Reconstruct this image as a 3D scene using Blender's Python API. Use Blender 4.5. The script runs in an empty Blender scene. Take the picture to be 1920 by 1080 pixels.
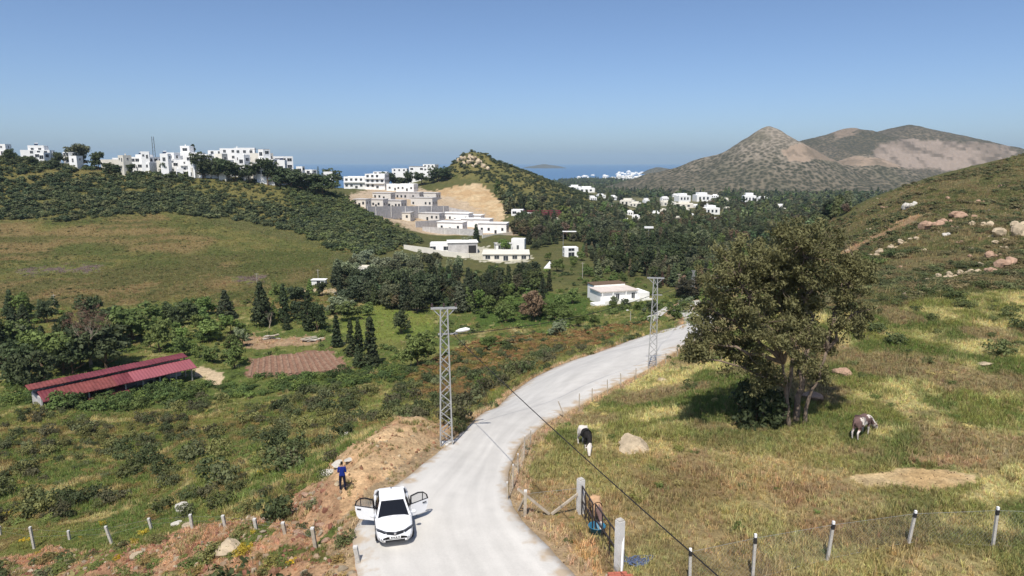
import bpy, bmesh, math, random
import numpy as np
from mathutils import Vector, Matrix

# ------------------------------------------------------------------ camera, sky, sun
F, CX, CY = 1280.0, 960.0, 540.0          # photograph is 1920 x 1080
CZ = 16.0                                 # camera height above the road by the car
P = math.atan(236 / 1280)                 # camera looks down by this angle
cP, sP = math.cos(P), math.sin(P)
SC = bpy.context.scene
COL = SC.collection
rng = np.random.default_rng(7)
random.seed(7)

cam_d = bpy.data.cameras.new('camera'); cam = bpy.data.objects.new('camera', cam_d); COL.objects.link(cam)
cam.location = (0, 0, CZ); cam.rotation_euler = (math.pi / 2 - P, 0, 0)
cam_d.sensor_width = 36; cam_d.lens = 24; cam_d.clip_start = 0.1; cam_d.clip_end = 80000
SC.camera = cam

SUN_EL = math.radians(58)
sun_h = Vector((-0.22, -0.975, 0)).normalized()
sun_v = Vector((sun_h.x * math.cos(SUN_EL), sun_h.y * math.cos(SUN_EL), math.sin(SUN_EL)))
W = bpy.data.worlds.new('World'); SC.world = W; W.use_nodes = True
nt = W.node_tree
sky = nt.nodes.new('ShaderNodeTexSky'); sky.sky_type = 'NISHITA'; sky.sun_disc = False
sky.sun_elevation = SUN_EL; sky.sun_rotation = math.atan2(sun_h.x, sun_h.y)
sky.altitude = 50; sky.air_density = 0.65; sky.dust_density = 1.2; sky.ozone_density = 4.5
bg = nt.nodes['Background']; bg.inputs[1].default_value = 0.142
nt.links.new(sky.outputs[0], bg.inputs[0])
sl = bpy.data.lights.new('sun', 'SUN'); sl.energy = 5.0; sl.angle = math.radians(0.53); sl.color = (1.0, 0.95, 0.87)
so = bpy.data.objects.new('sun', sl); COL.objects.link(so)
so.rotation_euler = (-sun_v).to_track_quat('-Z', 'Y').to_euler(); so.location = (0, -50, 200)
SC.view_settings.view_transform = 'Standard'; SC.view_settings.look = 'None'
SC.view_settings.exposure = 0.0; SC.view_settings.gamma = 1.0
SC.cycles.use_denoising = True
SC.cycles.max_bounces = 6; SC.cycles.diffuse_bounces = 3; SC.cycles.glossy_bounces = 2
SC.cycles.transmission_bounces = 3; SC.cycles.transparent_max_bounces = 6; SC.cycles.volume_bounces = 0

# ------------------------------------------------------------------ projection helpers
def T(py):                                 # drop per metre forward for an image row
    return math.tan(P + math.atan((py - CY) / F))
def proj(X, Y, Z):
    h = CZ - Z; d = Y * cP + h * sP
    return CX + F * X / d, CY + F * (h * cP - Y * sP) / d, d
def unproj(px, py, Y):                     # point at forward distance Y
    t = T(py); z = CZ - Y * t
    X = (px - CX) / F * (cP + t * sP) * Y
    return Vector((X, Y, z))

# ------------------------------------------------------------------ noise
_R = np.random.default_rng(3).random((16, 256, 256))
def vnoise(x, y, s=0):
    x = np.asarray(x, float); y = np.asarray(y, float)
    ix = np.floor(x).astype(int); iy = np.floor(y).astype(int)
    fx = x - ix; fy = y - iy
    fx = fx * fx * (3 - 2 * fx); fy = fy * fy * (3 - 2 * fy)
    R = _R[s % 16]; a, b = ix & 255, iy & 255; a1, b1 = (ix + 1) & 255, (iy + 1) & 255
    return (R[a, b] * (1 - fx) + R[a1, b] * fx) * (1 - fy) + (R[a, b1] * (1 - fx) + R[a1, b1] * fx) * fy
def fbm(x, y, s=0, o=4):
    v = 0; a = 0.5; t = 0
    for k in range(o):
        v = v + a * vnoise(x * 2 ** k + 17.3 * k, y * 2 ** k - 9.1 * k, s + k); t += a; a *= 0.5
    return v / t

# ------------------------------------------------------------------ terrain control table: u = X/Y, then (Y, z) or (Y, 'p', image row)
LEFT_END = [(600, -6), (1000, -42), (1500, -72), (5200, -80)]
RIGHT_END = [(500, -29), (800, -36), (1400, -46), (2200, -53), (3300, -58.5), (3600, -64), (5200, -80)]
p = 'p'
TAB = [
 (-1.6, [(4, 0), (30, -10), (60, -20), (110, -25), (190, -24), (330, -5), (400, 24), (520, 22), (800, 0), (2000, -50), (5200, -80)]),
 (-1.0, [(4, 0), (27, -7), (60, -17), (110, -23), (190, -22), (330, -6), (400, 22), (480, 20)] + LEFT_END),
 (-.74, [(4, 0), (20, -3), (27, -5), (37, -8), (60, -15), (85, -20), (110, -22), (150, -23), (190, -22), (260, p, 490), (330, p, 408), (370, p, 345), (405, p, 296), (450, p, 302)] + LEFT_END),
 (-.60, [(4, 0), (20, -2), (27, -3.8), (37, -6.5), (60, -14), (85, -20), (110, -22.5), (150, -23), (190, -22), (260, p, 495), (335, p, 408), (375, p, 350), (405, p, 322), (450, p, 320)] + LEFT_END),
 (-.43, [(4, 0), (20, -.6), (27, -1.6), (33, -3), (60, -11), (85, -18.5), (110, -22), (150, -23), (195, -22.5), (270, p, 490), (345, p, 415), (380, p, 360), (405, p, 331), (440, p, 329)] + LEFT_END),
 (-.30, [(4, 0), (22, -.2), (27, -.6), (35, -2.2), (60, -9.5), (85, -16.5), (115, -21), (150, -22.5), (210, -22.5), (290, p, 478), (350, p, 420), (390, p, 365), (420, p, 345), (460, p, 348)] + LEFT_END),
 (-.20, [(4, 0), (27, 0), (35, -.6), (45, -3), (60, -8), (85, -15), (115, -20.5), (150, -22), (220, -23), (300, p, 470), (350, p, 408), (385, -15), (430, p, 395), (500, p, 364), (560, p, 357), (640, p, 354), (800, -35), (1200, -50), (1600, -72), (5200, -80)]),
 (-.12, [(4, 0), (27, 0), (35, -.5), (42, -1.7), (60, -7), (85, -14), (115, -19.5), (150, -22), (230, -24), (310, -24.5), (360, -25), (420, p, 425), (480, p, 388), (560, p, 359), (640, p, 334), (720, p, 336), (900, -30), (1300, -50), (1700, -72), (5200, -80)]),
 (-.05, [(4, 0), (27, 0), (37, -1), (45, -1.8), (60, -6.5), (85, -13), (115, -18.5), (150, -21.5), (230, -24), (320, -25), (400, -25), (470, -22.8), (560, p, 352), (620, p, 312), (650, p, 302), (720, p, 310), (900, -20), (1400, -50), (1800, -72), (5200, -80)]),
 (.03, [(4, 0), (27, 0), (37, -1), (47, -2), (60, -5), (75, -8), (90, -11), (120, -17), (150, -20.5), (200, -23), (320, -25), (420, -26), (480, p, 397), (560, p, 365), (650, p, 327), (720, p, 330), (900, -30), (1400, -47), (2200, -62), (5200, -80)]),
 (.10, [(4, 0), (27, 0), (37, -.6), (47, -2), (60, -3.2), (75, -6.5), (90, -10), (120, -16), (150, -20), (200, -23), (320, -25.5), (500, -28), (580, p, 383), (650, p, 366), (720, p, 362), (900, -38), (1400, -46), (2200, -54), (3200, -59), (3400, -64), (5200, -80)]),
 (.20, [(4, 0), (27, 0), (37, -.2), (47, -1.2), (60, -2.8), (72, -4), (85, -7), (110, -12), (140, -17), (190, -22), (320, -26)] + RIGHT_END),
 (.30, [(4, 0), (27, 0), (40, -.3), (50, -.8), (62, -2), (75, -3.6), (90, -6), (110, -9), (140, -14), (190, -20), (320, -26)] + RIGHT_END),
 (.40, [(4, 0), (27, 0), (40, .1), (55, .2), (70, -.6), (90, -3), (120, -7), (170, -12), (260, -17), (350, -25)] + RIGHT_END),
 (.50, [(4, 0), (27, 0), (40, .3), (55, 1.2), (66, 2.0), (80, .8), (110, -1), (160, -2.4), (230, p, 388), (270, p, 386), (330, -13)] + RIGHT_END),
 (.62, [(4, 0), (27, 0), (40, .5), (55, 1.6), (68, 2.6), (85, 2), (120, 3.6), (180, p, 368), (250, p, 327), (300, p, 330), (400, -5), (600, -25), (900, -36), (1500, -46), (2200, -53), (3300, -58.5), (3600, -64), (5200, -80)]),
 (.75, [(4, 0), (27, 0), (40, .6), (55, 2), (70, 2.9), (90, 3.7), (130, 5.3), (180, 9.5), (250, 18.6), (300, 20), (400, 8), (600, -15), (1000, -35), (1500, -46), (2200, -53), (3300, -58.5), (3600, -64), (5200, -80)]),
 (1.0, [(4, 0), (27, 0), (40, 1), (70, 3.6), (130, 8), (200, 16), (280, 27), (400, 24), (700, 0), (1500, -40), (5200, -60)]),
 (1.6, [(4, 0), (27, 0), (40, 1.5), (70, 5), (130, 12), (200, 22), (300, 34), (500, 28), (1000, 0), (2000, -40), (5200, -60)]),
]
LG = np.linspace(math.log(4), math.log(5200), 400)
def _pchip(x, y, xs):
    x = np.array(x); y = np.array(y); h = np.diff(x); d = np.diff(y) / h
    m = np.zeros_like(y); m[0], m[-1] = d[0], d[-1]
    for i in range(1, len(y) - 1):
        m[i] = 0 if d[i - 1] * d[i] <= 0 else 2 * d[i - 1] * d[i] / (d[i - 1] + d[i]) * 1.0
    i = np.clip(np.searchsorted(x, xs) - 1, 0, len(h) - 1)
    t = (xs - x[i]) / h[i]
    return ((2 * t**3 - 3 * t**2 + 1) * y[i] + (t**3 - 2 * t**2 + t) * h[i] * m[i] + (-2 * t**3 + 3 * t**2) * y[i + 1] + (t**3 - t**2) * h[i] * m[i + 1])
UC = np.array([c[0] for c in TAB])
ZT = []
for u_, rows in TAB:
    L = [math.log(r[0]) for r in rows]
    Zs = [r[1] if len(r) == 2 else CZ - r[0] * T(r[2]) for r in rows]
    ZT.append(_pchip(L, Zs, LG))
ZT = np.array(ZT)
# resample in u on a fine grid with cubic columns
UF = np.linspace(-1.6, 1.6, 641)
ZF = np.empty((641, 400))
for k in range(400):
    ZF[:, k] = _pchip(UC, ZT[:, k], UF)
k_ = np.exp(-0.5 * (np.arange(-9, 10) / 4.0) ** 2); k_ /= k_.sum()     # soften the joins between columns
pad = np.pad(ZF, ((9, 9), (0, 0)), mode='edge')
ZF = sum(k_[i] * pad[i:i + 641] for i in range(19))
def H0(X, Y):
    X = np.asarray(X, float); Y = np.asarray(Y, float)
    Yc = np.maximum(Y, 4.0)
    a = np.clip((X / Yc + 1.6) / 3.2 * 640, 0, 639.999); b = np.clip((np.log(Yc) - LG[0]) / (LG[-1] - LG[0]) * 399, 0, 398.999)
    i = a.astype(int); j = b.astype(int); fa = a - i; fb = b - j
    near = np.clip((Yc - 4) / 16, 0, 1)
    z = (ZF[i, j] * (1 - fa) + ZF[i + 1, j] * fa) * (1 - fb) + (ZF[i, j + 1] * (1 - fa) + ZF[i + 1, j + 1] * fa) * fb
    return z * near

def inpoly(x, y, poly):
    x = np.asarray(x, float); y = np.asarray(y, float); r = np.zeros(x.shape, bool); n = len(poly)
    for i in range(n):
        x0, y0 = poly[i]; x1, y1 = poly[(i + 1) % n]
        if y0 == y1: continue
        c = ((y0 > y) != (y1 > y)) & (x < (x1 - x0) * (y - y0) / (y1 - y0) + x0)
        r ^= c
    return r
def dpoly(x, y, pts, closed=True):
    d = np.full(np.shape(x), 1e9); n = len(pts)
    for i in range(n if closed else n - 1):
        x0, y0 = pts[i]; x1, y1 = pts[(i + 1) % n]
        dx, dy = x1 - x0, y1 - y0; L = dx * dx + dy * dy + 1e-9
        t = np.clip(((x - x0) * dx + (y - y0) * dy) / L, 0, 1)
        d = np.minimum(d, np.hypot(x - x0 - t * dx, y - y0 - t * dy))
    return d

# ------------------------------------------------------------------ the road outline, from rows where it meets the smooth ground
def hit0(px, py):                          # first meeting of a sight line with the smooth ground
    t = T(py); u = (px - CX) / F * (cP + t * sP)
    Ys = np.exp(np.linspace(math.log(12), math.log(5000), 4000))
    g = CZ - Ys * t - H0(u * Ys, Ys)
    k = np.argmax(g <= 0)
    if g[k] > 0: return None
    y0 = Ys[k]
    return np.array([u * y0, y0])
RL = [(700, 1110), (672, 1060), (634, 1000), (668, 975), (745, 914), (840, 838), (880, 800), (960, 736), (1100, 668), (1190, 635), (1286, 606)]
RR = [(1130, 1130), (1078, 1080), (1020, 1015), (962, 962), (950, 905), (960, 860), (985, 820), (1050, 775), (1130, 735), (1200, 700), (1290, 648)]
RLw = [hit0(*q) for q in RL]; RRw = [hit0(*q) for q in RR]
RLw = [RLw[0] + np.array([-.6, -8])] + RLw + [np.array([24.5, 96]), np.array([29, 112]), np.array([32.5, 126]), np.array([35, 150]), np.array([44, 175])]
RRw = [RRw[0] + np.array([1.5, -7])] + RRw + [np.array([27, 88]), np.array([33, 108]), np.array([37.2, 126]), np.array([40, 148]), np.array([49, 171])]
def resample(pts, n):
    pts = np.array(pts); s = np.r_[0, np.cumsum(np.hypot(*np.diff(pts, axis=0).T))]
    q = np.linspace(0, s[-1], n)
    return np.c_[np.interp(q, s, pts[:, 0]), np.interp(q, s, pts[:, 1])]
def smooth_line(pts, n=220, w=2.5):
    r = resample(pts, n); k = np.exp(-0.5 * (np.arange(-8, 9) / w) ** 2); k /= k.sum()
    e = np.pad(r, ((8, 8), (0, 0)), mode='edge')
    o = np.stack([np.convolve(e[:, i], k, 'valid') for i in (0, 1)], 1); o[0], o[-1] = r[0], r[-1]
    return o
ROAD_L = smooth_line(RLw, 240); ROAD_R = smooth_line(RRw, 240)
ROAD_L = ROAD_L + np.stack([(fbm(np.arange(240) / 3.0, np.zeros(240), 2) - .5) * .35, (fbm(np.arange(240) / 3.0, np.zeros(240) + 9, 3) - .5) * .35], 1)
ROAD_R = ROAD_R + np.stack([(fbm(np.arange(240) / 3.0, np.zeros(240), 5) - .5) * .35, (fbm(np.arange(240) / 3.0, np.zeros(240) + 9, 6) - .5) * .35], 1)
ROADP = [tuple(q) for q in ROAD_L[::3]] + [tuple(q) for q in ROAD_R[::-1][::3]]

# ------------------------------------------------------------------ areas on the ground, outlined in photograph rows and columns
MOUND = [(845, 795), (760, 800), (715, 815), (660, 855), (615, 885), (600, 905), (640, 905), (590, 925), (540, 950), (560, 985), (600, 1000), (640, 985), (735, 915), (835, 840)]
BANK = [(0, 1080), (0, 1045), (90, 1028), (200, 1035), (300, 1000), (380, 995), (520, 985), (560, 940), (640, 950), (640, 1000), (700, 1080), (690, 1140), (0, 1140)]
ZN = dict(
 scrub_left=[(-200, 290), (0, 300), (200, 312), (420, 335), (560, 345), (640, 370), (700, 410), (795, 455), (700, 480), (620, 470), (560, 440), (430, 405), (300, 400), (120, 415), (-200, 410)],
 meadow=[(-200, 405), (300, 400), (620, 470), (610, 520), (480, 560), (300, 570), (-200, 605)],
 sand=[(872, 346), (905, 345), (935, 372), (952, 395), (940, 418), (880, 412), (800, 402), (760, 392), (775, 372), (815, 356)],
 site=[(640, 372), (700, 352), (790, 352), (880, 380), (930, 412), (960, 430), (985, 448), (900, 452), (812, 452), (745, 420), (690, 402)],
 hill_rock=[(836, 330), (860, 296), (900, 290), (960, 312), (1060, 340), (1150, 388), (1080, 402), (960, 398), (920, 345), (880, 335)],
 green_orchard=[(880, 575), (930, 545), (1010, 545), (1100, 560), (1105, 600), (1000, 615), (900, 610)],
 lawn=[(640, 590), (700, 565), (800, 590), (830, 610), (760, 640), (690, 640), (640, 620)],
 plough=[(458, 706), (470, 672), (622, 654), (660, 690), (655, 702)],
 bare=[(380, 690), (420, 700), (410, 720), (355, 705)],
 track=[(560, 542), (640, 540), (720, 565), (800, 578), (800, 583), (715, 572), (635, 548), (560, 550)],
 bare2=[(430, 625), (505, 635), (600, 632), (600, 642), (480, 655), (430, 645)],
 rust=[(760, 700), (880, 640), (1020, 625), (1190, 600), (1250, 590), (1200, 615), (1090, 655), (960, 715), (860, 760), (780, 740)],
 hill_right=[(1540, 425), (1700, 350), (1920, 292), (2200, 250), (2200, 560), (1920, 546), (1640, 578), (1560, 600), (1500, 560)],
 hill_right_path=[(1525, 500), (1580, 470), (1640, 445), (1700, 410), (1745, 392), (1750, 397), (1705, 420), (1650, 452), (1580, 480), (1530, 508)],
 bare_right=[(1590, 893), (1640, 890), (1700, 884), (1760, 888), (1830, 900), (1832, 915), (1780, 925), (1740, 932), (1690, 918), (1640, 915), (1600, 905)],
 bare_right2=[(1710, 862), (1780, 858), (1855, 870), (1850, 885), (1760, 882), (1700, 875)],
 gate_dirt=[(985, 985), (1040, 970), (1100, 1010), (1160, 1060), (1150, 1120), (1090, 1120), (1040, 1040)],
 yard=[(800, 470), (905, 462), (995, 480), (990, 492), (930, 492), (850, 480)],
 purple=[(30, 505), (190, 496), (180, 512), (40, 518)],
 purple2=[(430, 520), (500, 512), (495, 526), (440, 532)],
)

# ------------------------------------------------------------------ terrain grid
def rows_():
    r = [-14.0, -6, 0, 5, 9, 12, 14]
    y = 15.5
    while y < 5200:
        r.append(y)
        y *= 1.0048 if y < 60 else 1.0075 if y < 200 else 1.0085 if y < 700 else 1.03
    return np.array(r)
YR = rows_()
UU = np.r_[np.linspace(-1.6, -.86, 24)[:-1], np.linspace(-.86, .86, 640), np.linspace(.86, 1.6, 24)[1:]]
NX, NY = len(UU), len(YR)
GU, GY = np.meshgrid(UU, YR)                          # rows x columns
GX = GU * (np.maximum(GY, 0) + 18 * np.exp(-np.maximum(GY, 0) / 20))
GH = H0(GX, GY)
gpx, gpy, gd = proj(GX, np.maximum(GY, 6), GH)
jx = gpx + (fbm(GX / 2.2, GY / 2.2, 1, 3) - .5) * 26; jy = gpy + (fbm(GX / 2.2, GY / 2.2, 4, 3) - .5) * 14
zm = {k: inpoly(jx, jy, v) for k, v in ZN.items()}
far_lim = dict(scrub_left=(240, 520), meadow=(180, 350), sand=(400, 600), site=(390, 600), hill_rock=(430, 800), green_orchard=(140, 260), lawn=(110, 220), plough=(100, 180), bare=(90, 140), track=(150, 330),
               bare2=(100, 200), rust=(50, 140), hill_right=(62, 340), hill_right_path=(70, 330), bare_right=(24, 50), bare_right2=(24, 50), gate_dirt=(20, 40), yard=(200, 400), purple=(180, 350), purple2=(180, 350))
for k, (a, b) in far_lim.items(): zm[k] &= (GY > a) & (GY < b)
m_mound = inpoly(jx, jy, MOUND) & (GY > 20) & (GY < 60)
m_bank = inpoly(jx, jy, BANK) & (GY < 45) & (GY > 15)
droad = np.full(GX.shape, 99.0); nearm = (GY < 190) & (GY > 8) & (GX < 75) & (GX > -30)
rin = np.zeros(GX.shape, bool)
droad[nearm] = dpoly(GX[nearm], GY[nearm], ROADP); rin[nearm] = inpoly(GX[nearm], GY[nearm], ROADP)
# relief
amp = np.clip(droad / 3, 0, 1); amp[rin] = 0
nz = (fbm(GX / 3.0, GY / 3.0, 2, 4) - .5) * .55 + (fbm(GX / 12, GY / 12, 8, 3) - .5) * 1.1
big = (fbm(GX / 40, GY / 40, 6, 4) - .5) * 7 * np.clip((GY - 170) / 200, 0, 1) * np.clip((1200 - GY) / 500, 0, 1)
keep = zm['plough'] | zm['site'] | zm['yard']
big[GY < 180] = 0
GZ = GH + amp * nz * np.where(GX > 0, .6, 1.0) + big * .45 * np.where(keep, .2, 1)
# heap of spoil beside the road and the broken bank below it
mw = [tuple(hit0(*q)) for q in MOUND]
dm = np.where(inpoly(GX, GY, mw), dpoly(GX, GY, mw), 0)
GZ = GZ + np.clip(dm / 2.0, 0, 1) * (.35 + 1.0 * fbm(GX / 1.6, GY / 1.6, 9, 4) * amp) * np.clip(droad / 1.5, 0, 1)
GZ = np.where(m_bank & ~rin, GZ + (fbm(GX / .9, GY / .9, 5, 4) - .45) * .6 * amp, GZ)
kq = unproj(884, 300, 650)
GZ = GZ + 10 * np.exp(-((GX - kq.x) / 20) ** 2 - ((GY - 650) / 32) ** 2) * (.75 + .5 * fbm(GX / 6, GY / 6, 4, 3)) * (GY > 400)
# tiny bank at the left kerb and levelled ground right under the concrete
GZ = np.where(rin, GH - .12, GZ)
GZ = np.where((~rin) & (droad < .5), np.minimum(GZ, GH - .03), GZ)
GPX, GPY, GD = proj(GX, np.maximum(GY, 6), GZ)
SKYL = np.minimum.accumulate(np.where(GY > 14, GPY, 5000), axis=0)     # highest row reached so far, per column
def at(px, py, lift=0.0):
    t = T(py); u = (px - CX) / F * (cP + t * sP)
    j = int(np.clip(np.searchsorted(UU, u), 1, NX - 1))
    c = SKYL[:, j]; k = int(np.argmax(c <= py))
    if c[k] > py: k = int(np.argmin(c))
    if k < 8: k = 8
    a, b = GPY[k - 1, j], GPY[k, j]; f = 0.5 if a == b else min(max((a - py) / (a - b), 0), 1)
    Y = GY[k - 1, j] * (1 - f) + GY[k, j] * f
    X = u * Y
    return Vector((X, Y, float(ground(X, Y)) + lift))
def ground(X, Y):
    X = np.asarray(X, float); Y = np.asarray(Y, float)
    Yc = np.maximum(Y, -14)
    u = X / (np.maximum(Yc, 0) + 18 * np.exp(-np.maximum(Yc, 0) / 20))
    a = np.interp(u, UU, np.arange(NX)); b = np.interp(Yc, YR, np.arange(NY))
    i = np.clip(a.astype(int), 0, NX - 2); j = np.clip(b.astype(int), 0, NY - 2); fa = a - i; fb = b - j
    return (GZ[j, i] * (1 - fa) + GZ[j, i + 1] * fa) * (1 - fb) + (GZ[j + 1, i] * (1 - fa) + GZ[j + 1, i + 1] * fa) * fb

# ------------------------------------------------------------------ ground colours (albedo only)
def s2l(c):
    c = np.array(c, float) / 255
    return np.where(c <= .04045, c / 12.92, ((c + .055) / 1.055) ** 2.4)
def alb(r, g, b, k=.8): return s2l((r, g, b)) * k
n1 = fbm(GX / 7, GY / 7, 0, 4)[..., None]; n2 = fbm(GX / 2.3, GY / 2.3, 3, 4)[..., None]; n3 = fbm(GX / 30, GY / 30, 7, 4)[..., None]
def mix(a, b, t): return a * (1 - t) + b * t
def ss(x, a, b):
    t = np.clip((x - a) / (b - a), 0, 1); return t * t * (3 - 2 * t)
GREEN, OLIVE, STRAW, BROWN, RUST = alb(94, 106, 54), alb(116, 118, 64), alb(176, 166, 114), alb(136, 118, 88), alb(118, 94, 60)
C = np.zeros(GX.shape + (3,)) + OLIVE
# near slope on the left of the road
rr_x = np.interp(GY, ROAD_R[:, 1], ROAD_R[:, 0])
left = ((GX < rr_x) & (GY < 120) | (GX < GY * .3) & (GY >= 120) | (GY < ROAD_R[0, 1]) & (GX < 0))[..., None]
Cl = mix(GREEN, OLIVE, ss(n1, .4, .6)); Cl = mix(Cl, RUST, ss(n3 * .5 + n2 * .5, .51, .62) * .8); Cl = mix(Cl, STRAW, ss(n2, .62, .74) * .7)
pB = fbm(GX / 5, GY / 5, 9, 4)[..., None]; pG = fbm(GX / 4 + 40, GY / 4, 14, 4)[..., None]
Cr = mix(STRAW, OLIVE, ss(n2, .38, .58)); Cr = mix(Cr, GREEN * .9, ss(pG * .6 + n1 * .4, .46, .56) * .95); Cr = mix(Cr, BROWN, ss(pB, .52, .63) * .75)
nearR = ss(GY, 44, 30)[..., None] * ss(GX, 26, 12)[..., None]
Cr = mix(Cr, mix(mix(alb(150, 114, 84), BROWN, n1), STRAW, ss(n2, .45, .65) * .6), nearR * .66)
C = np.where(left, Cl, Cr)
far = ss(GY, 170, 240)[..., None]
C = mix(C, mix(alb(80, 88, 48), alb(110, 104, 66), n1), far)
ns_ = fbm(GX / 30, GZ / .9, 12, 4)[..., None]; Cm = mix(alb(116, 110, 64), alb(94, 98, 54), ss(n1, .35, .6)); Cm = mix(Cm, alb(132, 112, 76), ss(n3, .42, .6) * .8); Cm = mix(Cm, alb(82, 88, 46), ss(ns_, .5, .62) * .7)
for key, col in (('meadow', Cm), ('scrub_left', mix(alb(96, 100, 54), alb(128, 116, 72), n3)), ('hill_right', mix(mix(alb(90, 92, 54), alb(114, 106, 72), ss(n1, .4, .62)), alb(130, 108, 78), ss(n2, .56, .68) * .5)),
                 ('hill_rock', mix(alb(92, 96, 56), alb(136, 124, 76), n1)), ('rust', mix(RUST, alb(110, 98, 50), ss(n1, .4, .62))), ('green_orchard', alb(80, 98, 46)), ('lawn', mix(alb(108, 124, 58), alb(126, 128, 66), n1)),
                 ('sand', mix(alb(206, 182, 144), alb(190, 160, 120), ss(n1, .35, .65))), ('site', mix(alb(202, 184, 158), alb(180, 156, 126), n1)), ('plough', alb(150, 116, 96)), ('bare', alb(206, 184, 150)), ('bare2', alb(168, 142, 112)),
                 ('track', alb(182, 166, 136)), ('hill_right_path', alb(158, 132, 100)), ('bare_right', mix(alb(206, 182, 140), alb(190, 160, 116), ss(n2, .4, .65))), ('bare_right2', mix(alb(170, 142, 106), BROWN, n2)),
                 ('gate_dirt', mix(alb(176, 146, 104), BROWN, ss(n2, .4, .6))), ('yard', alb(200, 194, 172)), ('purple', mix(alb(112, 98, 88), OLIVE, ss(n2, .45, .6))), ('purple2', mix(alb(112, 98, 88), OLIVE, ss(n2, .45, .6)))):
    C = np.where(zm[key][..., None], col, C)
EARTH = mix(alb(212, 180, 138), alb(190, 154, 116), ss(n2, .35, .65)); EARTH = mix(EARTH, alb(184, 132, 104), ss(n1, .55, .7) * .7)
C = np.where(m_mound[..., None], EARTH, C)
C = np.where((m_bank & (fbm(GX / 2.5, GY / 2.5, 11, 3) < .72))[..., None], mix(EARTH, alb(146, 108, 86), .55), C)
verge = ((droad < .5 + 1.1 * fbm(GX, GY, 12, 3)) & ~rin)[..., None]
C = np.where(verge, mix(alb(186, 160, 126), alb(150, 130, 100), n2), C)
C = np.where((GY > 700)[..., None] & (GX > -40)[..., None], mix(alb(84, 88, 58), alb(126, 120, 84), ss(n3, .5, .64)), C)

# ------------------------------------------------------------------ materials
def new_mat(name, rough=.9, spec=.2):
    m = bpy.data.materials.new(name); m.use_nodes = True
    b = m.node_tree.nodes['Principled BSDF']
    b.inputs['Roughness'].default_value = rough; b.inputs['Specular IOR Level'].default_value = spec
    return m, m.node_tree.nodes, m.node_tree.links, b
def N(nodes, t, **kw):
    n = nodes.new(t)
    for k, v in kw.items(): setattr(n, k, v)
    return n
def mat_plain(name, col, rough=.8, spec=.3, var=.18, scale=3.0, metal=0.0, bump=.0, bscale=20.0):
    m, ns, L, b = new_mat(name, rough, spec)
    tc = N(ns, 'ShaderNodeTexCoord'); nz_ = N(ns, 'ShaderNodeTexNoise'); nz_.inputs['Scale'].default_value = scale; nz_.inputs['Detail'].default_value = 6
    L.new(tc.outputs['Object'], nz_.inputs['Vector'])
    r = N(ns, 'ShaderNodeMapRange'); r.inputs[1].default_value = .25; r.inputs[2].default_value = .75; r.inputs[3].default_value = 1 - var; r.inputs[4].default_value = 1 + var
    L.new(nz_.outputs[0], r.inputs[0])
    mx = N(ns, 'ShaderNodeVectorMath', operation='SCALE'); mx.inputs[0].default_value = tuple(col); L.new(r.outputs[0], mx.inputs['Scale'])
    L.new(mx.outputs[0], b.inputs['Base Color']); b.inputs['Metallic'].default_value = metal
    if bump:
        n2_ = N(ns, 'ShaderNodeTexNoise'); n2_.inputs['Scale'].default_value = bscale; n2_.inputs['Detail'].default_value = 5; L.new(tc.outputs['Object'], n2_.inputs['Vector'])
        bp = N(ns, 'ShaderNodeBump'); bp.inputs['Strength'].default_value = bump; bp.inputs['Distance'].default_value = .1
        L.new(n2_.outputs[0], bp.inputs['Height']); L.new(bp.outputs[0], b.inputs['Normal'])
    return m
def mat_ground():
    m, ns, L, b = new_mat('ground_cover', .97, .1)
    at_ = N(ns, 'ShaderNodeAttribute', attribute_name='Col')
    tc = N(ns, 'ShaderNodeTexCoord')
    prod = None
    for sc, lo, hi in ((.35, .8, 1.2), (1.6, .72, 1.28), (7, .7, 1.3)):
        n = N(ns, 'ShaderNodeTexNoise'); n.inputs['Scale'].default_value = sc; n.inputs['Detail'].default_value = 5; n.inputs['Roughness'].default_value = .65
        L.new(tc.outputs['Object'], n.inputs['Vector'])
        r = N(ns, 'ShaderNodeMapRange'); r.inputs[1].default_value = .3; r.inputs[2].default_value = .7; r.inputs[3].default_value = lo; r.inputs[4].default_value = hi
        L.new(n.outputs[0], r.inputs[0])
        if prod is None: prod = r.outputs[0]
        else:
            mm = N(ns, 'ShaderNodeMath', operation='MULTIPLY'); L.new(prod, mm.inputs[0]); L.new(r.outputs[0], mm.inputs[1]); prod = mm.outputs[0]
        last = n
    v = N(ns, 'ShaderNodeVectorMath', operation='SCALE'); L.new(at_.outputs['Color'], v.inputs[0]); L.new(prod, v.inputs['Scale'])
    L.new(v.outputs[0], b.inputs['Base Color'])
    bp = N(ns, 'ShaderNodeBump'); bp.inputs['Strength'].default_value = .8; bp.inputs['Distance'].default_value = .15
    L.new(last.outputs[0], bp.inputs['Height']); L.new(bp.outputs[0], b.inputs['Normal'])
    return m
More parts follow.
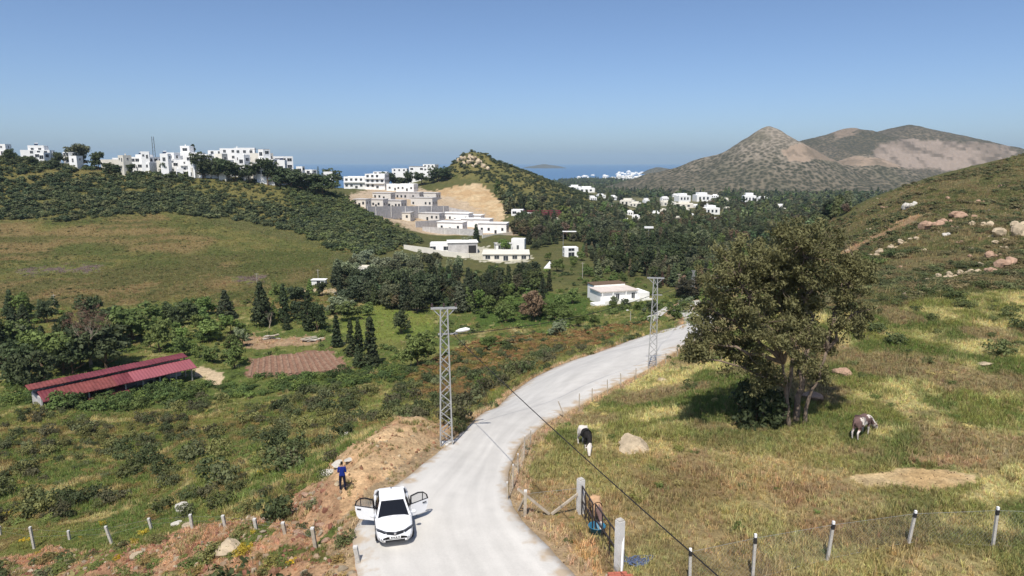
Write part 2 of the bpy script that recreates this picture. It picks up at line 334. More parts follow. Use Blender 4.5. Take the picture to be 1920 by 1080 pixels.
def mat_leaf(name, col, trans=.25, var=.35):
    """foliage: base colour times the plant's own tint, times a leaf-to-leaf variation stored on the mesh"""
    m, ns, L, b = new_mat(name, .7, .25)
    ti = N(ns, 'ShaderNodeAttribute', attribute_name='tint', attribute_type='INSTANCER')
    lv = N(ns, 'ShaderNodeAttribute', attribute_name='lv')
    r = N(ns, 'ShaderNodeMapRange'); r.inputs[3].default_value = 1 - var; r.inputs[4].default_value = 1 + var; L.new(lv.outputs['Fac'], r.inputs[0])
    v = N(ns, 'ShaderNodeVectorMath', operation='MULTIPLY'); v.inputs[0].default_value = tuple(col); L.new(ti.outputs['Vector'], v.inputs[1])
    s = N(ns, 'ShaderNodeVectorMath', operation='SCALE'); L.new(v.outputs[0], s.inputs[0]); L.new(r.outputs[0], s.inputs['Scale'])
    L.new(s.outputs[0], b.inputs['Base Color'])
    tr = N(ns, 'ShaderNodeBsdfTranslucent'); L.new(s.outputs[0], tr.inputs['Color'])
    ms = N(ns, 'ShaderNodeMixShader'); ms.inputs[0].default_value = trans
    L.new(b.outputs[0], ms.inputs[1]); L.new(tr.outputs[0], ms.inputs[2]); L.new(ms.outputs[0], ns['Material Output'].inputs['Surface'])
    return m
M = {}
M['ground'] = mat_ground()
def mat_scrubrock():
    m, ns, L, b = new_mat('scrub_and_rock', .97, .1)
    at_ = N(ns, 'ShaderNodeAttribute', attribute_name='Col'); tc = N(ns, 'ShaderNodeTexCoord')
    v = N(ns, 'ShaderNodeTexVoronoi'); v.inputs['Scale'].default_value = .13; L.new(tc.outputs['Object'], v.inputs['Vector'])
    n = N(ns, 'ShaderNodeTexNoise'); n.inputs['Scale'].default_value = .09; n.inputs['Detail'].default_value = 8; n.inputs['Roughness'].default_value = .7; L.new(tc.outputs['Object'], n.inputs['Vector'])
    a = N(ns, 'ShaderNodeMath', operation='MULTIPLY'); L.new(v.outputs['Distance'], a.inputs[0]); L.new(n.outputs[0], a.inputs[1])
    r = N(ns, 'ShaderNodeMapRange'); r.inputs[1].default_value = .15; r.inputs[2].default_value = .42; L.new(a.outputs[0], r.inputs[0])
    al = N(ns, 'ShaderNodeMath', operation='MULTIPLY'); L.new(at_.outputs['Alpha'], al.inputs[1]); iv = N(ns, 'ShaderNodeMath', operation='SUBTRACT'); iv.inputs[0].default_value = 1; L.new(r.outputs[0], iv.inputs[1]); L.new(iv.outputs[0], al.inputs[0])
    mx = N(ns, 'ShaderNodeMix', data_type='RGBA'); L.new(al.outputs[0], mx.inputs[0]); L.new(at_.outputs['Color'], mx.inputs[6]); mx.inputs[7].default_value = tuple(alb(70, 70, 56)) + (1,)
    L.new(mx.outputs[2], b.inputs['Base Color'])
    bp = N(ns, 'ShaderNodeBump'); bp.inputs['Strength'].default_value = 1; bp.inputs['Distance'].default_value = 3; L.new(n.outputs[0], bp.inputs['Height']); L.new(bp.outputs[0], b.inputs['Normal'])
    return m
M['scrubrock'] = mat_scrubrock()
M['leaf'] = mat_leaf('leaves', (1, 1, 1))
M['grass'] = mat_leaf('grass_blades', (1, 1, 1), .3, .4)
M['bark'] = mat_plain('bark', alb(120, 100, 82), .95, .1, .4, 6, bump=.5)
M['bark_pale'] = mat_plain('bark_pale', alb(176, 160, 142), .95, .1, .35, 5, bump=.4)
M['rock'] = mat_plain('granite', alb(196, 178, 150), .95, .15, .35, 1.3, bump=.9, bscale=6)
M['rock_pink'] = mat_plain('granite_pink', alb(186, 154, 130), .95, .15, .35, 1.3, bump=.9, bscale=6)
M['rock_pale'] = mat_plain('limestone', alb(214, 208, 196), .95, .15, .2, 1.3, bump=.7, bscale=6)
M['white'] = mat_plain('white_render', (.86, .85, .82), .9, .2, .07, .4)
M['cream'] = mat_plain('cream_render', (.70, .66, .57), .9, .2, .1, .4)
M['grey_wall'] = mat_plain('raw_block', (.50, .48, .46), .95, .1, .2, .7)
M['concrete'] = mat_plain('concrete', (.62, .60, .56), .95, .15, .15, 2.0, bump=.2)
M['post'] = mat_plain('concrete_post', (.48, .45, .40), .95, .15, .18, 6.0, bump=.3)
M['wood'] = mat_plain('weathered_wood', (.42, .36, .28), .95, .1, .25, 5.0)
M['glass'] = mat_plain('window_glass', (.035, .04, .048), .15, .5, .2, 1)
M['frame'] = mat_plain('window_frame', (.7, .7, .68), .6, .3, .05, 1)
M['dark'] = mat_plain('dark_metal_and_shade', (.03, .028, .028), .7, .3, .2, 2)  # near-black metal, also used as painted shade in openings and gaps
M['galv'] = mat_plain('galvanised_steel', (.42, .42, .41), .5, .4, .15, 4, metal=.35)
M['gate'] = mat_plain('dark_painted_steel', (.035, .028, .028), .55, .4, .2, 4)
M['roof_red'] = mat_plain('red_sheet_roof', alb(126, 62, 68, .8), .55, .35, .3, .5)
M['roof_red3'] = mat_plain('rusty_red_sheet', alb(132, 72, 68, .8), .7, .3, .35, .8)
M['roof_red2'] = mat_plain('faded_red_sheet', alb(160, 92, 98, .85), .5, .4, .14, .35)
M['tile'] = mat_plain('clay_tile', alb(170, 92, 70), .9, .15, .2, 1)
M['solar'] = mat_plain('solar_collector', (.03, .04, .07), .2, .5, .1, 1)
M['soil'] = mat_plain('red_soil', alb(150, 122, 102, .85), .98, .1, .4, 1.2, bump=.8, bscale=5)
M['blue'] = mat_plain('blue_plastic', (.03, .16, .26), .5, .4, .15, 3)
M['rope'] = mat_plain('blue_rope', (.09, .12, .20), .8, .2, .3, 6)
M['brick'] = mat_plain('red_brick', alb(190, 112, 92), .9, .15, .2, 6)
M['insul'] = mat_plain('brown_insulator', (.06, .035, .028), .3, .5, .1, 4)
M['cable'] = mat_plain('black_cable', (.018, .017, .016), .6, .3, .1, 1)

def mesh_np(name, V, Fq, mats=(), smooth=False, attrs=None):
    """V (n,3), Fq (m,k) with k = 3 or 4"""
    me = bpy.data.meshes.new(name); V = np.ascontiguousarray(V, np.float32); Fq = np.ascontiguousarray(Fq, np.int32); k = Fq.shape[1]
    me.vertices.add(len(V)); me.vertices.foreach_set('co', V.ravel())
    me.loops.add(Fq.size); me.loops.foreach_set('vertex_index', Fq.ravel())
    me.polygons.add(len(Fq)); me.polygons.foreach_set('loop_start', np.arange(0, Fq.size, k, dtype=np.int32))
    for m in mats: me.materials.append(m)
    if attrs:
        for an, (ty, dom, arr) in attrs.items():
            a = me.attributes.new(an, ty, dom)
            a.data.foreach_set('color' if 'COLOR' in ty else 'vector' if 'VECTOR' in ty else 'value', np.ascontiguousarray(arr, np.float32).ravel())
    me.update(calc_edges=True)
    if smooth: me.polygons.foreach_set('use_smooth', np.ones(len(Fq), bool))
    return me
def link(name, data, parent=None, loc=None):
    o = bpy.data.objects.new(name, data); COL.objects.link(o)
    if parent is not None: o.parent = parent
    if loc is not None: o.location = loc
    return o
def tag(o, label=None, cat=None, group=None, kind=None):
    if label: o['label'] = label
    if cat: o['category'] = cat
    if group: o['group'] = group
    if kind: o['kind'] = kind
    return o
def thing(name, loc, label, cat, group=None, rz=0.0):
    o = link(name, None, None, loc); o.rotation_euler = (0, 0, rz); o.empty_display_size = .3
    return tag(o, label, cat, group)

idx = np.arange(NX * NY).reshape(NY, NX)
quads = np.stack([idx[:-1, :-1], idx[:-1, 1:], idx[1:, 1:], idx[1:, :-1]], -1).reshape(-1, 4)
tme = mesh_np('terrain', np.stack([GX, GY, GZ], -1).reshape(-1, 3), quads, [M['ground']], True,
              {'Col': ('FLOAT_COLOR', 'POINT', np.concatenate([C, np.ones(GX.shape + (1,))], -1).reshape(-1, 4))})
terrain = tag(link('terrain', tme), 'grassy hills and valley floor sloping away below the road', kind='structure')

# sea
sea_m, ns, L, b = new_mat('sea_water', .32, .5)
b.inputs['Base Color'].default_value = (.05, .13, .25, 1)
tc = N(ns, 'ShaderNodeTexCoord'); nn = N(ns, 'ShaderNodeTexNoise'); nn.inputs['Scale'].default_value = .05; nn.inputs['Detail'].default_value = 6
L.new(tc.outputs['Object'], nn.inputs['Vector']); bp = N(ns, 'ShaderNodeBump'); bp.inputs['Strength'].default_value = .5; bp.inputs['Distance'].default_value = 2
L.new(nn.outputs[0], bp.inputs['Height']); L.new(bp.outputs[0], b.inputs['Normal'])
sme = mesh_np('sea', [(-30000, 700, -60), (30000, 700, -60), (30000, 26000, -60), (-30000, 26000, -60)], [(0, 1, 2, 3)], [sea_m])
tag(link('sea', sme), 'flat blue sea beyond the valley', kind='structure')

# ------------------------------------------------------------------ mesh builder for made things
class MB:
    def __init__(s): s.v = []; s.f = []; s.mi = []; s.m = 0
    def add(s, vs, fs):
        o = len(s.v); s.v += [tuple(q) for q in vs]; s.f += [tuple(i + o for i in q) for q in fs]; s.mi += [s.m] * len(fs); return s
    def box(s, x0, x1, y0, y1, z0, z1, mat=None):
        vs = [(x0, y0, z0), (x1, y0, z0), (x1, y1, z0), (x0, y1, z0), (x0, y0, z1), (x1, y0, z1), (x1, y1, z1), (x0, y1, z1)]
        if mat is not None: vs = [mat @ Vector(q) for q in vs]
        return s.add(vs, [(0, 3, 2, 1), (4, 5, 6, 7), (0, 1, 5, 4), (1, 2, 6, 5), (2, 3, 7, 6), (3, 0, 4, 7)])
    def bar(s, a, b_, w, h=None, up=(0, 0, 1)):
        a = Vector(a); b_ = Vector(b_); d = b_ - a; h = h or w
        if d.length < 1e-6: return s
        z = d.normalized(); u = Vector(up)
        if abs(z.dot(u)) > .98: u = Vector((1, 0, 0))
        x = z.cross(u).normalized(); y = x.cross(z)
        vs = [q + x * sx * w / 2 + y * sy * h / 2 for q in (a, b_) for sx, sy in ((-1, -1), (1, -1), (1, 1), (-1, 1))]
        return s.add(vs, [(0, 1, 2, 3), (7, 6, 5, 4), (0, 4, 5, 1), (1, 5, 6, 2), (2, 6, 7, 3), (3, 7, 4, 0)])
    def tube(s, pts, rad, n=6, cap=True):
        pts = [Vector(q) for q in pts]; k = len(pts)
        if not hasattr(rad, '__len__'): rad = [rad] * k
        vs = []; prev = None
        for i in range(k):
            d = (pts[min(i + 1, k - 1)] - pts[max(i - 1, 0)]).normalized()
            if prev is None:
                u = Vector((0, 0, 1)) if abs(d.z) < .9 else Vector((1, 0, 0)); x = d.cross(u).normalized()
            else: x = (prev - d * prev.dot(d)).normalized()
            prev = x; y = d.cross(x)
            vs += [pts[i] + (x * math.cos(2 * math.pi * j / n) + y * math.sin(2 * math.pi * j / n)) * rad[i] for j in range(n)]
        fs = [(i * n + j, i * n + (j + 1) % n, (i + 1) * n + (j + 1) % n, (i + 1) * n + j) for i in range(k - 1) for j in range(n)]
        if cap: fs += [tuple(range(n))[::-1], tuple((k - 1) * n + j for j in range(n))]
        return s.add(vs, fs)
    def mesh(s, name, mats, smooth=False):
        me = bpy.data.meshes.new(name); me.from_pydata(s.v, [], s.f)
        for m in (mats if isinstance(mats, (list, tuple)) else [mats]): me.materials.append(m)
        if any(s.mi): me.polygons.foreach_set('material_index', s.mi)
        if smooth: me.polygons.foreach_set('use_smooth', [True] * len(s.f))
        me.update(); return me
    def build(s, name, mats, parent=None, loc=None, smooth=False):
        return link(name, s.mesh(name, mats, smooth), parent, loc)

# ------------------------------------------------------------------ road
nR = 240; NC = 17
rv = []
for i in range(nR):
    for j in range(NC):
        q = ROAD_L[i] * (1 - j / (NC - 1)) + ROAD_R[i] * j / (NC - 1)
        rv.append((q[0], q[1], 0))
rv = np.array(rv); rv[:, 2] = H0(rv[:, 0], rv[:, 1]) + .05 + (fbm(rv[:, 0] / 4, rv[:, 1] / 4, 3, 2) - .5) * .04
bl = rv.reshape(nR, NC, 3)
side = np.concatenate([bl[:, 0] - [0, 0, .3], bl[:, -1] - [0, 0, .3]])
allv = np.concatenate([rv, side]); ri = np.arange(nR * NC).reshape(nR, NC)
rq = [np.stack([ri[:-1, :-1], ri[:-1, 1:], ri[1:, 1:], ri[1:, :-1]], -1).reshape(-1, 4)]
s0 = nR * NC + np.arange(nR); s1 = s0 + nR
rq.append(np.stack([s0[:-1], ri[:-1, 0], ri[1:, 0], s0[1:]], -1)); rq.append(np.stack([ri[:-1, -1], s1[:-1], s1[1:], ri[1:, -1]], -1))
rm, ns, L, b = new_mat('road_concrete', .9, .2)
tc = N(ns, 'ShaderNodeTexCoord'); out = None
for sc, lo, hi in ((.12, .93, 1.06), (.9, .95, 1.05), (14, .96, 1.04)):
    n = N(ns, 'ShaderNodeTexNoise'); n.inputs['Scale'].default_value = sc; n.inputs['Detail'].default_value = 6; L.new(tc.outputs['Object'], n.inputs['Vector'])
    r = N(ns, 'ShaderNodeMapRange'); r.inputs[1].default_value = .3; r.inputs[2].default_value = .7; r.inputs[3].default_value = lo; r.inputs[4].default_value = hi; L.new(n.outputs[0], r.inputs[0])
    if out is None: out = r.outputs[0]
    else:
        mm = N(ns, 'ShaderNodeMath', operation='MULTIPLY'); L.new(out, mm.inputs[0]); L.new(r.outputs[0], mm.inputs[1]); out = mm.outputs[0]
ra = N(ns, 'ShaderNodeAttribute', attribute_name='lane'); sx_ = N(ns, 'ShaderNodeSeparateXYZ'); L.new(ra.outputs['Vector'], sx_.inputs[0])
n = N(ns, 'ShaderNodeTexNoise'); n.inputs['Scale'].default_value = 1.0; n.inputs['Detail'].default_value = 5; L.new(ra.outputs['Vector'], n.inputs['Vector'])
r = N(ns, 'ShaderNodeMapRange'); r.inputs[1].default_value = .35; r.inputs[2].default_value = .68; r.inputs[3].default_value = 1.04; r.inputs[4].default_value = .86; L.new(n.outputs[0], r.inputs[0])
mm = N(ns, 'ShaderNodeMath', operation='MULTIPLY'); L.new(out, mm.inputs[0]); L.new(r.outputs[0], mm.inputs[1]); out = mm.outputs[0]
v = N(ns, 'ShaderNodeVectorMath', operation='SCALE'); v.inputs[0].default_value = (.57, .545, .50); L.new(out, v.inputs['Scale'])
ed = N(ns, 'ShaderNodeTexNoise'); ed.inputs['Scale'].default_value = 1.3; ed.inputs['Detail'].default_value = 6; L.new(tc.outputs['Object'], ed.inputs['Vector'])
ea = N(ns, 'ShaderNodeMath', operation='ADD'); L.new(sx_.outputs[2], ea.inputs[0]); L.new(ed.outputs[0], ea.inputs[1])
er_ = N(ns, 'ShaderNodeMapRange'); er_.inputs[1].default_value = 1.32; er_.inputs[2].default_value = 1.52; er_.inputs[4].default_value = .75; L.new(ea.outputs[0], er_.inputs[0])
mx = N(ns, 'ShaderNodeMix', data_type='RGBA'); L.new(er_.outputs[0], mx.inputs[0]); L.new(v.outputs[0], mx.inputs[6]); mx.inputs[7].default_value = tuple(alb(190, 166, 134)) + (1,)
L.new(mx.outputs[2], b.inputs['Base Color'])
LEN = np.r_[0, np.cumsum(np.hypot(*np.diff((ROAD_L + ROAD_R) / 2, axis=0).T))]
lane = np.stack([np.tile(np.linspace(-1, 1, NC), nR) * 4, np.repeat(LEN, NC) * .12, np.abs(np.tile(np.linspace(-1, 1, NC), nR))], 1); lane = np.r_[lane, np.ones((2 * nR, 3))]
tag(link('road', mesh_np('road', allv, np.concatenate(rq), [rm], False, {'lane': ('FLOAT_VECTOR', 'POINT', lane)})), 'pale concrete road curving down the slope past the pylon', kind='structure')
# the short white branch of road seen further down
br = smooth_line([hit0(*q) for q in ((1203, 600), (1222, 590), (1248, 576))], 24); br2 = smooth_line([hit0(*q) for q in ((1226, 602), (1241, 592), (1258, 578))], 24)
bv = np.array([[a[0] * (1 - t) + b_[0] * t, a[1] * (1 - t) + b_[1] * t, 0] for a, b_ in zip(br, br2) for t in (0, .25, .5, .75, 1)]); bv[:, 2] = ground(bv[:, 0], bv[:, 1]) + .12
bi = np.arange(120).reshape(24, 5)
tag(link('side_road', mesh_np('side_road', bv, np.stack([bi[:-1, :-1], bi[:-1, 1:], bi[1:, 1:], bi[1:, :-1]], -1).reshape(-1, 4), [rm])), 'short white stretch of side road beyond the second pylon', kind='structure')
# ================================================================== vegetation
TAU = 2 * math.pi
M['bark_grey'] = mat_plain('bark_grey', alb(140, 124, 108), .95, .1, .4, 4, bump=.5)
def rand_unit(n, r=rng):
    v = r.normal(size=(n, 3)); return v / np.linalg.norm(v, axis=1, keepdims=True)
def cards(cen, nor, wid, hei, r, droop=None):
    """one leaf quad per centre, its face turned roughly to nor"""
    n = len(cen); up = rand_unit(n, r)
    if droop is not None: up = up * (1 - droop) + np.array([0, 0, -1.0]) * droop
    a = np.cross(nor, up); a /= np.linalg.norm(a, axis=1, keepdims=True) + 1e-9; b_ = np.cross(nor, a)
    wid = (wid * r.uniform(.6, 1.3, n))[:, None]; hei = (hei * r.uniform(.6, 1.3, n))[:, None]
    bend = nor * wid * .25
    V = np.stack([cen - b_ * hei, cen + a * wid + bend, cen + b_ * hei, cen - a * wid + bend], 1).reshape(-1, 3)
    return V, np.arange(4 * n).reshape(-1, 4)
def leaf_mesh(name, cen, nor, w, h, r, mat, droop=None, lv=None):
    V, Q = cards(cen, nor, w, h, r, droop)
    lv = r.random(len(cen)) if lv is None else lv
    return mesh_np(name, V, Q, [mat], False, {'lv': ('FLOAT', 'POINT', np.repeat(lv, 4))})
def clumpy(shape, n_cl, per, cr, r):
    """leaf positions: clumps spread through a crown volume. shape(n) -> clump centres and sizes"""
    c, s = shape(n_cl)
    d = rand_unit(n_cl * per, r); d[:, 2] = np.where(d[:, 2] < -.35, -d[:, 2], d[:, 2])
    rad = (s.repeat(per) * cr * r.uniform(.55, 1.1, n_cl * per))[:, None]
    pos = np.repeat(c, per, 0) + d * rad * [1, 1, .8]
    nor = d + rand_unit(n_cl * per, r) * .55; nor /= np.linalg.norm(nor, axis=1, keepdims=True)
    lv = np.clip(np.repeat(r.random(n_cl), per) * .55 + r.random(n_cl * per) * .45, 0, 1)
    return pos, nor, lv
def ellipsoid(r, cx, cz, rx, rz, fill=.45, flat=0):
    def f(n):
        d = rand_unit(n, r); k = r.uniform(fill, 1, n)[:, None]
        q = d * k * [rx, rx, rz] + [cx, 0, cz]
        return q, r.uniform(.7, 1.25, n)
    return f
def coneshape(r, h, base, z0, pw=1.0):
    def f(n):
        t = r.random(n) ** 1.25; a = r.uniform(0, TAU, n)
        prof = base * np.minimum((1 - t) ** pw, (t * 9 + .35)) * r.uniform(.55, 1.0, n)
        return np.stack([prof * np.cos(a), prof * np.sin(a), z0 + t * (h - z0)], 1), r.uniform(.7, 1.2, n) * (1.15 - t * .6)
    return f
def trunk_mesh(name, h, r0, seed, forks=5, spread=.5, mat=None, lean=.1, fork_at=.35, top=1.0):
    r = random.Random(seed); mb = MB(); x = y = 0; pts = []
    for i in range(7):
        pts.append((x, y, h * i / 6 * top)); x += r.uniform(-lean, lean) * h * .12; y += r.uniform(-lean, lean) * h * .12
    mb.tube([(pts[0][0], pts[0][1], -.4)] + pts, [r0 * 1.35] + [r0 * (1 - .8 * i / 6) for i in range(7)], 7)
    for k in range(forks):
        i = r.randint(int(fork_at * 6), 5); b0 = Vector(pts[i]); a = r.uniform(0, TAU); l = h * r.uniform(.25, .45)
        e = b0 + Vector((math.cos(a) * l * spread * 1.6, math.sin(a) * l * spread * 1.6, l * .7)); m_ = (b0 + e) / 2 + Vector((0, 0, -.06 * l))
        rr = r0 * (1 - .8 * i / 6) * .6
        mb.tube([b0, m_, e], [rr, rr * .6, rr * .2], 5)
    return mb.mesh(name, mat or M['bark'], True)

def tri_grass(n, h, w, lean, rad, r, name, seed_heads=False):
    """a tuft of bent blades"""
    a = r.uniform(0, TAU, n); rr = rad * np.sqrt(r.random(n)); b0 = np.stack([rr * np.cos(a), rr * np.sin(a), np.zeros(n) - .05], 1)
    d = r.uniform(0, TAU, n); hh = h * r.uniform(.5, 1.15, n); le = lean * r.uniform(.2, 1, n) * hh
    side = np.stack([-np.sin(d), np.cos(d), 0 * d], 1) * w; out = np.stack([np.cos(d), np.sin(d), 0 * d], 1)
    mid = b0 + out * le[:, None] * .35 + np.array([0, 0, 1]) * hh[:, None] * .6; tip = b0 + out * le[:, None] + np.array([0, 0, 1]) * hh[:, None]
    V = np.stack([b0 - side, b0 + side, mid + side * .8, mid - side * .8, tip + side * .25, tip - side * .25], 1).reshape(-1, 3)
    i = np.arange(n)[:, None] * 6
    Q = np.concatenate([i + [0, 1, 2, 3], i + [3, 2, 4, 5]])
    return mesh_np(name, V, Q, [M['grass']], False, {'lv': ('FLOAT', 'POINT', np.repeat(r.random(n), 6))})

def proto_coll(name, meshes):
    c = bpy.data.collections.new(name)
    for i, me in enumerate(meshes):
        o = bpy.data.objects.new('%s_%02d' % (name, i), me); c.objects.link(o)
    return c
def scatter(name, coll, pos, rot, scl, idn, tint, label):
    me = bpy.data.meshes.new(name); n = len(pos)
    me.vertices.add(n); me.vertices.foreach_set('co', np.ascontiguousarray(pos, np.float32).ravel())
    for an, ty, arr, f in (('rot', 'FLOAT_VECTOR', rot, 'vector'), ('scl', 'FLOAT_VECTOR', scl, 'vector'), ('idn', 'INT', idn, 'value'), ('tint', 'FLOAT_COLOR', np.c_[tint, np.ones(n)], 'color')):
        a = me.attributes.new(an, ty, 'POINT'); a.data.foreach_set(f, np.ascontiguousarray(arr, np.int32 if ty == 'INT' else np.float32).ravel())
    o = link(name, me); tag(o, label, kind='stuff')
    g = bpy.data.node_groups.new(name, 'GeometryNodeTree')
    g.interface.new_socket('Geometry', in_out='INPUT', socket_type='NodeSocketGeometry'); g.interface.new_socket('Geometry', in_out='OUTPUT', socket_type='NodeSocketGeometry')
    gi = g.nodes.new('NodeGroupInput'); go = g.nodes.new('NodeGroupOutput')
    ip = g.nodes.new('GeometryNodeInstanceOnPoints'); ci = g.nodes.new('GeometryNodeCollectionInfo')
    ci.inputs[0].default_value = coll; ci.inputs[1].default_value = True; ci.inputs[2].default_value = True
    def na(nm, ty):
        q = g.nodes.new('GeometryNodeInputNamedAttribute'); q.data_type = ty; q.inputs[0].default_value = nm; return q.outputs[0]
    g.links.new(gi.outputs[0], ip.inputs['Points']); g.links.new(ci.outputs[0], ip.inputs['Instance']); ip.inputs['Pick Instance'].default_value = True
    g.links.new(na('idn', 'INT'), ip.inputs['Instance Index']); g.links.new(na('scl', 'FLOAT_VECTOR'), ip.inputs['Scale'])
    e2r = g.nodes.new('FunctionNodeEulerToRotation'); g.links.new(na('rot', 'FLOAT_VECTOR'), e2r.inputs[0]); g.links.new(e2r.outputs[0], ip.inputs['Rotation'])
    g.links.new(ip.outputs[0], go.inputs[0])
    o.modifiers.new('scatter', 'NODES').node_group = g
    return o

# sampling the ground by area
AREA = np.zeros(GX.shape)
AREA[:-1, :-1] = np.abs((GX[:-1, 1:] - GX[:-1, :-1]) * (GY[1:, :-1] - GY[:-1, :-1]))
VIS = (GPY <= SKYL + 10) & (GPX > -60) & (GPX < 1980) & (GPY < 1110) & (GY > 14)        # seen from the drone, with a margin
WIDE = (GPX > -260) & (GPX < 2180) & (GPY < 1200) & (GY > 10) & (GPY <= SKYL + 26)
def sample(w, n, r=rng):
    w = (w * AREA).ravel(); s = w.sum()
    if s <= 0: return np.zeros((0, 2)), np.zeros(0, int)
    k = r.choice(w.size, n, p=w / s); i, j = np.unravel_index(k, GX.shape)
    i1 = np.minimum(i + 1, NY - 1); j1 = np.minimum(j + 1, NX - 1)
    x = GX[i, j] + r.random(n) * (GX[i, j1] - GX[i, j]); y = GY[i, j] + r.random(n) * (GY[i1, j] - GY[i, j])
    return np.stack([x, y], 1), k
CF = C.reshape(-1, 3)
def poly_w(poly, y0, y1, jit=0):
    return (inpoly(GPX, GPY, poly) & (GY > y0) & (GY < y1) & WIDE).astype(float)

# ---- grass: tufts in the fields each side of the road
gr = np.random.default_rng(11)
G_TUFTS = proto_coll('grass_tuft', [
    tri_grass(16, .42, .012, .55, .16, gr, 'tuft_a'), tri_grass(16, .30, .014, .7, .18, gr, 'tuft_b'), tri_grass(14, .58, .010, .5, .14, gr, 'tuft_c'),
    tri_grass(18, .20, .020, .9, .2, gr, 'tuft_d')])
clear = (~rin) & (droad > .25)
open_ = ~(m_mound | m_bank | zm['bare_right'] | zm['plough'] | zm['sand'] | zm['site'] | zm['yard'] | zm['bare'])
def grass_layer(name, w, n, hs, label, kinds, tintmul=1.95, tint=None):
    q, k = sample(w, n, gr); z = ground(q[:, 0], q[:, 1])
    lum = CF[k]
    patch = fbm(q[:, 0] / 1.7, q[:, 1] / 1.7, 13, 3)
    hsc = hs * (.55 + 1.1 * patch) * gr.uniform(.7, 1.25, n)
    t = lum * gr.uniform(.75, 1.3, (n, 1)) * tintmul * (1 + gr.normal(0, .07, (n, 3)))
    if tint is not None: t = np.array([alb(*tint[i], 1.3) for i in gr.integers(0, len(tint), n)]) * gr.uniform(.7, 1.3, (n, 1))
    dry = gr.random(n) < .10
    t[dry] = alb(190, 172, 120) * gr.uniform(.7, 1.1, (dry.sum(), 1))
    rot = np.c_[gr.normal(0, .14, n), gr.normal(0, .14, n), gr.uniform(0, TAU, n)]
    scatter(name, G_TUFTS, np.c_[q, z], rot, np.c_[hsc * 1.15, hsc * 1.15, hsc], gr.choice(kinds, n), np.clip(t, 0.004, 1), label)
rightside = ~left[..., 0]
base_ok = (clear & open_ & WIDE).astype(float)
thin = 1 - .55 * ss(C[..., 0] - C[..., 1], .01, .05)
grass_layer('grass', base_ok * rightside * (GY < 78) * thin, 100000, .62, 'dry and green meadow grass in the fenced field', [0, 1, 2, 3])
grass_layer('grass', base_ok * (~rightside) * (GY < 100) * (GX > -95) * (1 - .93 * ((GPY > 972) & (GPY < 1060) & (GPX < 660))), 70000, .8, 'mixed grass on the slope left of the road', [0, 1, 2, 3])
grass_layer('grass', (open_ & WIDE).astype(float) * (GY > 100) * (GY < 200), 24000, 1.3, 'grass on the valley floor', [0, 1, 3])
grass_layer('grass', ((GY > 185) & (GY < 420) & (GX < 0) & (GPX < 660) & WIDE & open_).astype(float), 34000, 1.6, 'grass on the open hillside below the white houses', [1, 3, 0])
grass_layer('grass', (zm['hill_right'] & WIDE & ~zm['hill_right_path']).astype(float), 28000, 1.3, 'low herbs on the rocky hillside at the right', [1, 3, 0])
fb_ = (GPY > 965) & (GPY < 1070) & (GPX < 660) & (GY < 50) & WIDE & clear & ~m_mound
grass_layer('grass', fb_.astype(float), 9000, .42, 'short grass and herbs around the left fence posts', [0, 1, 3])
sp = (m_mound | m_bank) & WIDE & clear
grass_layer('grass', sp.astype(float) * (fbm(GX, GY, 9, 3) > .6), 900, .7, 'weeds sprouting from the spoil heap', [0, 3, 1], 1.0, [(150, 140, 96), (104, 108, 58), (170, 152, 110)])

# ---- plant shapes
sr = np.random.default_rng(21)
def bush_mesh(name, n_cl, per, rx, rz, leaf, cr=.32, stems=4):
    pos, nor, lv = clumpy(ellipsoid(sr, 0, rz * .62, rx, rz * .7, .3), n_cl, per, cr * rx, sr)
    keep_ = pos[:, 2] > -.05
    return leaf_mesh(name, pos[keep_], nor[keep_], leaf, leaf * 1.5, sr, M['leaf'], lv=lv[keep_])
BUSH = [bush_mesh('bush_%d' % i, 22, 26, .85 + .1 * (i % 2), .85 - .12 * (i % 3), .055) for i in range(5)]           # about 1.7 m across
BUSHF = [bush_mesh('bush_far_%d' % i, 13, 14, .9, .8, .12) for i in range(4)]
def conif(name, h, base, z0, n, per, leaf, pw, cr=.55):
    pos, nor, lv = clumpy(coneshape(sr, h, base, z0, pw), n, per, cr, sr)
    return leaf_mesh(name, pos, nor, leaf, leaf * 1.7, sr, M['leaf'], lv=lv)
def round_tree(name, h, rx, rz, n, per, leaf, cr, lobes=5):
    lob = [(sr.uniform(-.55, .55) * rx, sr.uniform(-.55, .55) * rx, h - rz + sr.uniform(-.4, .5) * rz, sr.uniform(.45, .75)) for _ in range(lobes)] + [(sr.uniform(-.6, .6) * rx, sr.uniform(-.6, .6) * rx, max(h - 2 * rz, .12 * h) + sr.uniform(0, .5) * rz, sr.uniform(.35, .6)) for _ in range(lobes - 2)]
    lobes = len(lob)
    def f(m):
        k = sr.integers(0, lobes, m); L_ = np.array(lob)[k]; d = rand_unit(m, sr) * sr.uniform(.4, 1, m)[:, None]
        return L_[:, :3] + d * [rx, rx, rz] * L_[:, 3:4], sr.uniform(.7, 1.2, m)
    pos, nor, lv = clumpy(f, n, per, cr, sr)
    return leaf_mesh(name, pos, nor, leaf, leaf * 1.6, sr, M['leaf'], lv=lv)
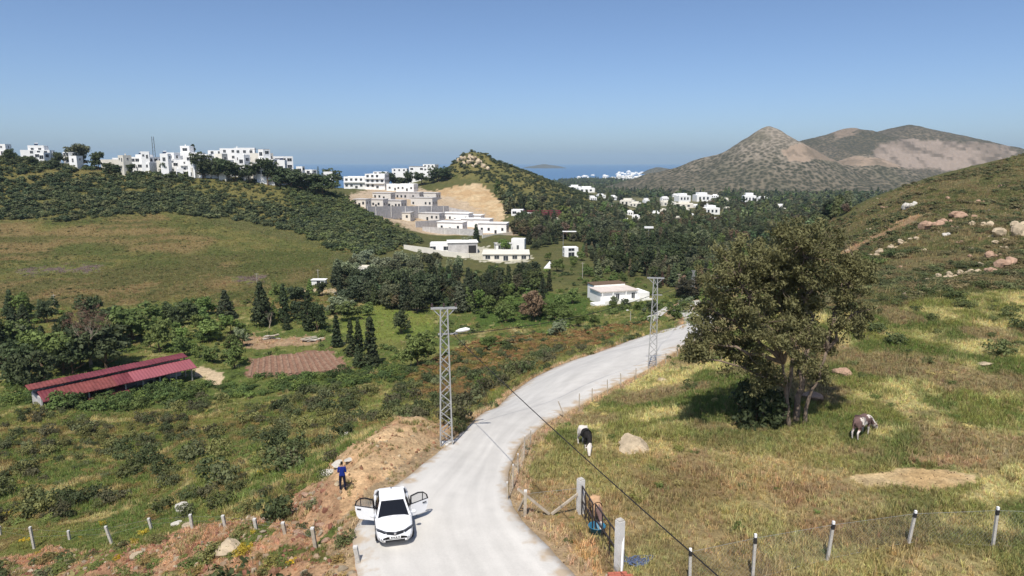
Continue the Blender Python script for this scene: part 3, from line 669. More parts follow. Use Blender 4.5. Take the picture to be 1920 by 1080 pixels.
# unit kinds: height 1 is scaled on placing; shapes are modelled near real size
CYP = [conif('cypress_crown_%d' % i, 9, .95 + .12 * i, .3, 150, 14, .16, .55, .42) for i in range(3)]
CYPT = [trunk_mesh('cypress_trunk', 8.2, .16, 5, 0)]
PIN = [conif('conifer_crown_%d' % i, 10, 2.4 + .3 * i, 1.0, 150, 18, .20, .8, .8) for i in range(3)]
PINT = [trunk_mesh('conifer_trunk', 9.2, .24, 6, 6, .7)]
BRO = [round_tree('broad_crown_%d' % i, 7.2, 2.9, 2.4, 120, 20, .19, .75) for i in range(4)]
BROT = [trunk_mesh('broad_trunk_%d' % i, 5.0, .22, 8 + i, 6, .8, fork_at=.3) for i in range(2)]
EUC = [round_tree('tall_crown_%d' % i, 13, 2.9, 4.6, 150, 20, .22, .85, 7) for i in range(3)]
EUCT = [trunk_mesh('tall_trunk_%d' % i, 11, .28, 31 + i, 7, .45, fork_at=.3) for i in range(2)]
ORC = [round_tree('orchard_crown_%d' % i, 3.4, 1.5, 1.15, 70, 18, .12, .5) for i in range(3)]
ORCT = [trunk_mesh('orchard_trunk', 2.2, .11, 14, 5, .8, fork_at=.25)]
KIND = dict(cypress=(CYP, CYPT, 9.0), conifer=(PIN, PINT, 10.0), broad=(BRO, BROT, 7.2), tall=(EUC, EUCT, 13.0), orchard=(ORC, ORCT, 3.4))
TINT = dict(cypress=(46, 54, 34), conifer=(50, 56, 38), broad=(74, 84, 44), tall=(72, 74, 54), orchard=(76, 88, 46), olive=(98, 104, 80), bright=(80, 94, 50), brown=(92, 74, 56), dark=(54, 62, 40))
trees = []
def tree(kind, loc, h, label, tint=None, name=None, group=None, wide=1.0):
    cr, tr_, H_ = KIND[kind]; s = h / H_
    t = alb(*TINT[tint or kind], 1.9) * random.uniform(.8, 1.25) * np.array([random.uniform(.93, 1.07), 1, random.uniform(.9, 1.1)])
    o = thing(name or {'cypress': 'cypress_tree', 'conifer': 'conifer_tree', 'broad': 'broadleaf_tree', 'tall': 'eucalyptus_tree', 'orchard': 'orchard_tree'}[kind], loc, label, 'tree', group, random.uniform(0, TAU))
    o.scale = (s * wide, s * wide, s)
    link('trunk', random.choice(tr_), o); c = link('crown', random.choice(cr), o); c['tint'] = tuple(float(q) for q in t)
    trees.append(o); return o

LAND = [(200, 710, 'the red-roofed barn'), (560, 680, 'the ploughed plot'), (690, 660, 'the cypress row'), (770, 670, 'the small lamp post'), (835, 720, 'the lamp pylon'), (720, 850, 'the spoil heap'), (648, 818, 'the white boulder'), (345, 965, 'the leaning boulder'), (130, 1010, 'the leftmost fence posts'), (460, 1000, 'the middle fence posts'),
        (735, 985, 'the white car'), (645, 900, 'the standing person'), (940, 760, 'the road bend'), (1060, 680, 'the far road verge'), (1225, 620, 'the slim pylon'), (1165, 548, 'the white farmhouse'), (1480, 560, 'the big eucalyptus'), (1620, 795, 'the brown cow'), (1097, 835, 'the black and white cow'), (1185, 830, 'the beige boulder'), (1720, 905, 'the bare sandy patch'),
        (1890, 445, 'the largest granite outcrop'), (1780, 518, 'the lower granite ridge'), (1640, 450, 'the hillside path'), (30, 860, 'the left picture edge'), (350, 820, 'the open left slope'), (500, 760, 'the left slope middle'), (1068, 472, 'the lone valley house'), (850, 465, 'the villa yard'), (900, 430, 'the unfinished houses'), (700, 520, 'the dark grove'), (165, 600, 'the bare tree'),
        (590, 520, 'the dead tree'), (1340, 400, 'the cypress-row villa'), (1300, 380, 'the stepped white villas'), (380, 310, 'the ridge houses'), (150, 290, 'the big ridge tree'), (880, 300, 'the rocky knoll'), (1090, 1000, 'the gate'), (1560, 1010, 'the right fence'), (1030, 405, 'the red framework'), (640, 600, 'the green lawn')]
def near_lab(px, py):
    d, x, y, nm = min((math.hypot((px - a) , (py - b_) * 1.6), a, b_, c) for a, b_, c in LAND)
    dx, dy = px - x, (py - y) * 1.6
    w_ = ('right of ' if dx > 0 else 'left of ') if abs(dx) > abs(dy) else ('below ' if dy > 0 else 'above ')
    return ('just ' if d < 45 else 'well ' if d > 110 else '') + w_ + nm
# ---- trees that can be told apart, placed by where they stand
def tp(kind, px, pyb, pyt, label, tint=None, wide=1.0, Y=None, **kw):
    q = at(px, pyb) if Y is None else unproj(px, pyb, Y)
    if Y is not None: q.z = min(q.z, float(ground(q.x, q.y)) + .3)
    d = q.y * cP + (CZ - q.z) * sP
    h = max(1.5, q.z * 0 + (CZ - q.y * T(pyt)) - q.z)
    return tree(kind, q - Vector((0, 0, .15)), h, label, tint, wide=wide, **kw)
for px, b0, t0, w, l in ((632, 650, 590, 1.3, 'slim dark cypress at the left end of the row beside the ploughed plot'), (658, 668, 600, 1.2, 'slim cypress second in the row beside the ploughed plot'),
                         (673, 660, 596, 1.0, 'thin pointed cypress between two larger ones by the ploughed plot'), (696, 690, 594, 1.25, 'tallest dark cypress at the right end of the ploughed plot'),
                         (893, 455, 420, 1.4, 'lone black cypress in front of the unfinished white houses'), (363, 291, 271, 1.3, 'small dark cypress among the white houses on the ridge'), (597, 332, 312, 1.0, 'thin cypress on the ridge against the sea'),
                         (4, 690, 585, 1.2, 'tall dark cypress cut by the left picture edge'), (534, 605, 532, 1.0, 'tall narrow cypress standing over the orchard'), (580, 620, 545, 1.2, 'dark cypress at the right of the orchard grove'),
                         (40, 720, 672, 1.2, 'dark cypress beside the near end of the red-roofed barn')):
    tp('cypress', px, b0, t0, l, wide=w)
for px, b0, t0, k, ti, w, l in (
    (150, 316, 264, 'broad', 'tall', 1.25, 'big round-headed tree on the ridge between white houses'), (185, 318, 280, 'broad', 'dark', .8, 'smaller dark tree leaning on the big round one on the ridge'),
    (110, 308, 282, 'broad', 'dark', 1.0, 'dark round tree left of the big ridge tree'), (18, 300, 278, 'broad', 'dark', 1.3, 'dark tree at the left edge of the ridge'),
    (452, 304, 274, 'broad', 'dark', 1.0, 'leafy tree half hiding a white house on the ridge top'), (626, 352, 315, 'broad', 'dark', 1.2, 'dark umbrella-shaped tree at the end of the ridge'),
    (535, 322, 302, 'broad', 'dark', 1.0, 'dark tree beside the last white house of the ridge'), (565, 330, 314, 'broad', 'dark', 1.2, 'low dark tree on the falling end of the ridge'),
    (492, 612, 530, 'conifer', 'conifer', 1.0, 'large dark conifer behind the bleached dead tree'), (424, 598, 545, 'conifer', 'conifer', 1.3, 'dark conifer left of the orchard'), (560, 600, 560, 'broad', 'dark', 1.0, 'dark broad tree between the two orchard cypresses'),
    (250, 640, 565, 'broad', 'broad', 1.4, 'big green spreading tree behind the red-roofed barn'), (335, 612, 562, 'broad', 'dark', 1.2, 'dark round tree above the orchard shrubs'), (200, 690, 600, 'broad', 'dark', 1.2, 'dark tree leaning over the barn roof'),
    (80, 690, 610, 'broad', 'broad', 1.2, 'mid green tree left of the bare tree'), (120, 700, 620, 'broad', 'broad', 1.0, 'pale green tree over the near barn end'), (35, 660, 600, 'broad', 'olive', 1.0, 'grey green tree behind the left-hand cypress'),
    (60, 730, 650, 'broad', 'dark', .9, 'dark thicket tree at the near corner of the barn'), (300, 660, 600, 'broad', 'broad', 1.0, 'leafy tree at the back of the barn'), (440, 690, 640, 'broad', 'broad', .8, 'small green tree between barn and ploughed plot'),
    (455, 650, 612, 'broad', 'olive', .8, 'grey olive tree above the ploughed plot'), (390, 640, 600, 'orchard', 'bright', 1.2, 'bright green orchard tree nearest the barn'), (700, 690, 640, 'conifer', 'conifer', .9, 'dark bushy conifer under the tall cypress'),
    (672, 690, 645, 'conifer', 'dark', 1.0, 'dark conifer skirt at the foot of the cypress row'), (783, 685, 622, 'broad', 'broad', 1.05, 'lone rounded tree on the slope behind the small lamp post'), (752, 625, 578, 'broad', 'dark', .9, 'dark tree at the corner of the green lawn'),
    (915, 655, 628, 'broad', 'broad', 1.2, 'rounded tree beside the cable beyond the pylon'), (1045, 630, 598, 'broad', 'olive', 1.0, 'grey green tree beyond the rust coloured scrub'), (1085, 612, 585, 'broad', 'broad', .9, 'green tree to the left of the house track'),
    (1115, 615, 586, 'broad', 'broad', .8, 'small tree below the long white farmhouse'), (1000, 600, 540, 'broad', 'brown', 1.0, 'brown round tree in the green thicket'), (930, 720, 692, 'broad', 'dark', 1.0, 'dark low tree beside the road bend'),
    (905, 735, 703, 'broad', 'broad', .9, 'low green tree at the road edge beyond the pylon'), (1225, 590, 560, 'broad', 'dark', 1.1, 'dark tree between the second pylon and the side road'), (1265, 600, 568, 'broad', 'broad', 1.0, 'green tree right of the side road'),
    (1345, 560, 515, 'broad', 'olive', 1.2, 'pale olive tree behind the road end'), (875, 470, 440, 'broad', 'olive', .8, 'thin grey tree before the shed in the villa yard'), (945, 470, 446, 'broad', 'bright', 1.2, 'bright green tree right of the lone cypress'),
    (595, 620, 560, 'broad', 'dark', .7, 'dark leafy tree at the foot of the orchard cypress'), (655, 600, 566, 'orchard', 'broad', 1.5, 'round fruit tree on the green lawn'), (690, 592, 568, 'orchard', 'broad', 1.2, 'small round fruit tree with its shade on the lawn'),
    (632, 590, 556, 'orchard', 'olive', 1.4, 'grey fruit tree at the lawn edge')):
    tp(k, px, b0, t0, l, ti, w)
FARH = [(1078, 358, 22), (1100, 361, 30), (1175, 385, 26), (1190, 388, 22), (1214, 384, 11), (1255, 386, 28), (1282, 390, 34), (1284, 378, 24), (1320, 378, 28), (1406, 380, 22), (1336, 402, 28), (1192, 411, 14), (1180, 422, 10), (1270, 415, 10), (1070, 476, 30), (1026, 500, 16), (970, 460, 26), (850, 468, 100), (950, 484, 86), (1160, 560, 120), (1300, 470, 20), (1245, 440, 16)]
vh = random.Random(12); FH2 = []
while len(FH2) < 24:
    a_, b_ = vh.uniform(1110, 1480), vh.uniform(362, 418)
    if b_ < 366 + (a_ - 1110) * .02: continue
    if all(abs(a_ - c[0]) > 14 or abs(b_ - c[1]) > 7 for c in FH2 + FARH): FH2.append((a_, b_, vh.uniform(8, 16)))
FARH += FH2 + [(1015, 408, 96)]
glade = np.zeros(GX.shape, bool)
for a_, b_, w_ in FARH: glade |= (np.abs(GPX - a_) < w_ * .6 + 3) & (GPY > b_ - 6) & (GPY < b_ + 13)
# the woods of the valley
tcount = {}
def wood(poly, n, kinds, hs, label, group, y0, y1, seed, mind=.0, tints=None, row_lab=None):
    r = np.random.default_rng(seed); w = poly_w(poly, y0, y1)
    w = w * ~glade
    q, k = sample(w, n * 4, r); got = []
    for (x, y) in q:
        if len(got) >= n: break
        if all((x - a) ** 2 + (y - c) ** 2 > mind ** 2 for a, c in got): got.append((x, y))
    for i, (x, y) in enumerate(got):
        kd = kinds[int(r.integers(0, len(kinds)))]; h = r.uniform(*hs) * {'cypress': 1.05, 'orchard': .6}.get(kd, 1)
        zz = float(ground(x, y)); tpx, tpy, _ = proj(x, y, zz + h * .5)
        tree(kd, (x, y, zz - .2), h, ('tall ' if h > hs[0] + .7 * (hs[1] - hs[0]) and kd != 'tall' else '') + label % {'cypress': 'slim dark cypress', 'conifer': 'dark conifer', 'broad': 'leafy broad tree', 'tall': 'tall grey-green eucalyptus', 'orchard': 'small fruit tree'}[kd] + ', ' + near_lab(tpx, tpy),
             None if not tints else tints[int(r.integers(0, len(tints)))], group=group, wide=r.uniform(.85, 1.2))
wood([(612, 556), (660, 546), (760, 536), (870, 546), (890, 575), (880, 592), (800, 592), (720, 578), (650, 566)], 46, ['conifer', 'conifer', 'tall', 'broad', 'cypress'], (6, 10), '%s of the dark grove', 'trees of the dark grove', 130, 330, 51, 3.6, ['conifer', 'dark', 'conifer', 'tall'])
wood([(870, 545), (930, 535), (1000, 530), (1045, 540), (1030, 562), (940, 565), (880, 585)], 24, ['conifer', 'cypress', 'broad'], (5, 8), '%s of the yard grove', 'trees below the villa yard', 130, 330, 52, 3.6, ['conifer', 'conifer', 'dark'])
wood([(615, 530), (640, 505), (700, 492), (780, 498), (870, 512), (870, 530), (760, 525), (650, 540)], 30, ['broad', 'tall'], (5, 8), 'grey %s at the hill foot', 'trees at the foot of the scrub hill', 180, 400, 53, 4, ['olive', 'tall', 'olive'])
wood([(960, 400), (1090, 420), (1110, 480), (1200, 520), (1320, 545), (1330, 460), (1300, 420), (1130, 395), (1000, 385)], 85, ['cypress', 'conifer', 'tall', 'broad', 'tall', 'cypress'], (8, 13), '%s in the wooded valley', 'trees of the wooded valley', 150, 760, 54, 5, ['conifer', 'dark', 'tall', 'conifer', 'dark'])
wood([(890, 580), (930, 548), (1000, 555), (1100, 560), (1110, 600), (1000, 612), (900, 606)], 26, ['broad', 'orchard'], (3.5, 5.5), '%s of the green thicket', 'trees of the green thicket', 120, 280, 55, 2.5, ['bright', 'broad', 'bright'])
wood([(300, 600), (380, 585), (440, 610), (480, 640), (440, 680), (370, 690), (330, 660)], 22, ['orchard', 'broad'], (3.5, 5.5), '%s of the orchard', 'trees of the orchard', 90, 230, 56, 2.5, ['bright', 'broad', 'orchard'])
wood([(480, 560), (600, 545), (620, 610), (560, 640), (450, 640)], 14, ['orchard', 'broad', 'conifer'], (3.5, 6), '%s of the old grove', 'trees of the old grove', 100, 260, 57, 2.5, ['broad', 'dark', 'bright'])
wood([(0, 600), (110, 590), (200, 600), (240, 650), (180, 705), (60, 725), (0, 725)], 20, ['broad', 'broad', 'conifer'], (5, 8), '%s of the barn thicket', 'trees behind the barn', 85, 230, 58, 3, ['broad', 'dark', 'dark'])
wood([(1300, 450), (1420, 420), (1540, 425), (1560, 480), (1400, 560), (1320, 560)], 30, ['broad', 'conifer', 'tall'], (6, 10), '%s on the far valley side', 'trees behind the big field tree', 90, 600, 59, 5, ['dark', 'tall', 'broad'])
wood([(1010, 490), (1080, 485), (1120, 500), (1200, 525), (1130, 540), (1050, 535)], 16, ['orchard', 'broad'], (3.5, 5.5), '%s of the green plots', 'trees above the farmhouse', 150, 330, 60, 3.5, ['bright', 'broad', 'bright'])
wood([(1130, 575), (1220, 565), (1290, 570), (1290, 600), (1150, 605)], 14, ['orchard', 'broad'], (2.2, 4), '%s near the farmhouse track', 'trees below the farmhouse', 85, 220, 61, 2.5, ['broad', 'dark', 'olive'])
# the rest of the valley woods, closed into one mass
vr = np.random.default_rng(72)
VW = proto_coll('valley_tree', [PIN[0], PIN[1], BRO[0], BRO[1], EUC[0], EUC[1], CYP[0], CYP[1]])
VH = np.array([10, 10, 7.2, 7.2, 13, 13, 9, 9.0])
wv = poly_w([(960, 395), (1090, 410), (1100, 470), (1140, 500), (1290, 540), (1330, 545), (1560, 500), (1545, 420), (1600, 395), (1540, 385), (1130, 378), (1000, 385)], 170, 760) + poly_w([(612, 556), (660, 546), (760, 530), (870, 536), (1000, 532), (1040, 545), (940, 565), (880, 592), (800, 592), (720, 578), (650, 566)], 130, 330) * .3 + poly_w([(955, 405), (1100, 405), (1105, 455), (1050, 455), (1000, 472), (975, 450)], 250, 600) + .5 * poly_w([(1090, 470), (1140, 490), (1300, 545), (1290, 565), (1200, 530), (1120, 520)], 150, 420)
wv = wv * ~glade * ~zm['yard'] * ~zm['hill_rock'] * ~zm['hill_right'] * ~zm['sand'] * (fbm(GX / 30, GY / 30, 9, 3) > .33)
nv = 3000; q, k = sample(wv / np.maximum(GY, 150) ** .8, nv, vr); kd = vr.choice(8, nv, p=[.15, .15, .16, .16, .1, .1, .09, .09]); hh = vr.uniform(4, 11, nv) / VH[kd]; hh[q[:, 1] < 330] *= .72
scatter('valley_woods', VW, np.c_[q, ground(q[:, 0], q[:, 1]) - .3], np.c_[np.zeros(nv), np.zeros(nv), vr.uniform(0, TAU, nv)], np.c_[hh * 1.05, hh * 1.05, hh], kd,
        np.array([alb(66, 72, 50, 1.6), alb(84, 88, 62, 1.6), alb(72, 80, 46, 1.7), alb(90, 80, 60, 1.5)])[vr.choice(4, nv, p=[.45, .25, .2, .1])] * vr.uniform(.5, 1.6, (nv, 1)) * (1 + vr.normal(0, .07, (nv, 3))), 'dense mixed woodland closing the valley between the single trees')
# far woods that read as one mass
fr = np.random.default_rng(71)
FARW = proto_coll('far_tree', [round_tree('far_tree_%d' % i, 7, 3.2, 2.6, 26, 12, .55, 1.1) for i in range(3)] + [conif('far_cone_%d' % i, 10, 2.2, .3, 40, 8, .5, .7, .8) for i in range(2)])
wf = ((GY > 480) & (GY < 2900) & (GPX > 930) & (GPX < 1900) & (GPY < 425) & WIDE & ~zm['sand'] & ~zm['site'] & ~zm['hill_right'] & ~zm['hill_rock']).astype(float)
wf *= ~glade; wf *= (fbm(GX / 120, GY / 120, 3, 3) > .42)
nf = 9000; q, k = sample(wf / np.maximum(GY, 300), nf, fr); s = fr.uniform(.7, 1.4, nf)
scatter('far_woods', FARW, np.c_[q, ground(q[:, 0], q[:, 1]) - .5], np.c_[np.zeros(nf), np.zeros(nf), fr.uniform(0, TAU, nf)], np.c_[s * 1.15, s * 1.15, s * fr.uniform(.8, 1.2, nf)], fr.choice([0, 1, 2, 0, 1, 2, 3, 4], nf),
        np.array([alb(64, 70, 50, 1.7), alb(80, 84, 58, 1.7), alb(74, 82, 48, 1.7)])[fr.integers(0, 3, nf)] * fr.uniform(.5, 1.6, (nf, 1)) * (1 + fr.normal(0, .07, (nf, 3))), 'dark woodland filling the far valley down to the coast')

# ---- shrubs
def shrub_points(w, n, r, mind=0):
    q, k = sample(w, n, r); return q
layers = []          # (points, size, tint, label, near?)
r = np.random.default_rng(81)
SL = (~rightside & clear & WIDE & ~m_mound & ~zm['plough'] & ~zm['lawn'] & (GPY > 600)).astype(float)
dn = fbm(GX / 6, GY / 6, 10, 4); fence_band = (GPY > 978) & (GPY < 1045) & (GPX < 660) & (GY < 50)
def add_layer(w, n, smin, smax, tints, label, group, hsc=1.0, prob=None):
    q, k = sample(w, n, r); sz = smin + (smax - smin) * r.random(n) ** 2.2
    t = np.array([alb(*tints[i], 1.7) for i in r.integers(0, len(tints), n)]) * r.uniform(.7, 1.3, (n, 1))
    layers.append((q, sz, t, label, group, hsc))
DK = [(78, 82, 50), (66, 74, 46), (94, 94, 56), (84, 88, 60), (72, 70, 50)]
add_layer(SL * (GY < 105) * ss(dn, .38, .6) * ~m_bank * ~fence_band, 850, .40, 1.5, DK, 'green shrub on the slope', 'shrubs on the slope left of the road', 1.25)
add_layer(SL * (GY < 105) * ss(dn, .3, .6) * (GX > -80) * ~fence_band, 2600, .25, .7, [(112, 108, 58), (106, 92, 58), (118, 100, 60), (94, 102, 54), (86, 96, 52)], 'low olive shrub on the slope', 'low shrubs on the slope left of the road', .7)
add_layer(SL * zm['rust'], 1500, .3, .9, [(116, 90, 58), (108, 98, 56), (122, 100, 66)], 'low rust-brown shrub', 'rust-brown shrubs beyond the pylon', .6)
add_layer(SL * zm['rust'], 160, .5, 1.2, DK, 'green shrub among the rust-brown scrub', 'green shrubs beyond the pylon', .8)
add_layer(SL * (GY < 80) * (dn > .5), 60, .2, .5, [(160, 136, 40), (140, 124, 44)], 'yellow flowering shrub on the slope', 'yellow shrubs on the slope', .8)
add_layer(poly_w([(90, 772), (92, 752), (200, 752), (360, 722), (378, 732), (240, 772)], 80, 125), 60, 1.1, 2.3, [(70, 84, 44), (80, 90, 48), (60, 74, 40)], 'tall hedge shrub', 'hedge below the barn', 1.0)
wl = poly_w([(0, 760), (0, 715), (190, 745), (350, 725), (470, 710), (660, 700), (750, 690), (760, 715), (560, 735), (300, 760)], 60, 130)
add_layer(wl, 260, .7, 1.7, [(70, 84, 44), (84, 96, 48), (60, 74, 40)], 'leafy hedge shrub', 'hedge below the barn', .9)
add_layer(poly_w(BANK, 14, 40) * ~rin, 34, .3, .9, DK, 'dark shrub on the broken bank', 'shrubs on the broken bank', .8)
RF = (rightside & clear & WIDE & (GY < 75) & ~zm['bare_right']).astype(float)
add_layer(RF * (GY > 48), 90, .35, 1.15, [(70, 78, 46), (80, 86, 52)], 'green bush in the dry field grass', 'bushes in the fenced field', 1.0)
add_layer(RF * (GY < 50) * (dn > .42), 240, .12, .42, [(84, 96, 50), (104, 104, 56), (150, 138, 90), (76, 84, 48)], 'weed clump in the field', 'weeds in the fenced field', .9)
HRW = (zm['hill_right'] & WIDE & ~zm['hill_right_path']).astype(float)
add_layer(HRW * ss(fbm(GX / 14, GY / 14, 5, 4), .36, .6), 7000, .35, 1.4, [(80, 84, 54), (68, 74, 48), (92, 88, 62), (98, 88, 62)], 'low shrub on the rocky hillside', 'shrubs on the right-hand hillside', .6)
SLW = (zm['scrub_left'] & WIDE).astype(float)
dens = np.where(GPX < 330, 1.0, .45) * np.where((GPX > 380) & (GPX < 560) & (GPY < 395), .5, 1) * np.where(GPX > 520, 2.4, 1)
add_layer(SLW * dens * ss(fbm(GX / 25, GY / 25, 2, 4), .3, .55), 2600, .9, 2.6, [(62, 70, 44), (56, 66, 44), (72, 78, 50), (84, 88, 54)], 'dark scrub bush', 'bushes of the scrub hill', .85)
bw = poly_w([(180, 372), (330, 358), (480, 382), (600, 396), (720, 436), (790, 452), (700, 478), (620, 462), (560, 438), (430, 412), (300, 404), (180, 402)], 230, 420)
add_layer(bw, 1500, .9, 2.8, [(62, 70, 46), (58, 66, 46), (74, 80, 52), (84, 88, 58)], 'dark bush of the scrub belt', 'bushes of the scrub hill', .9)
add_layer(poly_w([(330, 345), (420, 338), (560, 350), (620, 372), (600, 396), (480, 382), (340, 360)], 230, 440), 420, .5, 1.9, [(66, 74, 48), (84, 88, 56)], 'bush on the grassy ridge shoulder', 'bushes of the scrub hill', .85)
add_layer(SLW * (GPX < 360) * ss(fbm(GX / 25, GY / 25, 2, 4), .25, .45), 4200, 1.1, 3.2, [(62, 70, 44), (56, 66, 44), (72, 78, 50), (82, 84, 56)], 'dark dense scrub bush', 'bushes of the scrub hill', .85)
add_layer(SLW * (GPX > 540), 1500, .9, 2.4, [(62, 70, 44), (72, 82, 48), (84, 92, 54)], 'dark bush on the spur', 'bushes of the scrub hill', .85)
add_layer((zm['meadow'] & WIDE).astype(float) * ss(fbm(GX / 18, GY / 18, 4, 3), .45, .6), 1300, .25, .9, [(82, 84, 48), (92, 88, 56), (76, 80, 46)], 'small dark tuft bush on the open meadow', 'tuft bushes on the meadow', .6)
add_layer((zm['hill_rock'] & WIDE).astype(float), 3200, .9, 3.0, [(62, 68, 46), (56, 64, 44), (78, 82, 54)], 'bush on the flank of the rocky knoll', 'bushes on the rocky knoll', .8)
add_layer(((GY > 100) & (GY < 260) & WIDE & open_ & ~zm['meadow'] & ~zm['lawn'] & (GX < 60)).astype(float) * ss(dn, .4, .6), 1100, .5, 1.6, [(74, 84, 46), (86, 100, 50), (62, 72, 42)], 'valley floor shrub', 'shrubs of the valley floor', .8)
BUSHC = proto_coll('bush', BUSH); BUSHFC = proto_coll('bush_far', BUSHF)
allq = np.concatenate([l[0] for l in layers]); allz = ground(allq[:, 0], allq[:, 1]); alls = np.concatenate([l[1] for l in layers]); allt = np.concatenate([l[2] for l in layers])
lid = np.concatenate([np.full(len(l[0]), i) for i, l in enumerate(layers)])
ax, ay, ad = proj(allq[:, 0], allq[:, 1], allz)
uu = np.interp(allq[:, 0] / np.maximum(allq[:, 1], 1), UU, np.arange(NX)).astype(int)
yy = np.clip(np.searchsorted(YR, allq[:, 1]) - 1, 0, NY - 1)
seen = (ay < SKYL[yy, uu] + 4) & (ax > 5) & (ax < 1915) & (ay < 1070)
order = np.argsort(-np.where(seen, alls / ad, 0))
NIND = 290
hscl = np.array([l[5] for l in layers])[lid]
single = np.zeros(len(allq), bool); single[order[:NIND]] = True
for i in order[:NIND]:
    l = layers[lid[i]]
    o = link('shrub', BUSH[i % 5]); o.location = (allq[i, 0], allq[i, 1], allz[i] - .05); s = alls[i]
    o.scale = (s * 1.1, s * 1.1, s * hscl[i]); o.rotation_euler = (0, 0, float(r.uniform(0, TAU))); o['tint'] = tuple(float(v_) for v_ in allt[i])
    sw = 'large ' if s * F / ad[i] > 24 else 'small ' if s * F / ad[i] < 16 else ''
    tag(o, sw + l[3] + ', ' + near_lab(ax[i], ay[i]), 'shrub', l[4])
for nm, msk, cc, kk in (('undergrowth', (~single) & (ad < 130), BUSHC, 5), ('undergrowth', (~single) & (ad >= 130), BUSHFC, 4)):
    n = int(msk.sum()); s = alls[msk]
    scatter(nm, cc, np.c_[allq[msk], allz[msk] - .05], np.c_[np.zeros(n), np.zeros(n), r.uniform(0, TAU, n)], np.c_[s * 1.1, s * 1.1, s * hscl[msk]], r.integers(0, kk, n), allt[msk], 'smaller shrubs and scrub covering the slopes')

# ---- the big eucalyptus in the fenced field
er = np.random.default_rng(91)
eb = at(1482, 792)
euc = thing('eucalyptus_tree', eb, 'big brown-green eucalyptus with several pale trunks in the fenced field', 'tree')
mpx = 1280 / (eb.y * cP + (CZ - eb.z) * sP)
def epos(px, py, dy): return Vector(((px - 1482) / mpx, dy, (792 - py) / mpx / cP * 1.0 - .0))
lobes = [(1440, 470, 0, 2.6), (1530, 450, .8, 2.4), (1375, 490, -.4, 2.2), (1590, 500, .4, 1.9), (1480, 430, -.8, 1.9), (1345, 560, .5, 1.8), (1420, 570, -1.3, 2.1), (1510, 560, 1.2, 2.0), (1600, 560, -.4, 1.5), (1325, 620, -.2, 1.3), (1390, 640, .8, 1.5), (1470, 600, -1.8, 1.6), (1560, 620, .6, 1.1), (1430, 680, -.6, 1.3), (1480, 520, 2.2, 2.0), (1620, 470, .5, 1.0), (1305, 645, 0, .6), (1550, 680, .3, .8)]
lob = [(epos(a - 14 - max(0, a - 1480) * .12, b_ + 30 - (b_ - 430) * .06, c), s * .97) for a, b_, c, s in lobes]
mb = MB(); node_pts = []
def limb(a, b_, r0, r1, n=7, sag=.12, jit=.12):
    a = Vector(a); b_ = Vector(b_); pts = []
    for i in range(n):
        t = i / (n - 1); q = a.lerp(b_, t); l = (b_ - a).length
        q += Vector((er.normal(), er.normal(), er.normal() * .4)) * jit * l * .25 * math.sin(math.pi * t)
        q.z += sag * l * math.sin(math.pi * t) * .5
        pts.append(q)
    rad = [r0 + (r1 - r0) * i / (n - 1) for i in range(n)]
    mb.tube([tuple(q) for q in pts], rad, 8); 
    for q, rr in zip(pts, rad): node_pts.append((q, rr))
    return pts
stems = [((-.42, 0, -.3), (-.05, .25, 4.2), .17), ((.30, .15, -.3), (.95, .6, 4.6), .22), ((-.15, -.3, -.3), (-.9, -.4, 4.0), .15), ((.62, -.1, -.3), (1.75, -.2, 4.7), .13), ((-1.5, .4, -.3), (-1.5, .6, 3.0), .07)]
tops = []
for a, b_, rr in stems:
    pts = limb(a, b_, rr, rr * .62, 9, 0, .1); tops.append((pts[-1], rr * .62, pts))
tops_main = tops[:4]
for c, s in lob:
    k = min(range(len(tops_main)), key=lambda i: (tops_main[i][0] - c).length + (3 if c.z < tops_main[i][0].z else 0))
    src = tops_main[k][2][-1] if c.z > 5 else tops_main[k][2][5]
    limb(src, c, .13 if c.z > 5 else .09, .035, 8, .10, .16)
base_nodes = list(node_pts)
leafc, leafn, leafl = [], [], []
for c, s in lob:
    ncl = int(11 * s * s) + 8
    for _ in range(ncl):
        d = er.normal(size=3); d /= np.linalg.norm(d); kx = er.uniform(.35, 1.12)
        q = c + Vector((d[0], d[1], d[2] * .85)) * s * kx
        if q.z < 1.4: continue
        nb = min(base_nodes[::1], key=lambda nq: (nq[0] - q).length)
        mid = nb[0].lerp(q, .55) + Vector((er.normal(), er.normal(), er.normal() * .5 + .5)) * .12
        mb.tube([tuple(nb[0]), tuple(mid), tuple(q)], [min(nb[1] * .6, .035), .018, .008], 4, False)
        m_ = int(er.integers(54, 112)); rad = er.uniform(.28, .64)
        dd = rand_unit(m_, er); pp = np.array(q) + dd * (rad * er.random((m_, 1)) ** .5) * [1, 1, .75]
        leafc.append(pp); nn_ = dd * .6 + rand_unit(m_, er); leafn.append(nn_ / np.linalg.norm(nn_, axis=1, keepdims=True)); leafl.append(np.clip(er.random() * .6 + er.random(m_) * .4, 0, 1))
leafc = np.concatenate(leafc); leafn = np.concatenate(leafn); leafl = np.concatenate(leafl)
link('trunk', mb.mesh('euc_trunk', M['bark_grey'], True), euc)
cr_ = link('crown', leaf_mesh('euc_leaves', leafc, leafn, .045, .13, er, M['leaf'], .45, leafl), euc); cr_['tint'] = tuple(float(q) for q in alb(94, 92, 60, 1.5))
# the green bush at its foot
o = thing('broadleaf_tree', at(1418, 790), 'dense green bushy sapling under the big eucalyptus', 'tree'); o.scale = (.48, .48, .58)
link('trunk', BROT[0], o); c_ = link('crown', BRO[1], o); c_['tint'] = tuple(float(q) for q in alb(62, 70, 44, 1.3)); c_.location = (0, 0, -2.0)

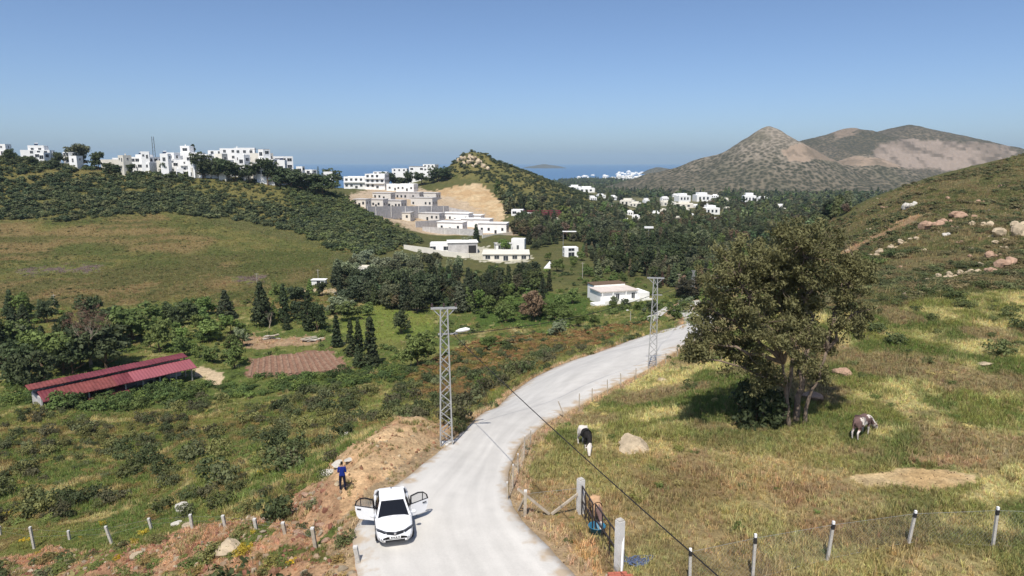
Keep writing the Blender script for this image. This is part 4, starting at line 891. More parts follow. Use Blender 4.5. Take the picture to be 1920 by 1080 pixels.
# ---- bare trees
def bare_tree(name, q, h, label, seed, mat, levels=3, spread=.75):
    rr = random.Random(seed); mb = MB()
    def rec(a, d, l, r0, lv):
        pts = [a]; dd = d.copy()
        for i in range(4):
            dd = (dd + Vector((rr.uniform(-.25, .25), rr.uniform(-.25, .25), rr.uniform(-.05, .2)))).normalized(); pts.append(pts[-1] + dd * l / 4)
        mb.tube([tuple(x) for x in pts], [r0 * (1 - .14 * i) for i in range(5)], 5 if lv else 7, False)
        if lv < levels:
            for k in range(rr.randint(3, 4)):
                s_ = pts[rr.randint(2, 4)]; nd = (dd + Vector((rr.uniform(-1, 1), rr.uniform(-1, 1), rr.uniform(-.1, .6))) * spread).normalized()
                rec(s_, nd, l * rr.uniform(.55, .8), r0 * .45, lv + 1)
    rec(Vector((0, 0, -.3)), Vector((0, 0, 1)), h * .42, h * .03, 0)
    o = thing(name, q, label, 'tree'); link('trunk', mb.mesh(name, mat, True), o); return o
bare_tree('dead_tree', at(505, 615), 5.5, 'bleached leafless dead tree in front of the dark conifer', 5, M['bark_pale'])
bt = bare_tree('bare_tree', at(172, 690), 12.5, 'large bare tree with brown twigs behind the barn', 9, M['bark_pale'], 3, .7)
pos, nor, lv = clumpy(ellipsoid(sr, 0, 9.0, 4.2, 3.6, .4), 120, 26, .8, sr)
c_ = link('crown', leaf_mesh('twigs', pos, nor, .02, .28, sr, M['leaf'], lv=lv), bt); c_['tint'] = tuple(float(q) for q in alb(120, 92, 76, 1.3))
# ================================================================== buildings
br_ = random.Random(5)
M['pinkcream'] = mat_plain('pale_screed', (.62, .54, .48), .9, .2, .12, .5)
def windows(par, face, x0, x1, z0, fl, fh, n, yf, rot=0, w=1.1, h=1.3, sill=.95, frame=True, door=False):
    """rows of windows on a wall: face is +1/-1 along local y (front -1) or 'x' sides"""
    for k in range(fl):
        for i in range(n):
            if n > 2 and br_.random() < .16: continue
            cx = x0 + (x1 - x0) * (i + .5) / n; cz = z0 + k * fh + sill + h / 2
            if door and k == 0 and i == n // 2: hh, czz = 2.1, z0 + 1.05
            else: hh, czz = h, cz
            key = ('win', round(w, 2), round(hh, 2), frame)
            if key not in _wc:
                a = MB(); t = .09
                a.box(-w / 2 - t, w / 2 + t, -.06, .02, hh / 2, hh / 2 + t); a.box(-w / 2 - t, w / 2 + t, -.06, .02, -hh / 2 - t, -hh / 2)
                a.box(-w / 2 - t, -w / 2, -.06, .02, -hh / 2, hh / 2); a.box(w / 2, w / 2 + t, -.06, .02, -hh / 2, hh / 2); a.box(-.03, .03, -.05, .01, -hh / 2, hh / 2)
                b_ = MB(); b_.box(-w / 2, w / 2, -.025, .05, -hh / 2, hh / 2)
                _wc[key] = (a.mesh('window_frame', M['frame']), b_.mesh('window_pane', M['glass']))
            fm, pm = _wc[key]
            nm = 'door' if (door and k == 0 and i == n // 2) else 'window'
            wobj = link(nm, pm, par)
            if rot == 0: wobj.location = (cx, yf, czz)
            elif rot == 1: wobj.location = (yf, cx, czz); wobj.rotation_euler = (0, 0, math.pi / 2)
            else: wobj.location = (yf, cx, czz); wobj.rotation_euler = (0, 0, -math.pi / 2)
            if frame: link('frame', fm, wobj)
_wc = {}
def house(px0, px1, pyt, pyb, Y, label, fl=2, rz=None, depth=None, mat='white', blocks=(), nwin=None, balcony=False, group=None, parapet=True, solar=False, name='white_house', door=True, roof=None, frame=True, pergola=False, chimney=False, sidewin=True, z_lift=0, winh=1.7, winw=1.5, cat='house'):
    Y = Y or at((px0 + px1) / 2, pyb).y
    c = unproj((px0 + px1) / 2, pyb, Y); d = Y * cP + (CZ - c.z) * sP
    w = (px1 - px0) * d / F; h = (CZ - Y * T(pyt)) - c.z; dp = depth or max(4.0, w * .75)
    rz = (br_.uniform(-.6, .6) if group == 'white houses on the left ridge' else br_.uniform(-.25, .25)) if rz is None else rz
    if winw == 1.5: winw, winh = br_.choice(((1.5, 1.6), (2.6, 1.7), (1.0, 1.2), (2.0, 2.0)))
    o = thing(name, (c.x, c.y + dp / 2, c.z), label, cat, group, rz)
    g = min(float(ground(c.x + sx * w / 2, c.y + sy)) for sx in (-1, 1) for sy in (0, dp)) - c.z - .5
    mb = MB(); zb = min(g, -.3); y0, y1 = -dp / 2, dp / 2; fh = h / fl
    bl = [(0, 1, 0, h)] if not blocks else blocks
    hs = []
    for i, (a, b_, ins, top) in enumerate(bl if blocks else [(0, 1, 0, 1)]):
        xa, xb = -w / 2 + a * w + (.003 * i), -w / 2 + b_ * w - .003 * i; ya = y0 + ins * dp; tt = h * top
        mb.box(xa, xb, ya, y1 - .01 * i, zb, tt - (.35 if parapet else 0)); hs.append((xa, xb, ya, tt))
        if parapet:
            for q in ((xa, xb, ya, ya + .22), (xa, xb, y1 - .25, y1 - .03 - .01 * i), (xa, xa + .22, ya + .22, y1 - .25), (xb - .22, xb, ya + .22, y1 - .25)):
                mb.box(q[0], q[1], q[2], q[3], tt - .35, tt)
    mb.build('wall', M[mat], o)
    for i, (xa, xb, ya, tt) in enumerate(hs):
        f_ = max(1, int(round(tt / fh)))
        if nwin != 0:
            n = nwin if (nwin and i == 0) else max(1, int((xb - xa) / 3.6))
            windows(o, -1, xa + .3, xb - .3, 0, f_, tt / f_, n, ya - .02, 0, winw, min(winh, tt / f_ * .55), tt / f_ * .28, frame, door and i == 0)
            if sidewin and i == 0:
                windows(o, 1, y0 + .5, y1 - .5, 0, f_, tt / f_, max(1, int(dp / 4)), xb + .02, 1, winw, min(winh, tt / f_ * .5), tt / f_ * .28, frame)
                windows(o, 1, y0 + .5, y1 - .5, 0, f_, tt / f_, max(1, int(dp / 4)), xa - .02, -1, winw, min(winh, tt / f_ * .5), tt / f_ * .28, frame)
    if balcony:
        for k in range(1, fl):
            m2 = MB(); xa, xb, ya, tt = hs[0]; z = k * fh
            m2.box(xa + .3, xb - .3, ya - 1.4, ya - .01, z - .12, z + .06); m2.box(xa + .3, xb - .3, ya - 1.4, ya - 1.28, z + .06, z + .85)
            m2.box(xa + .3, xa + .42, ya - 1.28, ya - .01, z + .06, z + .85); m2.box(xb - .42, xb - .3, ya - 1.28, ya - .01, z + .06, z + .85)
            m2.build('balcony', M[mat], o)
    if roof:
        xa, xb, ya, tt = hs[0]; m2 = MB()
        if roof == 'flat': m2.box(xa - .35, xb + .35, ya - .5, y1 + .35, tt + .003, tt + .22); m2.build('roof', M['white'], o)
        elif roof == 'cream': m2.box(xa - .35, xb + .35, ya - .5, y1 + .35, tt + .003, tt + .22); m2.build('roof', M['cream'], o)
        elif roof == 'grey': m2.box(xa - .25, xb + .25, ya - .35, y1 + .25, tt + .003, tt + .25); m2.build('roof', M['grey_wall'], o)
        elif roof == 'tile':
            m2.add([(xa - .4, ya - .4, tt), (xb + .4, ya - .4, tt), (xb + .4, y1 + .4, tt), (xa - .4, y1 + .4, tt), (xa + .8, (ya + y1) / 2, tt + dp * .22), (xb - .8, (ya + y1) / 2, tt + dp * .22)], [(0, 1, 5, 4), (2, 3, 4, 5), (1, 2, 5), (3, 0, 4), (3, 2, 1, 0)]); m2.build('roof', M['tile'], o)
    xa, xb, ya, tt = hs[-1]
    if solar:
        m2 = MB(); cx = (xa + xb) / 2; m2.add([(cx - 1, ya + .8, tt + .2), (cx + 1, ya + .8, tt + .2), (cx + 1, ya + 1.9, tt + 1.1), (cx - 1, ya + 1.9, tt + 1.1), (cx - 1, ya + .86, tt + .12), (cx + 1, ya + .86, tt + .12), (cx + 1, ya + 1.96, tt + 1.02), (cx - 1, ya + 1.96, tt + 1.02)],
               [(0, 1, 2, 3), (7, 6, 5, 4), (0, 4, 5, 1), (1, 5, 6, 2), (2, 6, 7, 3), (3, 7, 4, 0)])
        s_ = m2.build('solar_panel', M['solar'], o)
        m3 = MB(); m3.tube([(cx - .9, ya + 2.1, tt + 1.25), (cx + .9, ya + 2.1, tt + 1.25)], .27, 10); m3.build('water_tank', M['frame'], s_, smooth=False)
    if chimney:
        m2 = MB(); m2.box(xa + .6, xa + 1.1, y1 - 1.3, y1 - .8, tt - .3, tt + .9); m2.box(xa + .5, xa + 1.2, y1 - 1.4, y1 - .7, tt + .9, tt + 1.0); m2.build('chimney', M[mat], o)
    if pergola:
        m2 = MB(); z = tt + 2.2
        for i in range(5): m2.bar((xa + .3 + (xb - xa - .6) * i / 4, ya + .2, z), (xa + .3 + (xb - xa - .6) * i / 4, ya + 2.8, z), .12)
        for x_ in (xa + .3, xb - .3):
            m2.bar((x_, ya + .3, tt - .3), (x_, ya + .3, z), .12); m2.bar((x_, ya + 2.7, tt - .3), (x_, ya + 2.7, z), .12)
        m2.bar((xa + .2, ya + .3, z + .1), (xb - .2, ya + .3, z + .1), .12); m2.bar((xa + .2, ya + 2.7, z + .1), (xb - .2, ya + 2.7, z + .1), .12)
        m2.build('pergola', M['dark'], o)
    return o
RG = 'white houses on the left ridge'
house(-18, 9, 270, 290, 430, 'white house cut by the left picture edge on the ridge', 2, group=RG)
house(37, 84, 276, 299, 425, 'white stepped house at the left end of the ridge', 2, blocks=[(0, 1, 0, .78), (.25, .8, .1, 1.15)], group=RG, solar=True)
house(86, 106, 289, 300, 432, 'tiny white house peeping over the left ridge scrub', 1, group=RG)
house(117, 142, 285, 304, 418, 'white house just left of the big round ridge tree', 2, group=RG, solar=True)
house(190, 246, 299, 316, 420, 'long low pale house right of the big round ridge tree', 1, mat='cream', group=RG, nwin=6)
house(208, 240, 296, 310, 436, 'flat white house behind the long low pale one', 1, group=RG)
house(244, 300, 294, 331, 404, 'big white ridge house with a tall window bay under the mast', 3, blocks=[(0, .75, .1, 1), (.35, .85, -.08, .72), (.1, .35, .3, 1.12)], group=RG, solar=True, nwin=4)
house(296, 314, 301, 333, 403, 'narrow white tower house next to the tall window bay', 2, group=RG, nwin=1, mat='cream')
house(313, 342, 286, 331, 410, 'tall white stepped house right of the mast', 3, blocks=[(0, .6, 0, 1), (.4, 1, -.1, .7)], group=RG, balcony=True)
house(333, 374, 286, 300, 425, 'white house with a small arched turret on the ridge top', 1, blocks=[(0, 1, 0, 1), (.1, .5, .1, 1.9)], group=RG, chimney=True)
house(340, 372, 299, 333, 406, 'white terraced house below the arched turret', 3, balcony=True, group=RG)
house(366, 410, 299, 327, 400, 'white three-storey block with a row of bays', 3, blocks=[(0, .45, 0, 1), (.5, .75, -.05, .98), (.8, 1, 0, .9)], group=RG)
house(386, 438, 280, 300, 424, 'broad white house standing highest on the ridge', 2, blocks=[(0, 1, .1, .9), (.4, 1, 0, 1.1)], group=RG)
house(438, 474, 277, 304, 420, 'white house half hidden by a leafy ridge tree', 2, group=RG, chimney=True)
house(470, 504, 287, 304, 415, 'grey-white house with a dark roof pergola', 1, mat='cream', group=RG, pergola=True)
house(474, 518, 298, 329, 400, 'white three-storey apartment block at the right end of the ridge', 3, blocks=[(.2, 1, 0, 1), (0, .4, .1, .8)], group=RG, nwin=4, rz=-.15)
house(508, 543, 293, 318, 420, 'white house with a blank gable behind the apartment block', 2, group=RG, nwin=3)
house(556, 568, 312, 322, 470, 'tiny white house on the falling end of the ridge', 1, group=RG)
house(572, 590, 318, 326, 480, 'small white cottage right of the ridge end', 1, group=RG)
house(606, 622, 322, 332, 520, 'small white house beside the umbrella-shaped tree', 1, group=RG)
for px, b0, t0, w, l in ((262, 333, 318, 1.6, 'dark bushy tree before the tall window bay'), (222, 322, 306, 1.8, 'spreading dark tree before the long low ridge house'), (318, 336, 320, 1.2, 'dark tree at the foot of the narrow tower house'), (352, 340, 324, 1.6, 'dark bushy tree under the terraced ridge house'), (378, 300, 284, 1.0, 'slim dark tree behind the three-storey bays'), (425, 316, 296, 1.3, 'dark tree below the broad highest house'),
                         (440, 320, 302, 1.3, 'rounded dark tree right of the broad highest house'), (466, 322, 304, 1.2, 'dark tree left of the apartment block'), (524, 330, 310, 1.4, 'dark tree right of the apartment block'), (545, 330, 312, 1.5, 'dark rounded tree on the ridge shoulder'), (580, 338, 320, 1.7, 'low dark tree near the tiny ridge-end cottages'), (605, 345, 326, 1.6, 'dark tree beside the ridge-end cottages'), (205, 316, 304, 1.4, 'dark shrubby tree by the big round ridge tree'), (60, 306, 292, 2.0, 'dark shrubby tree under the left stepped house'), (100, 312, 298, 2.0, 'dark shrubby tree on the left ridge'), (288, 336, 322, 1.5, 'dark tree at the base of the window bay'), (310, 334, 300, .8, 'slim dark tree left of the tall stepped house'), (384, 330, 300, .9, 'dark tree dividing the three-storey bays'), (410, 322, 292, 1.0, 'dark tree splitting the highest ridge houses'), (500, 312, 290, .9, 'dark tree over the pergola house'), (246, 326, 304, 1.0, 'dark tree left of the window bay house')):
    tp('broad', px, b0, t0, l, 'dark', w, Y=398)
for px, b0, t0, w, l in ((660, 356, 346, 1.6, 'dark tree before the long villa'), (716, 350, 336, 1.2, 'dark tree right of the balconied villa'), (728, 340, 322, 1.5, 'dark tree left of the cube-shaped villa'), (762, 334, 320, 1.0, 'small dark tree right of the cube-shaped villa'), (790, 336, 322, 1.4, 'dark tree before the grey-roofed villa'), (822, 330, 312, 1.4, 'dark tree between villas and knoll'), (750, 342, 330, 1.6, 'dark bushy tree below the cube-shaped villa'), (838, 330, 312, 1.4, 'dark tree at the left foot of the knoll'), (812, 340, 330, 1.6, 'dark bushy tree under the tall villa')):
    tp('broad', px, b0, t0, l, 'dark', w, Y=596)
small = [(222, 238, 291, 303, 'pale cottage'), (262, 276, 284, 297, 'little white cube'), (300, 314, 288, 302, 'little white cube'), (322, 336, 292, 306, 'low white wing'), (352, 366, 292, 304, 'white upper storey'), (378, 392, 289, 300, 'small white block'), (404, 420, 288, 304, 'low cream wing'), (418, 432, 300, 312, 'white lower wing'), (448, 462, 290, 306, 'white wing'), (486, 500, 280, 292, 'small white top storey'), (520, 534, 300, 318, 'white annexe'), (230, 246, 306, 320, 'white garden house'), (328, 340, 316, 332, 'white lower terrace'), (355, 367, 314, 330, 'cream lower terrace'), (410, 424, 312, 324, 'grey garden wall house'), (500, 512, 318, 332, 'white ground-floor wing'), (130, 146, 292, 304, 'white house end'), (66, 84, 286, 298, 'white side wing')]
for x0, x1, t0, b0, l in small:
    house(x0, x1, t0, b0, br_.choice((402, 408, 396, 414)), l + ' on the left ridge, ' + ('lower' if b0 > 314 else 'skyline' if t0 < 290 else 'middle') + ' tier, %s' % ('left of the mast' if x1 < 285 else 'just right of the mast' if x1 < 345 else 'below the turret house' if x1 < 380 else 'below the highest house' if x1 < 440 else 'near the apartment block'), 1, mat='cream' if 'cream' in l or 'grey' in l or 'pale' in l else 'white', group=RG, depth=5, name='white_house', chimney=br_.random() < .3, solar=br_.random() < .35, nwin=br_.choice((1, 2)))
# mast behind the ridge houses
mq = unproj(290, 300, 440); mq.z = float(ground(mq.x, mq.y)); mh = (CZ - 440 * T(256)) - mq.z
t_ = thing('lattice_mast', mq, 'thin dark twin-legged mast rising behind the ridge houses', 'mast')
for s_ in (-1, 1): MB().tube([(s_ * .9, 0, -.5), (s_ * .55, 0, mh)], .14, 6).build('leg', M['gate'], t_)
for i in range(9): MB().bar((-.8, 0, 2 + mh * i / 10), (.8, 0, 2 + mh * (i + .6) / 10), .06).build('brace', M['gate'], t_)
VG = 'white villas below the rocky knoll'
house(645, 692, 331, 353, 585, 'long white villa at the left end of the villa row', 2, group=VG, balcony=True, nwin=5)
house(686, 724, 326, 353, 575, 'white villa with stacked balconies', 3, group=VG, balcony=True)
house(700, 726, 322, 336, 610, 'white block villa rising behind the balconied one', 2, group=VG)
house(735, 763, 316, 329, 630, 'cube-shaped white villa on the skyline left of the knoll', 2, group=VG)
house(768, 797, 312, 330, 632, 'white villa with a grey roof near the knoll', 2, group=VG, roof='grey', parapet=False)
house(795, 819, 308, 328, 630, 'tall white villa closest to the rocky knoll', 3, group=VG, rz=-.3)
house(724, 746, 345, 357, 560, 'low white villa behind the building site', 1, group=VG)
house(744, 779, 345, 358, 555, 'long low white villa above the building site', 1, group=VG, nwin=4)
# unfinished houses
SG = 'unfinished houses of the building site'
for x0, x1, t0, b0, y, l, m, n in (
    (790, 822, 362, 374, 0, 'pale shell right of the topmost one', 'concrete', 3), (700, 736, 362, 374, 0, 'low shell left of the topmost one', 'concrete', 4), (850, 892, 413, 425, 0, 'white unfinished house behind the third row', 'white', 3), (700, 735, 394, 404, 0, 'low grey shell behind the tall wall', 'grey_wall', 4), (880, 905, 404, 415, 0, 'small white unfinished house beside the sand slope', 'white', 2),
    (742, 790, 361, 374, 515, 'raw concrete shell at the top of the building site', 'grey_wall', 6), (664, 689, 374, 387, 470, 'small unfinished house at the left end of the site', 'cream', 3), (688, 722, 374, 389, 468, 'unfinished house with open grey bays', 'concrete', 6),
    (722, 757, 376, 391, 466, 'unfinished house in the middle of the upper row', 'concrete', 5), (772, 816, 371, 388, 480, 'unfinished house at the right of the upper row', 'concrete', 5),
    (735, 772, 399, 412, 440, 'low unfinished house at the left of the second row', 'cream', 3), (772, 830, 400, 413, 438, 'long unfinished house in the second row', 'concrete', 6), (830, 884, 400, 415, 436, 'white unfinished house at the right of the second row', 'white', 5),
    (822, 872, 417, 433, 415, 'white unfinished house in the third row', 'white', 3), (866, 922, 411, 427, 420, 'white unfinished house stepping up the third row', 'white', 4), (898, 952, 419, 438, 405, 'white house with square windows at the front of the site', 'white', 4)):
    house(x0, x1, t0, b0, None, l, 1, mat=m, nwin=n, group=SG, roof='flat' if m == 'white' else 'grey', parapet=False, frame=False, door=True, name='unfinished_house', rz=br_.uniform(-.32, -.12), depth=9, winh=1.7, winw=1.3)
def long_wall(px0, px1, pt0, pb0, pt1, pb1, Y0, Y1, label, mat='grey_wall', name='retaining_wall', th=.4, cols=0):
    Y0, Y1 = at(px0, pb0).y, at(px1, pb1).y
    a = unproj(px0, pb0, Y0); b_ = unproj(px1, pb1, Y1); ha = (CZ - Y0 * T(pt0)) - a.z; hb = (CZ - Y1 * T(pt1)) - b_.z
    o = thing(name, a, label, 'wall'); e = b_ - a; mb = MB()
    nrm = Vector((-e.y, e.x, 0)).normalized() * th
    v_ = [Vector((0, 0, -3)), Vector((e.x, e.y, e.z - 3)), Vector((e.x, e.y, e.z + hb)), Vector((0, 0, ha))]
    mb.add(v_ + [q + nrm for q in v_], [(0, 1, 2, 3), (7, 6, 5, 4), (3, 2, 6, 7), (0, 3, 7, 4), (1, 5, 6, 2), (0, 4, 5, 1)]); mb.build('wall', M[mat], o)
    for i in range(cols):
        t = (i + .5) / cols; q = e * t; hh = ha * (1 - t) + hb * t
        MB().box(q.x - .25, q.x + .25, q.y - .15 - nrm.y * 0, q.y - .02, q.z - 2, q.z + hh - .1).build('pier', M['concrete'], o)
    return o
long_wall(690, 842, 387, 402, 386, 399, 448, 452, 'tall grey retaining wall across the building site', cols=6)
long_wall(780, 852, 415, 427, 411, 421, 424, 428, 'grey retaining wall left of the third row of houses')
long_wall(792, 905, 425, 433, 431, 441, 412, 398, 'low grey retaining wall along the site front', cols=4)
long_wall(905, 985, 441, 447, 432, 438, 392, 400, 'brown bank wall in front of the square-windowed house', 'cream')
long_wall(840, 880, 388, 396, 396, 402, 452, 456, 'short grey wall joining the sand slope')
# villa yard
house(806, 842, 456, 474, None, 'white house with arched openings in the villa yard', 1, group='villa yard buildings', nwin=4)
o = house(838, 893, 455, 475, None, 'white-roofed grey shed with a dark slab for its shaded opening', 1, mat='grey_wall', nwin=0, roof='flat', parapet=False, group='villa yard buildings', name='shed', cat='shed', rz=.12)
MB().box(2.6, 6.0, -5.35, -5.02, .2, 3.6).build('door', M['dark'], o)  # dark slab stands in for the shade inside the open entrance
long_wall(757, 812, 459, 467, 466, 478, 318, 306, 'cream garden wall of the villa yard', 'cream', 'garden_wall')
long_wall(812, 880, 468, 478, 476, 484, 306, 296, 'pale terrace wall below the shed', 'cream', 'garden_wall')
house(905, 992, 477, 489, None, 'long flat-roofed cream house at the front of the villa yard', 1, mat='cream', nwin=5, roof='cream', parapet=False, group='villa yard buildings')
house(928, 958, 458, 470, None, 'low grey-roofed cottage right of the shed', 1, mat='white', roof='grey', parapet=False, group='villa yard buildings')
house(960, 985, 448, 468, None, 'white cottage beside the bank wall', 1, mat='white', group='villa yard buildings')
house(960, 982, 393, 404, None, 'small white hut at the foot of the sand slope', 1, name='hut')
house(1057, 1083, 464, 482, None, 'small white two-storey house alone in the valley trees', 2, name='white_house')
house(670, 698, 500, 516, None, 'half hidden pale ruin inside the dark grove', 1, mat='cream', name='ruin')
# red steel framework
q = at(1015, 412); o = thing('steel_frame', q, 'low dark red steel framework beside the wooded valley', 'framework', rz=.1); o.location.y += 8
MB().box(-15, 15, -4, 4, -3, .4).build('base_wall', M['cream'], o)
for i in range(9): MB().bar((-14 + i * 3.4, -3.6, .4), (-14 + i * 3.4, -3.6, 4.4), .5).build('column', M['roof_red'], o); MB().bar((-14 + i * 3.4, 3.2, .4), (-14 + i * 3.4, 3.2, 5.2), .5).build('column', M['roof_red'], o)
for z in (1.6, 3.0, 4.4): MB().bar((-14.5, -3.62, z), (14, -3.62, z), .7).build('beam', M['roof_red'], o); MB().bar((-14.5, 3.2, z + .8), (14, 3.2, z + .8), .7).build('beam', M['roof_red'], o)
house(974, 1003, 400, 413, None, 'white front block at the end of the red framework', 1)
# long farmhouse near the road
fq = at(1160, 566); fo = thing('farmhouse', fq, 'long white farmhouse with a flat pale roof beyond the second pylon', 'house', rz=.32)
k_f = (fq.y * cP + (CZ - fq.z) * sP) / F
MB().box(-5.5, 5.5, 0, 7, -2, 3.0).box(-4.2, 5.5, 7, 11.5, -2, 3.6).build('wall', M['white'], fo)
MB().box(-5.9, 5.9, -.6, 7.2, 3.003, 3.25).build('roof', M['pinkcream'], fo); MB().box(-4.4, 5.9, 7.2, 11.8, 3.603, 3.85).build('roof', M['bark'], fo)
MB().box(-8.6, 9.0, -3.2, -.02, -2, .45).build('terrace', M['white'], fo); MB().box(5.52, 9.2, -.6, 6, -2, 2.3).build('side_wall', M['white'], fo)
MB().box(-5.7, 9.0, -3.2, -3.0, .45, 1.15).build('parapet', M['white'], fo)
windows(fo, -1, -1.2, 5.2, 0, 1, 3, 4, -.02, 0, 1.0, 1.5, .8)
for x_ in (-5.2, -2.0, 2.0, 5.6): MB().box(x_ - .12, x_ + .12, -.55, -.3, .45, 3.0).build('post', M['white'], fo)
sh = thing('shed', at(1122, 560), 'small grey lean-to shed at the left of the farmhouse', 'shed', rz=.3)
MB().box(-1.7, 1.7, 0, 3, -1.2, 2.1).build('wall', M['grey_wall'], sh); MB().box(-2.0, 2.0, -.4, 3.3, 2.103, 2.25).build('roof', M['galv'], sh); MB().box(.5, 1.5, -.06, .03, .1, 1.8).build('door', M['dark'], sh)
# shelters, panels, tent
q = at(1068, 462); o = thing('flat_canopy', q + Vector((0, 4, 0)), 'flat white canopy on a tall grey pole in the valley', 'canopy'); MB().tube([(-3, 0, -.5), (-3, 0, 7)], .14).build('pole', M['galv'], o); MB().box(-3.4, 3.6, -1.2, 1.2, 7, 7.3).build('roof', M['white'], o)
q = at(1215, 470); o = thing('flat_canopy', q, 'small bright white panel on a pole over the valley trees', 'canopy'); MB().tube([(0, 0, -.5), (0, 0, 11)], .14).build('pole', M['galv'], o); MB().box(-2.2, 2.2, -.5, .5, 11, 11.9).build('panel', M['white'], o)
q = at(1026, 503); o = thing('white_tent', q, 'pointed white tarpaulin tent at the wood edge', 'tent')
MB().add([(-2.2, -1.5, 0), (2.0, -1.5, 1.6), (2.6, 1.5, 3.0), (-1.8, 1.8, .3), (1.6, 0, 4.6), (-2.2, -1.5, -.4), (2.0, -1.5, -.4)], [(0, 1, 4), (1, 2, 4), (2, 3, 4), (3, 0, 4), (0, 5, 6, 1)]).build('cover', M['white'], o); o.scale = (.62, .62, .62)
# junk by the grove and small white shed
for px, py, l, s_, c_ in ((597, 534, 'small white lean-to shed at the grove edge', 2.2, 'shed'),):
    q = at(px, py); o = thing('shed', q, l, c_); MB().box(-s_, s_, 0, 2.4, -.4, 1.5).build('wall', M['white'], o); MB().box(-s_ - .2, s_ + .2, -.3, 2.7, 1.503, 1.65).build('roof', M['white'], o); MB().box(-.5, .6, -.05, .03, .05, 1.3).build('door', M['dark'], o)
for i, (px, py, l) in enumerate(((640, 552, 'heap of pale planks under the grove'), (662, 556, 'heap of white scrap sheets under the grove'), (585, 640, 'stack of pale pallets by the old grove'), (505, 636, 'low heap of pale stones by the old grove'))):
    q = at(px, py); o = thing('scrap_heap' if i < 2 else 'stack', q, l, 'heap', rz=.2)
    for k in range(9):
        MB().bar((br_.uniform(-2.4, 0), br_.uniform(-.8, .8), br_.uniform(.1, .9)), (br_.uniform(0, 2.6), br_.uniform(-.8, .8), br_.uniform(.1, 1.2)), br_.uniform(.2, .5), .08).build('plank', M['rock_pale' if k % 2 else 'wood'], o)
# far houses and the coast town
def far_house(px, py, wpx, hpx, Y, label, group, mat='white'):
    Y = at(px, py).y if Y < 900 else Y
    c = unproj(px, py, Y); d = Y; w = wpx * d / F; h = hpx * d / F; o = thing('white_house', c, label, 'house', group, br_.uniform(-.4, .4))
    dp = w * .8; MB().box(-w / 2, w / 2, 0, dp, -6, h).box(-w * .28, w * .3, dp * .3, dp - .1, h + .003, h * 1.35).build('wall', M[mat], o)
    m2 = MB()
    for i in range(3): m2 = MB().box(-w / 2 + w * (.15 + .27 * i), -w / 2 + w * (.28 + .27 * i), -.08, .1, h * .3, h * .72); m2.build('window', M['glass'], o)
def cluster(n, x0, x1, y0, y1, w0, w1, h0, h1, label, group, mats=('white',)):
    for _ in range(n):
        px, py = br_.uniform(x0, x1), br_.uniform(y0, y1); q = at(px, py); Y = q.y
        fx = (px - x0) / (x1 - x0); fy = (py - y0) / (y1 - y0)
        far_house(px, py - 1.5, br_.uniform(w0, w1), br_.uniform(h0, h1), Y, label + ', ' + ('far left' if fx < .2 else 'left of middle' if fx < .4 else 'middle' if fx < .6 else 'right of middle' if fx < .8 else 'far right') + (' lower row' if fy > .66 else ' upper row' if fy < .33 else ' centre row'), group, br_.choice(mats))
cluster(46, 1158, 1262, 327, 339, 4, 9, 2.5, 4.5, 'tiny white house of the coast town', 'houses of the coast town')
cluster(14, 1085, 1160, 332, 337, 5, 9, 2, 3, 'tiny white house along the shore left of the coast town', 'houses along the shore')
cluster(22, 1310, 1445, 341, 350, 5, 11, 3, 5, 'small white house at the foot of the conical hill', 'houses at the foot of the conical hill')
for px, py, w, h, Y, l in ((1078, 358, 22, 8, 800, 'white house on the wooded ridge left of the coast town'), (1100, 361, 30, 8, 790, 'long white terrace house on the wooded ridge'), (1175, 385, 26, 9, 640, 'pale villa with a red-tiled neighbour in the far valley'), (1190, 388, 22, 7, 630, 'low pale villa beside the red-tiled one'),
                            (1214, 384, 11, 9, 650, 'small tall white house between the far villas'), (1255, 386, 28, 7, 630, 'long low cream building in the far valley'), (1282, 390, 34, 8, 610, 'pale shed roof in the far valley'), (1284, 378, 24, 11, 660, 'stepped white villa left of the pair in the far valley'),
                            (1320, 378, 28, 12, 665, 'stepped white villa right of the pair in the far valley'), (1406, 380, 22, 13, 680, 'square white house alone before the conical hill'), (1336, 402, 28, 12, 580, 'white villa above the cypress row'), (1192, 411, 14, 6, 520, 'tiny white roof among the valley trees'), (1180, 422, 10, 5, 490, 'tiny cream hut among the valley trees'), (1270, 415, 10, 7, 520, 'pale little house behind the cypress row'), (1300, 476, 16, 8, 330, 'cream hut at the wood edge before the field tree'), (1245, 446, 14, 8, 420, 'small white house deep in the valley wood')):
    far_house(px, py, w, h, Y, l, 'scattered houses of the far valley', 'cream' if ('cream' in l or 'pale' in l) else 'white')

for i, (px, py, w) in enumerate(FH2):
    far_house(px, py, w, br_.uniform(4, 8), 600, ('small', 'low', 'square', 'narrow')[i % 4] + ' white house in the far valley, ' + near_lab(px, py), 'scattered houses of the far valley', br_.choice(('white', 'white', 'cream')))
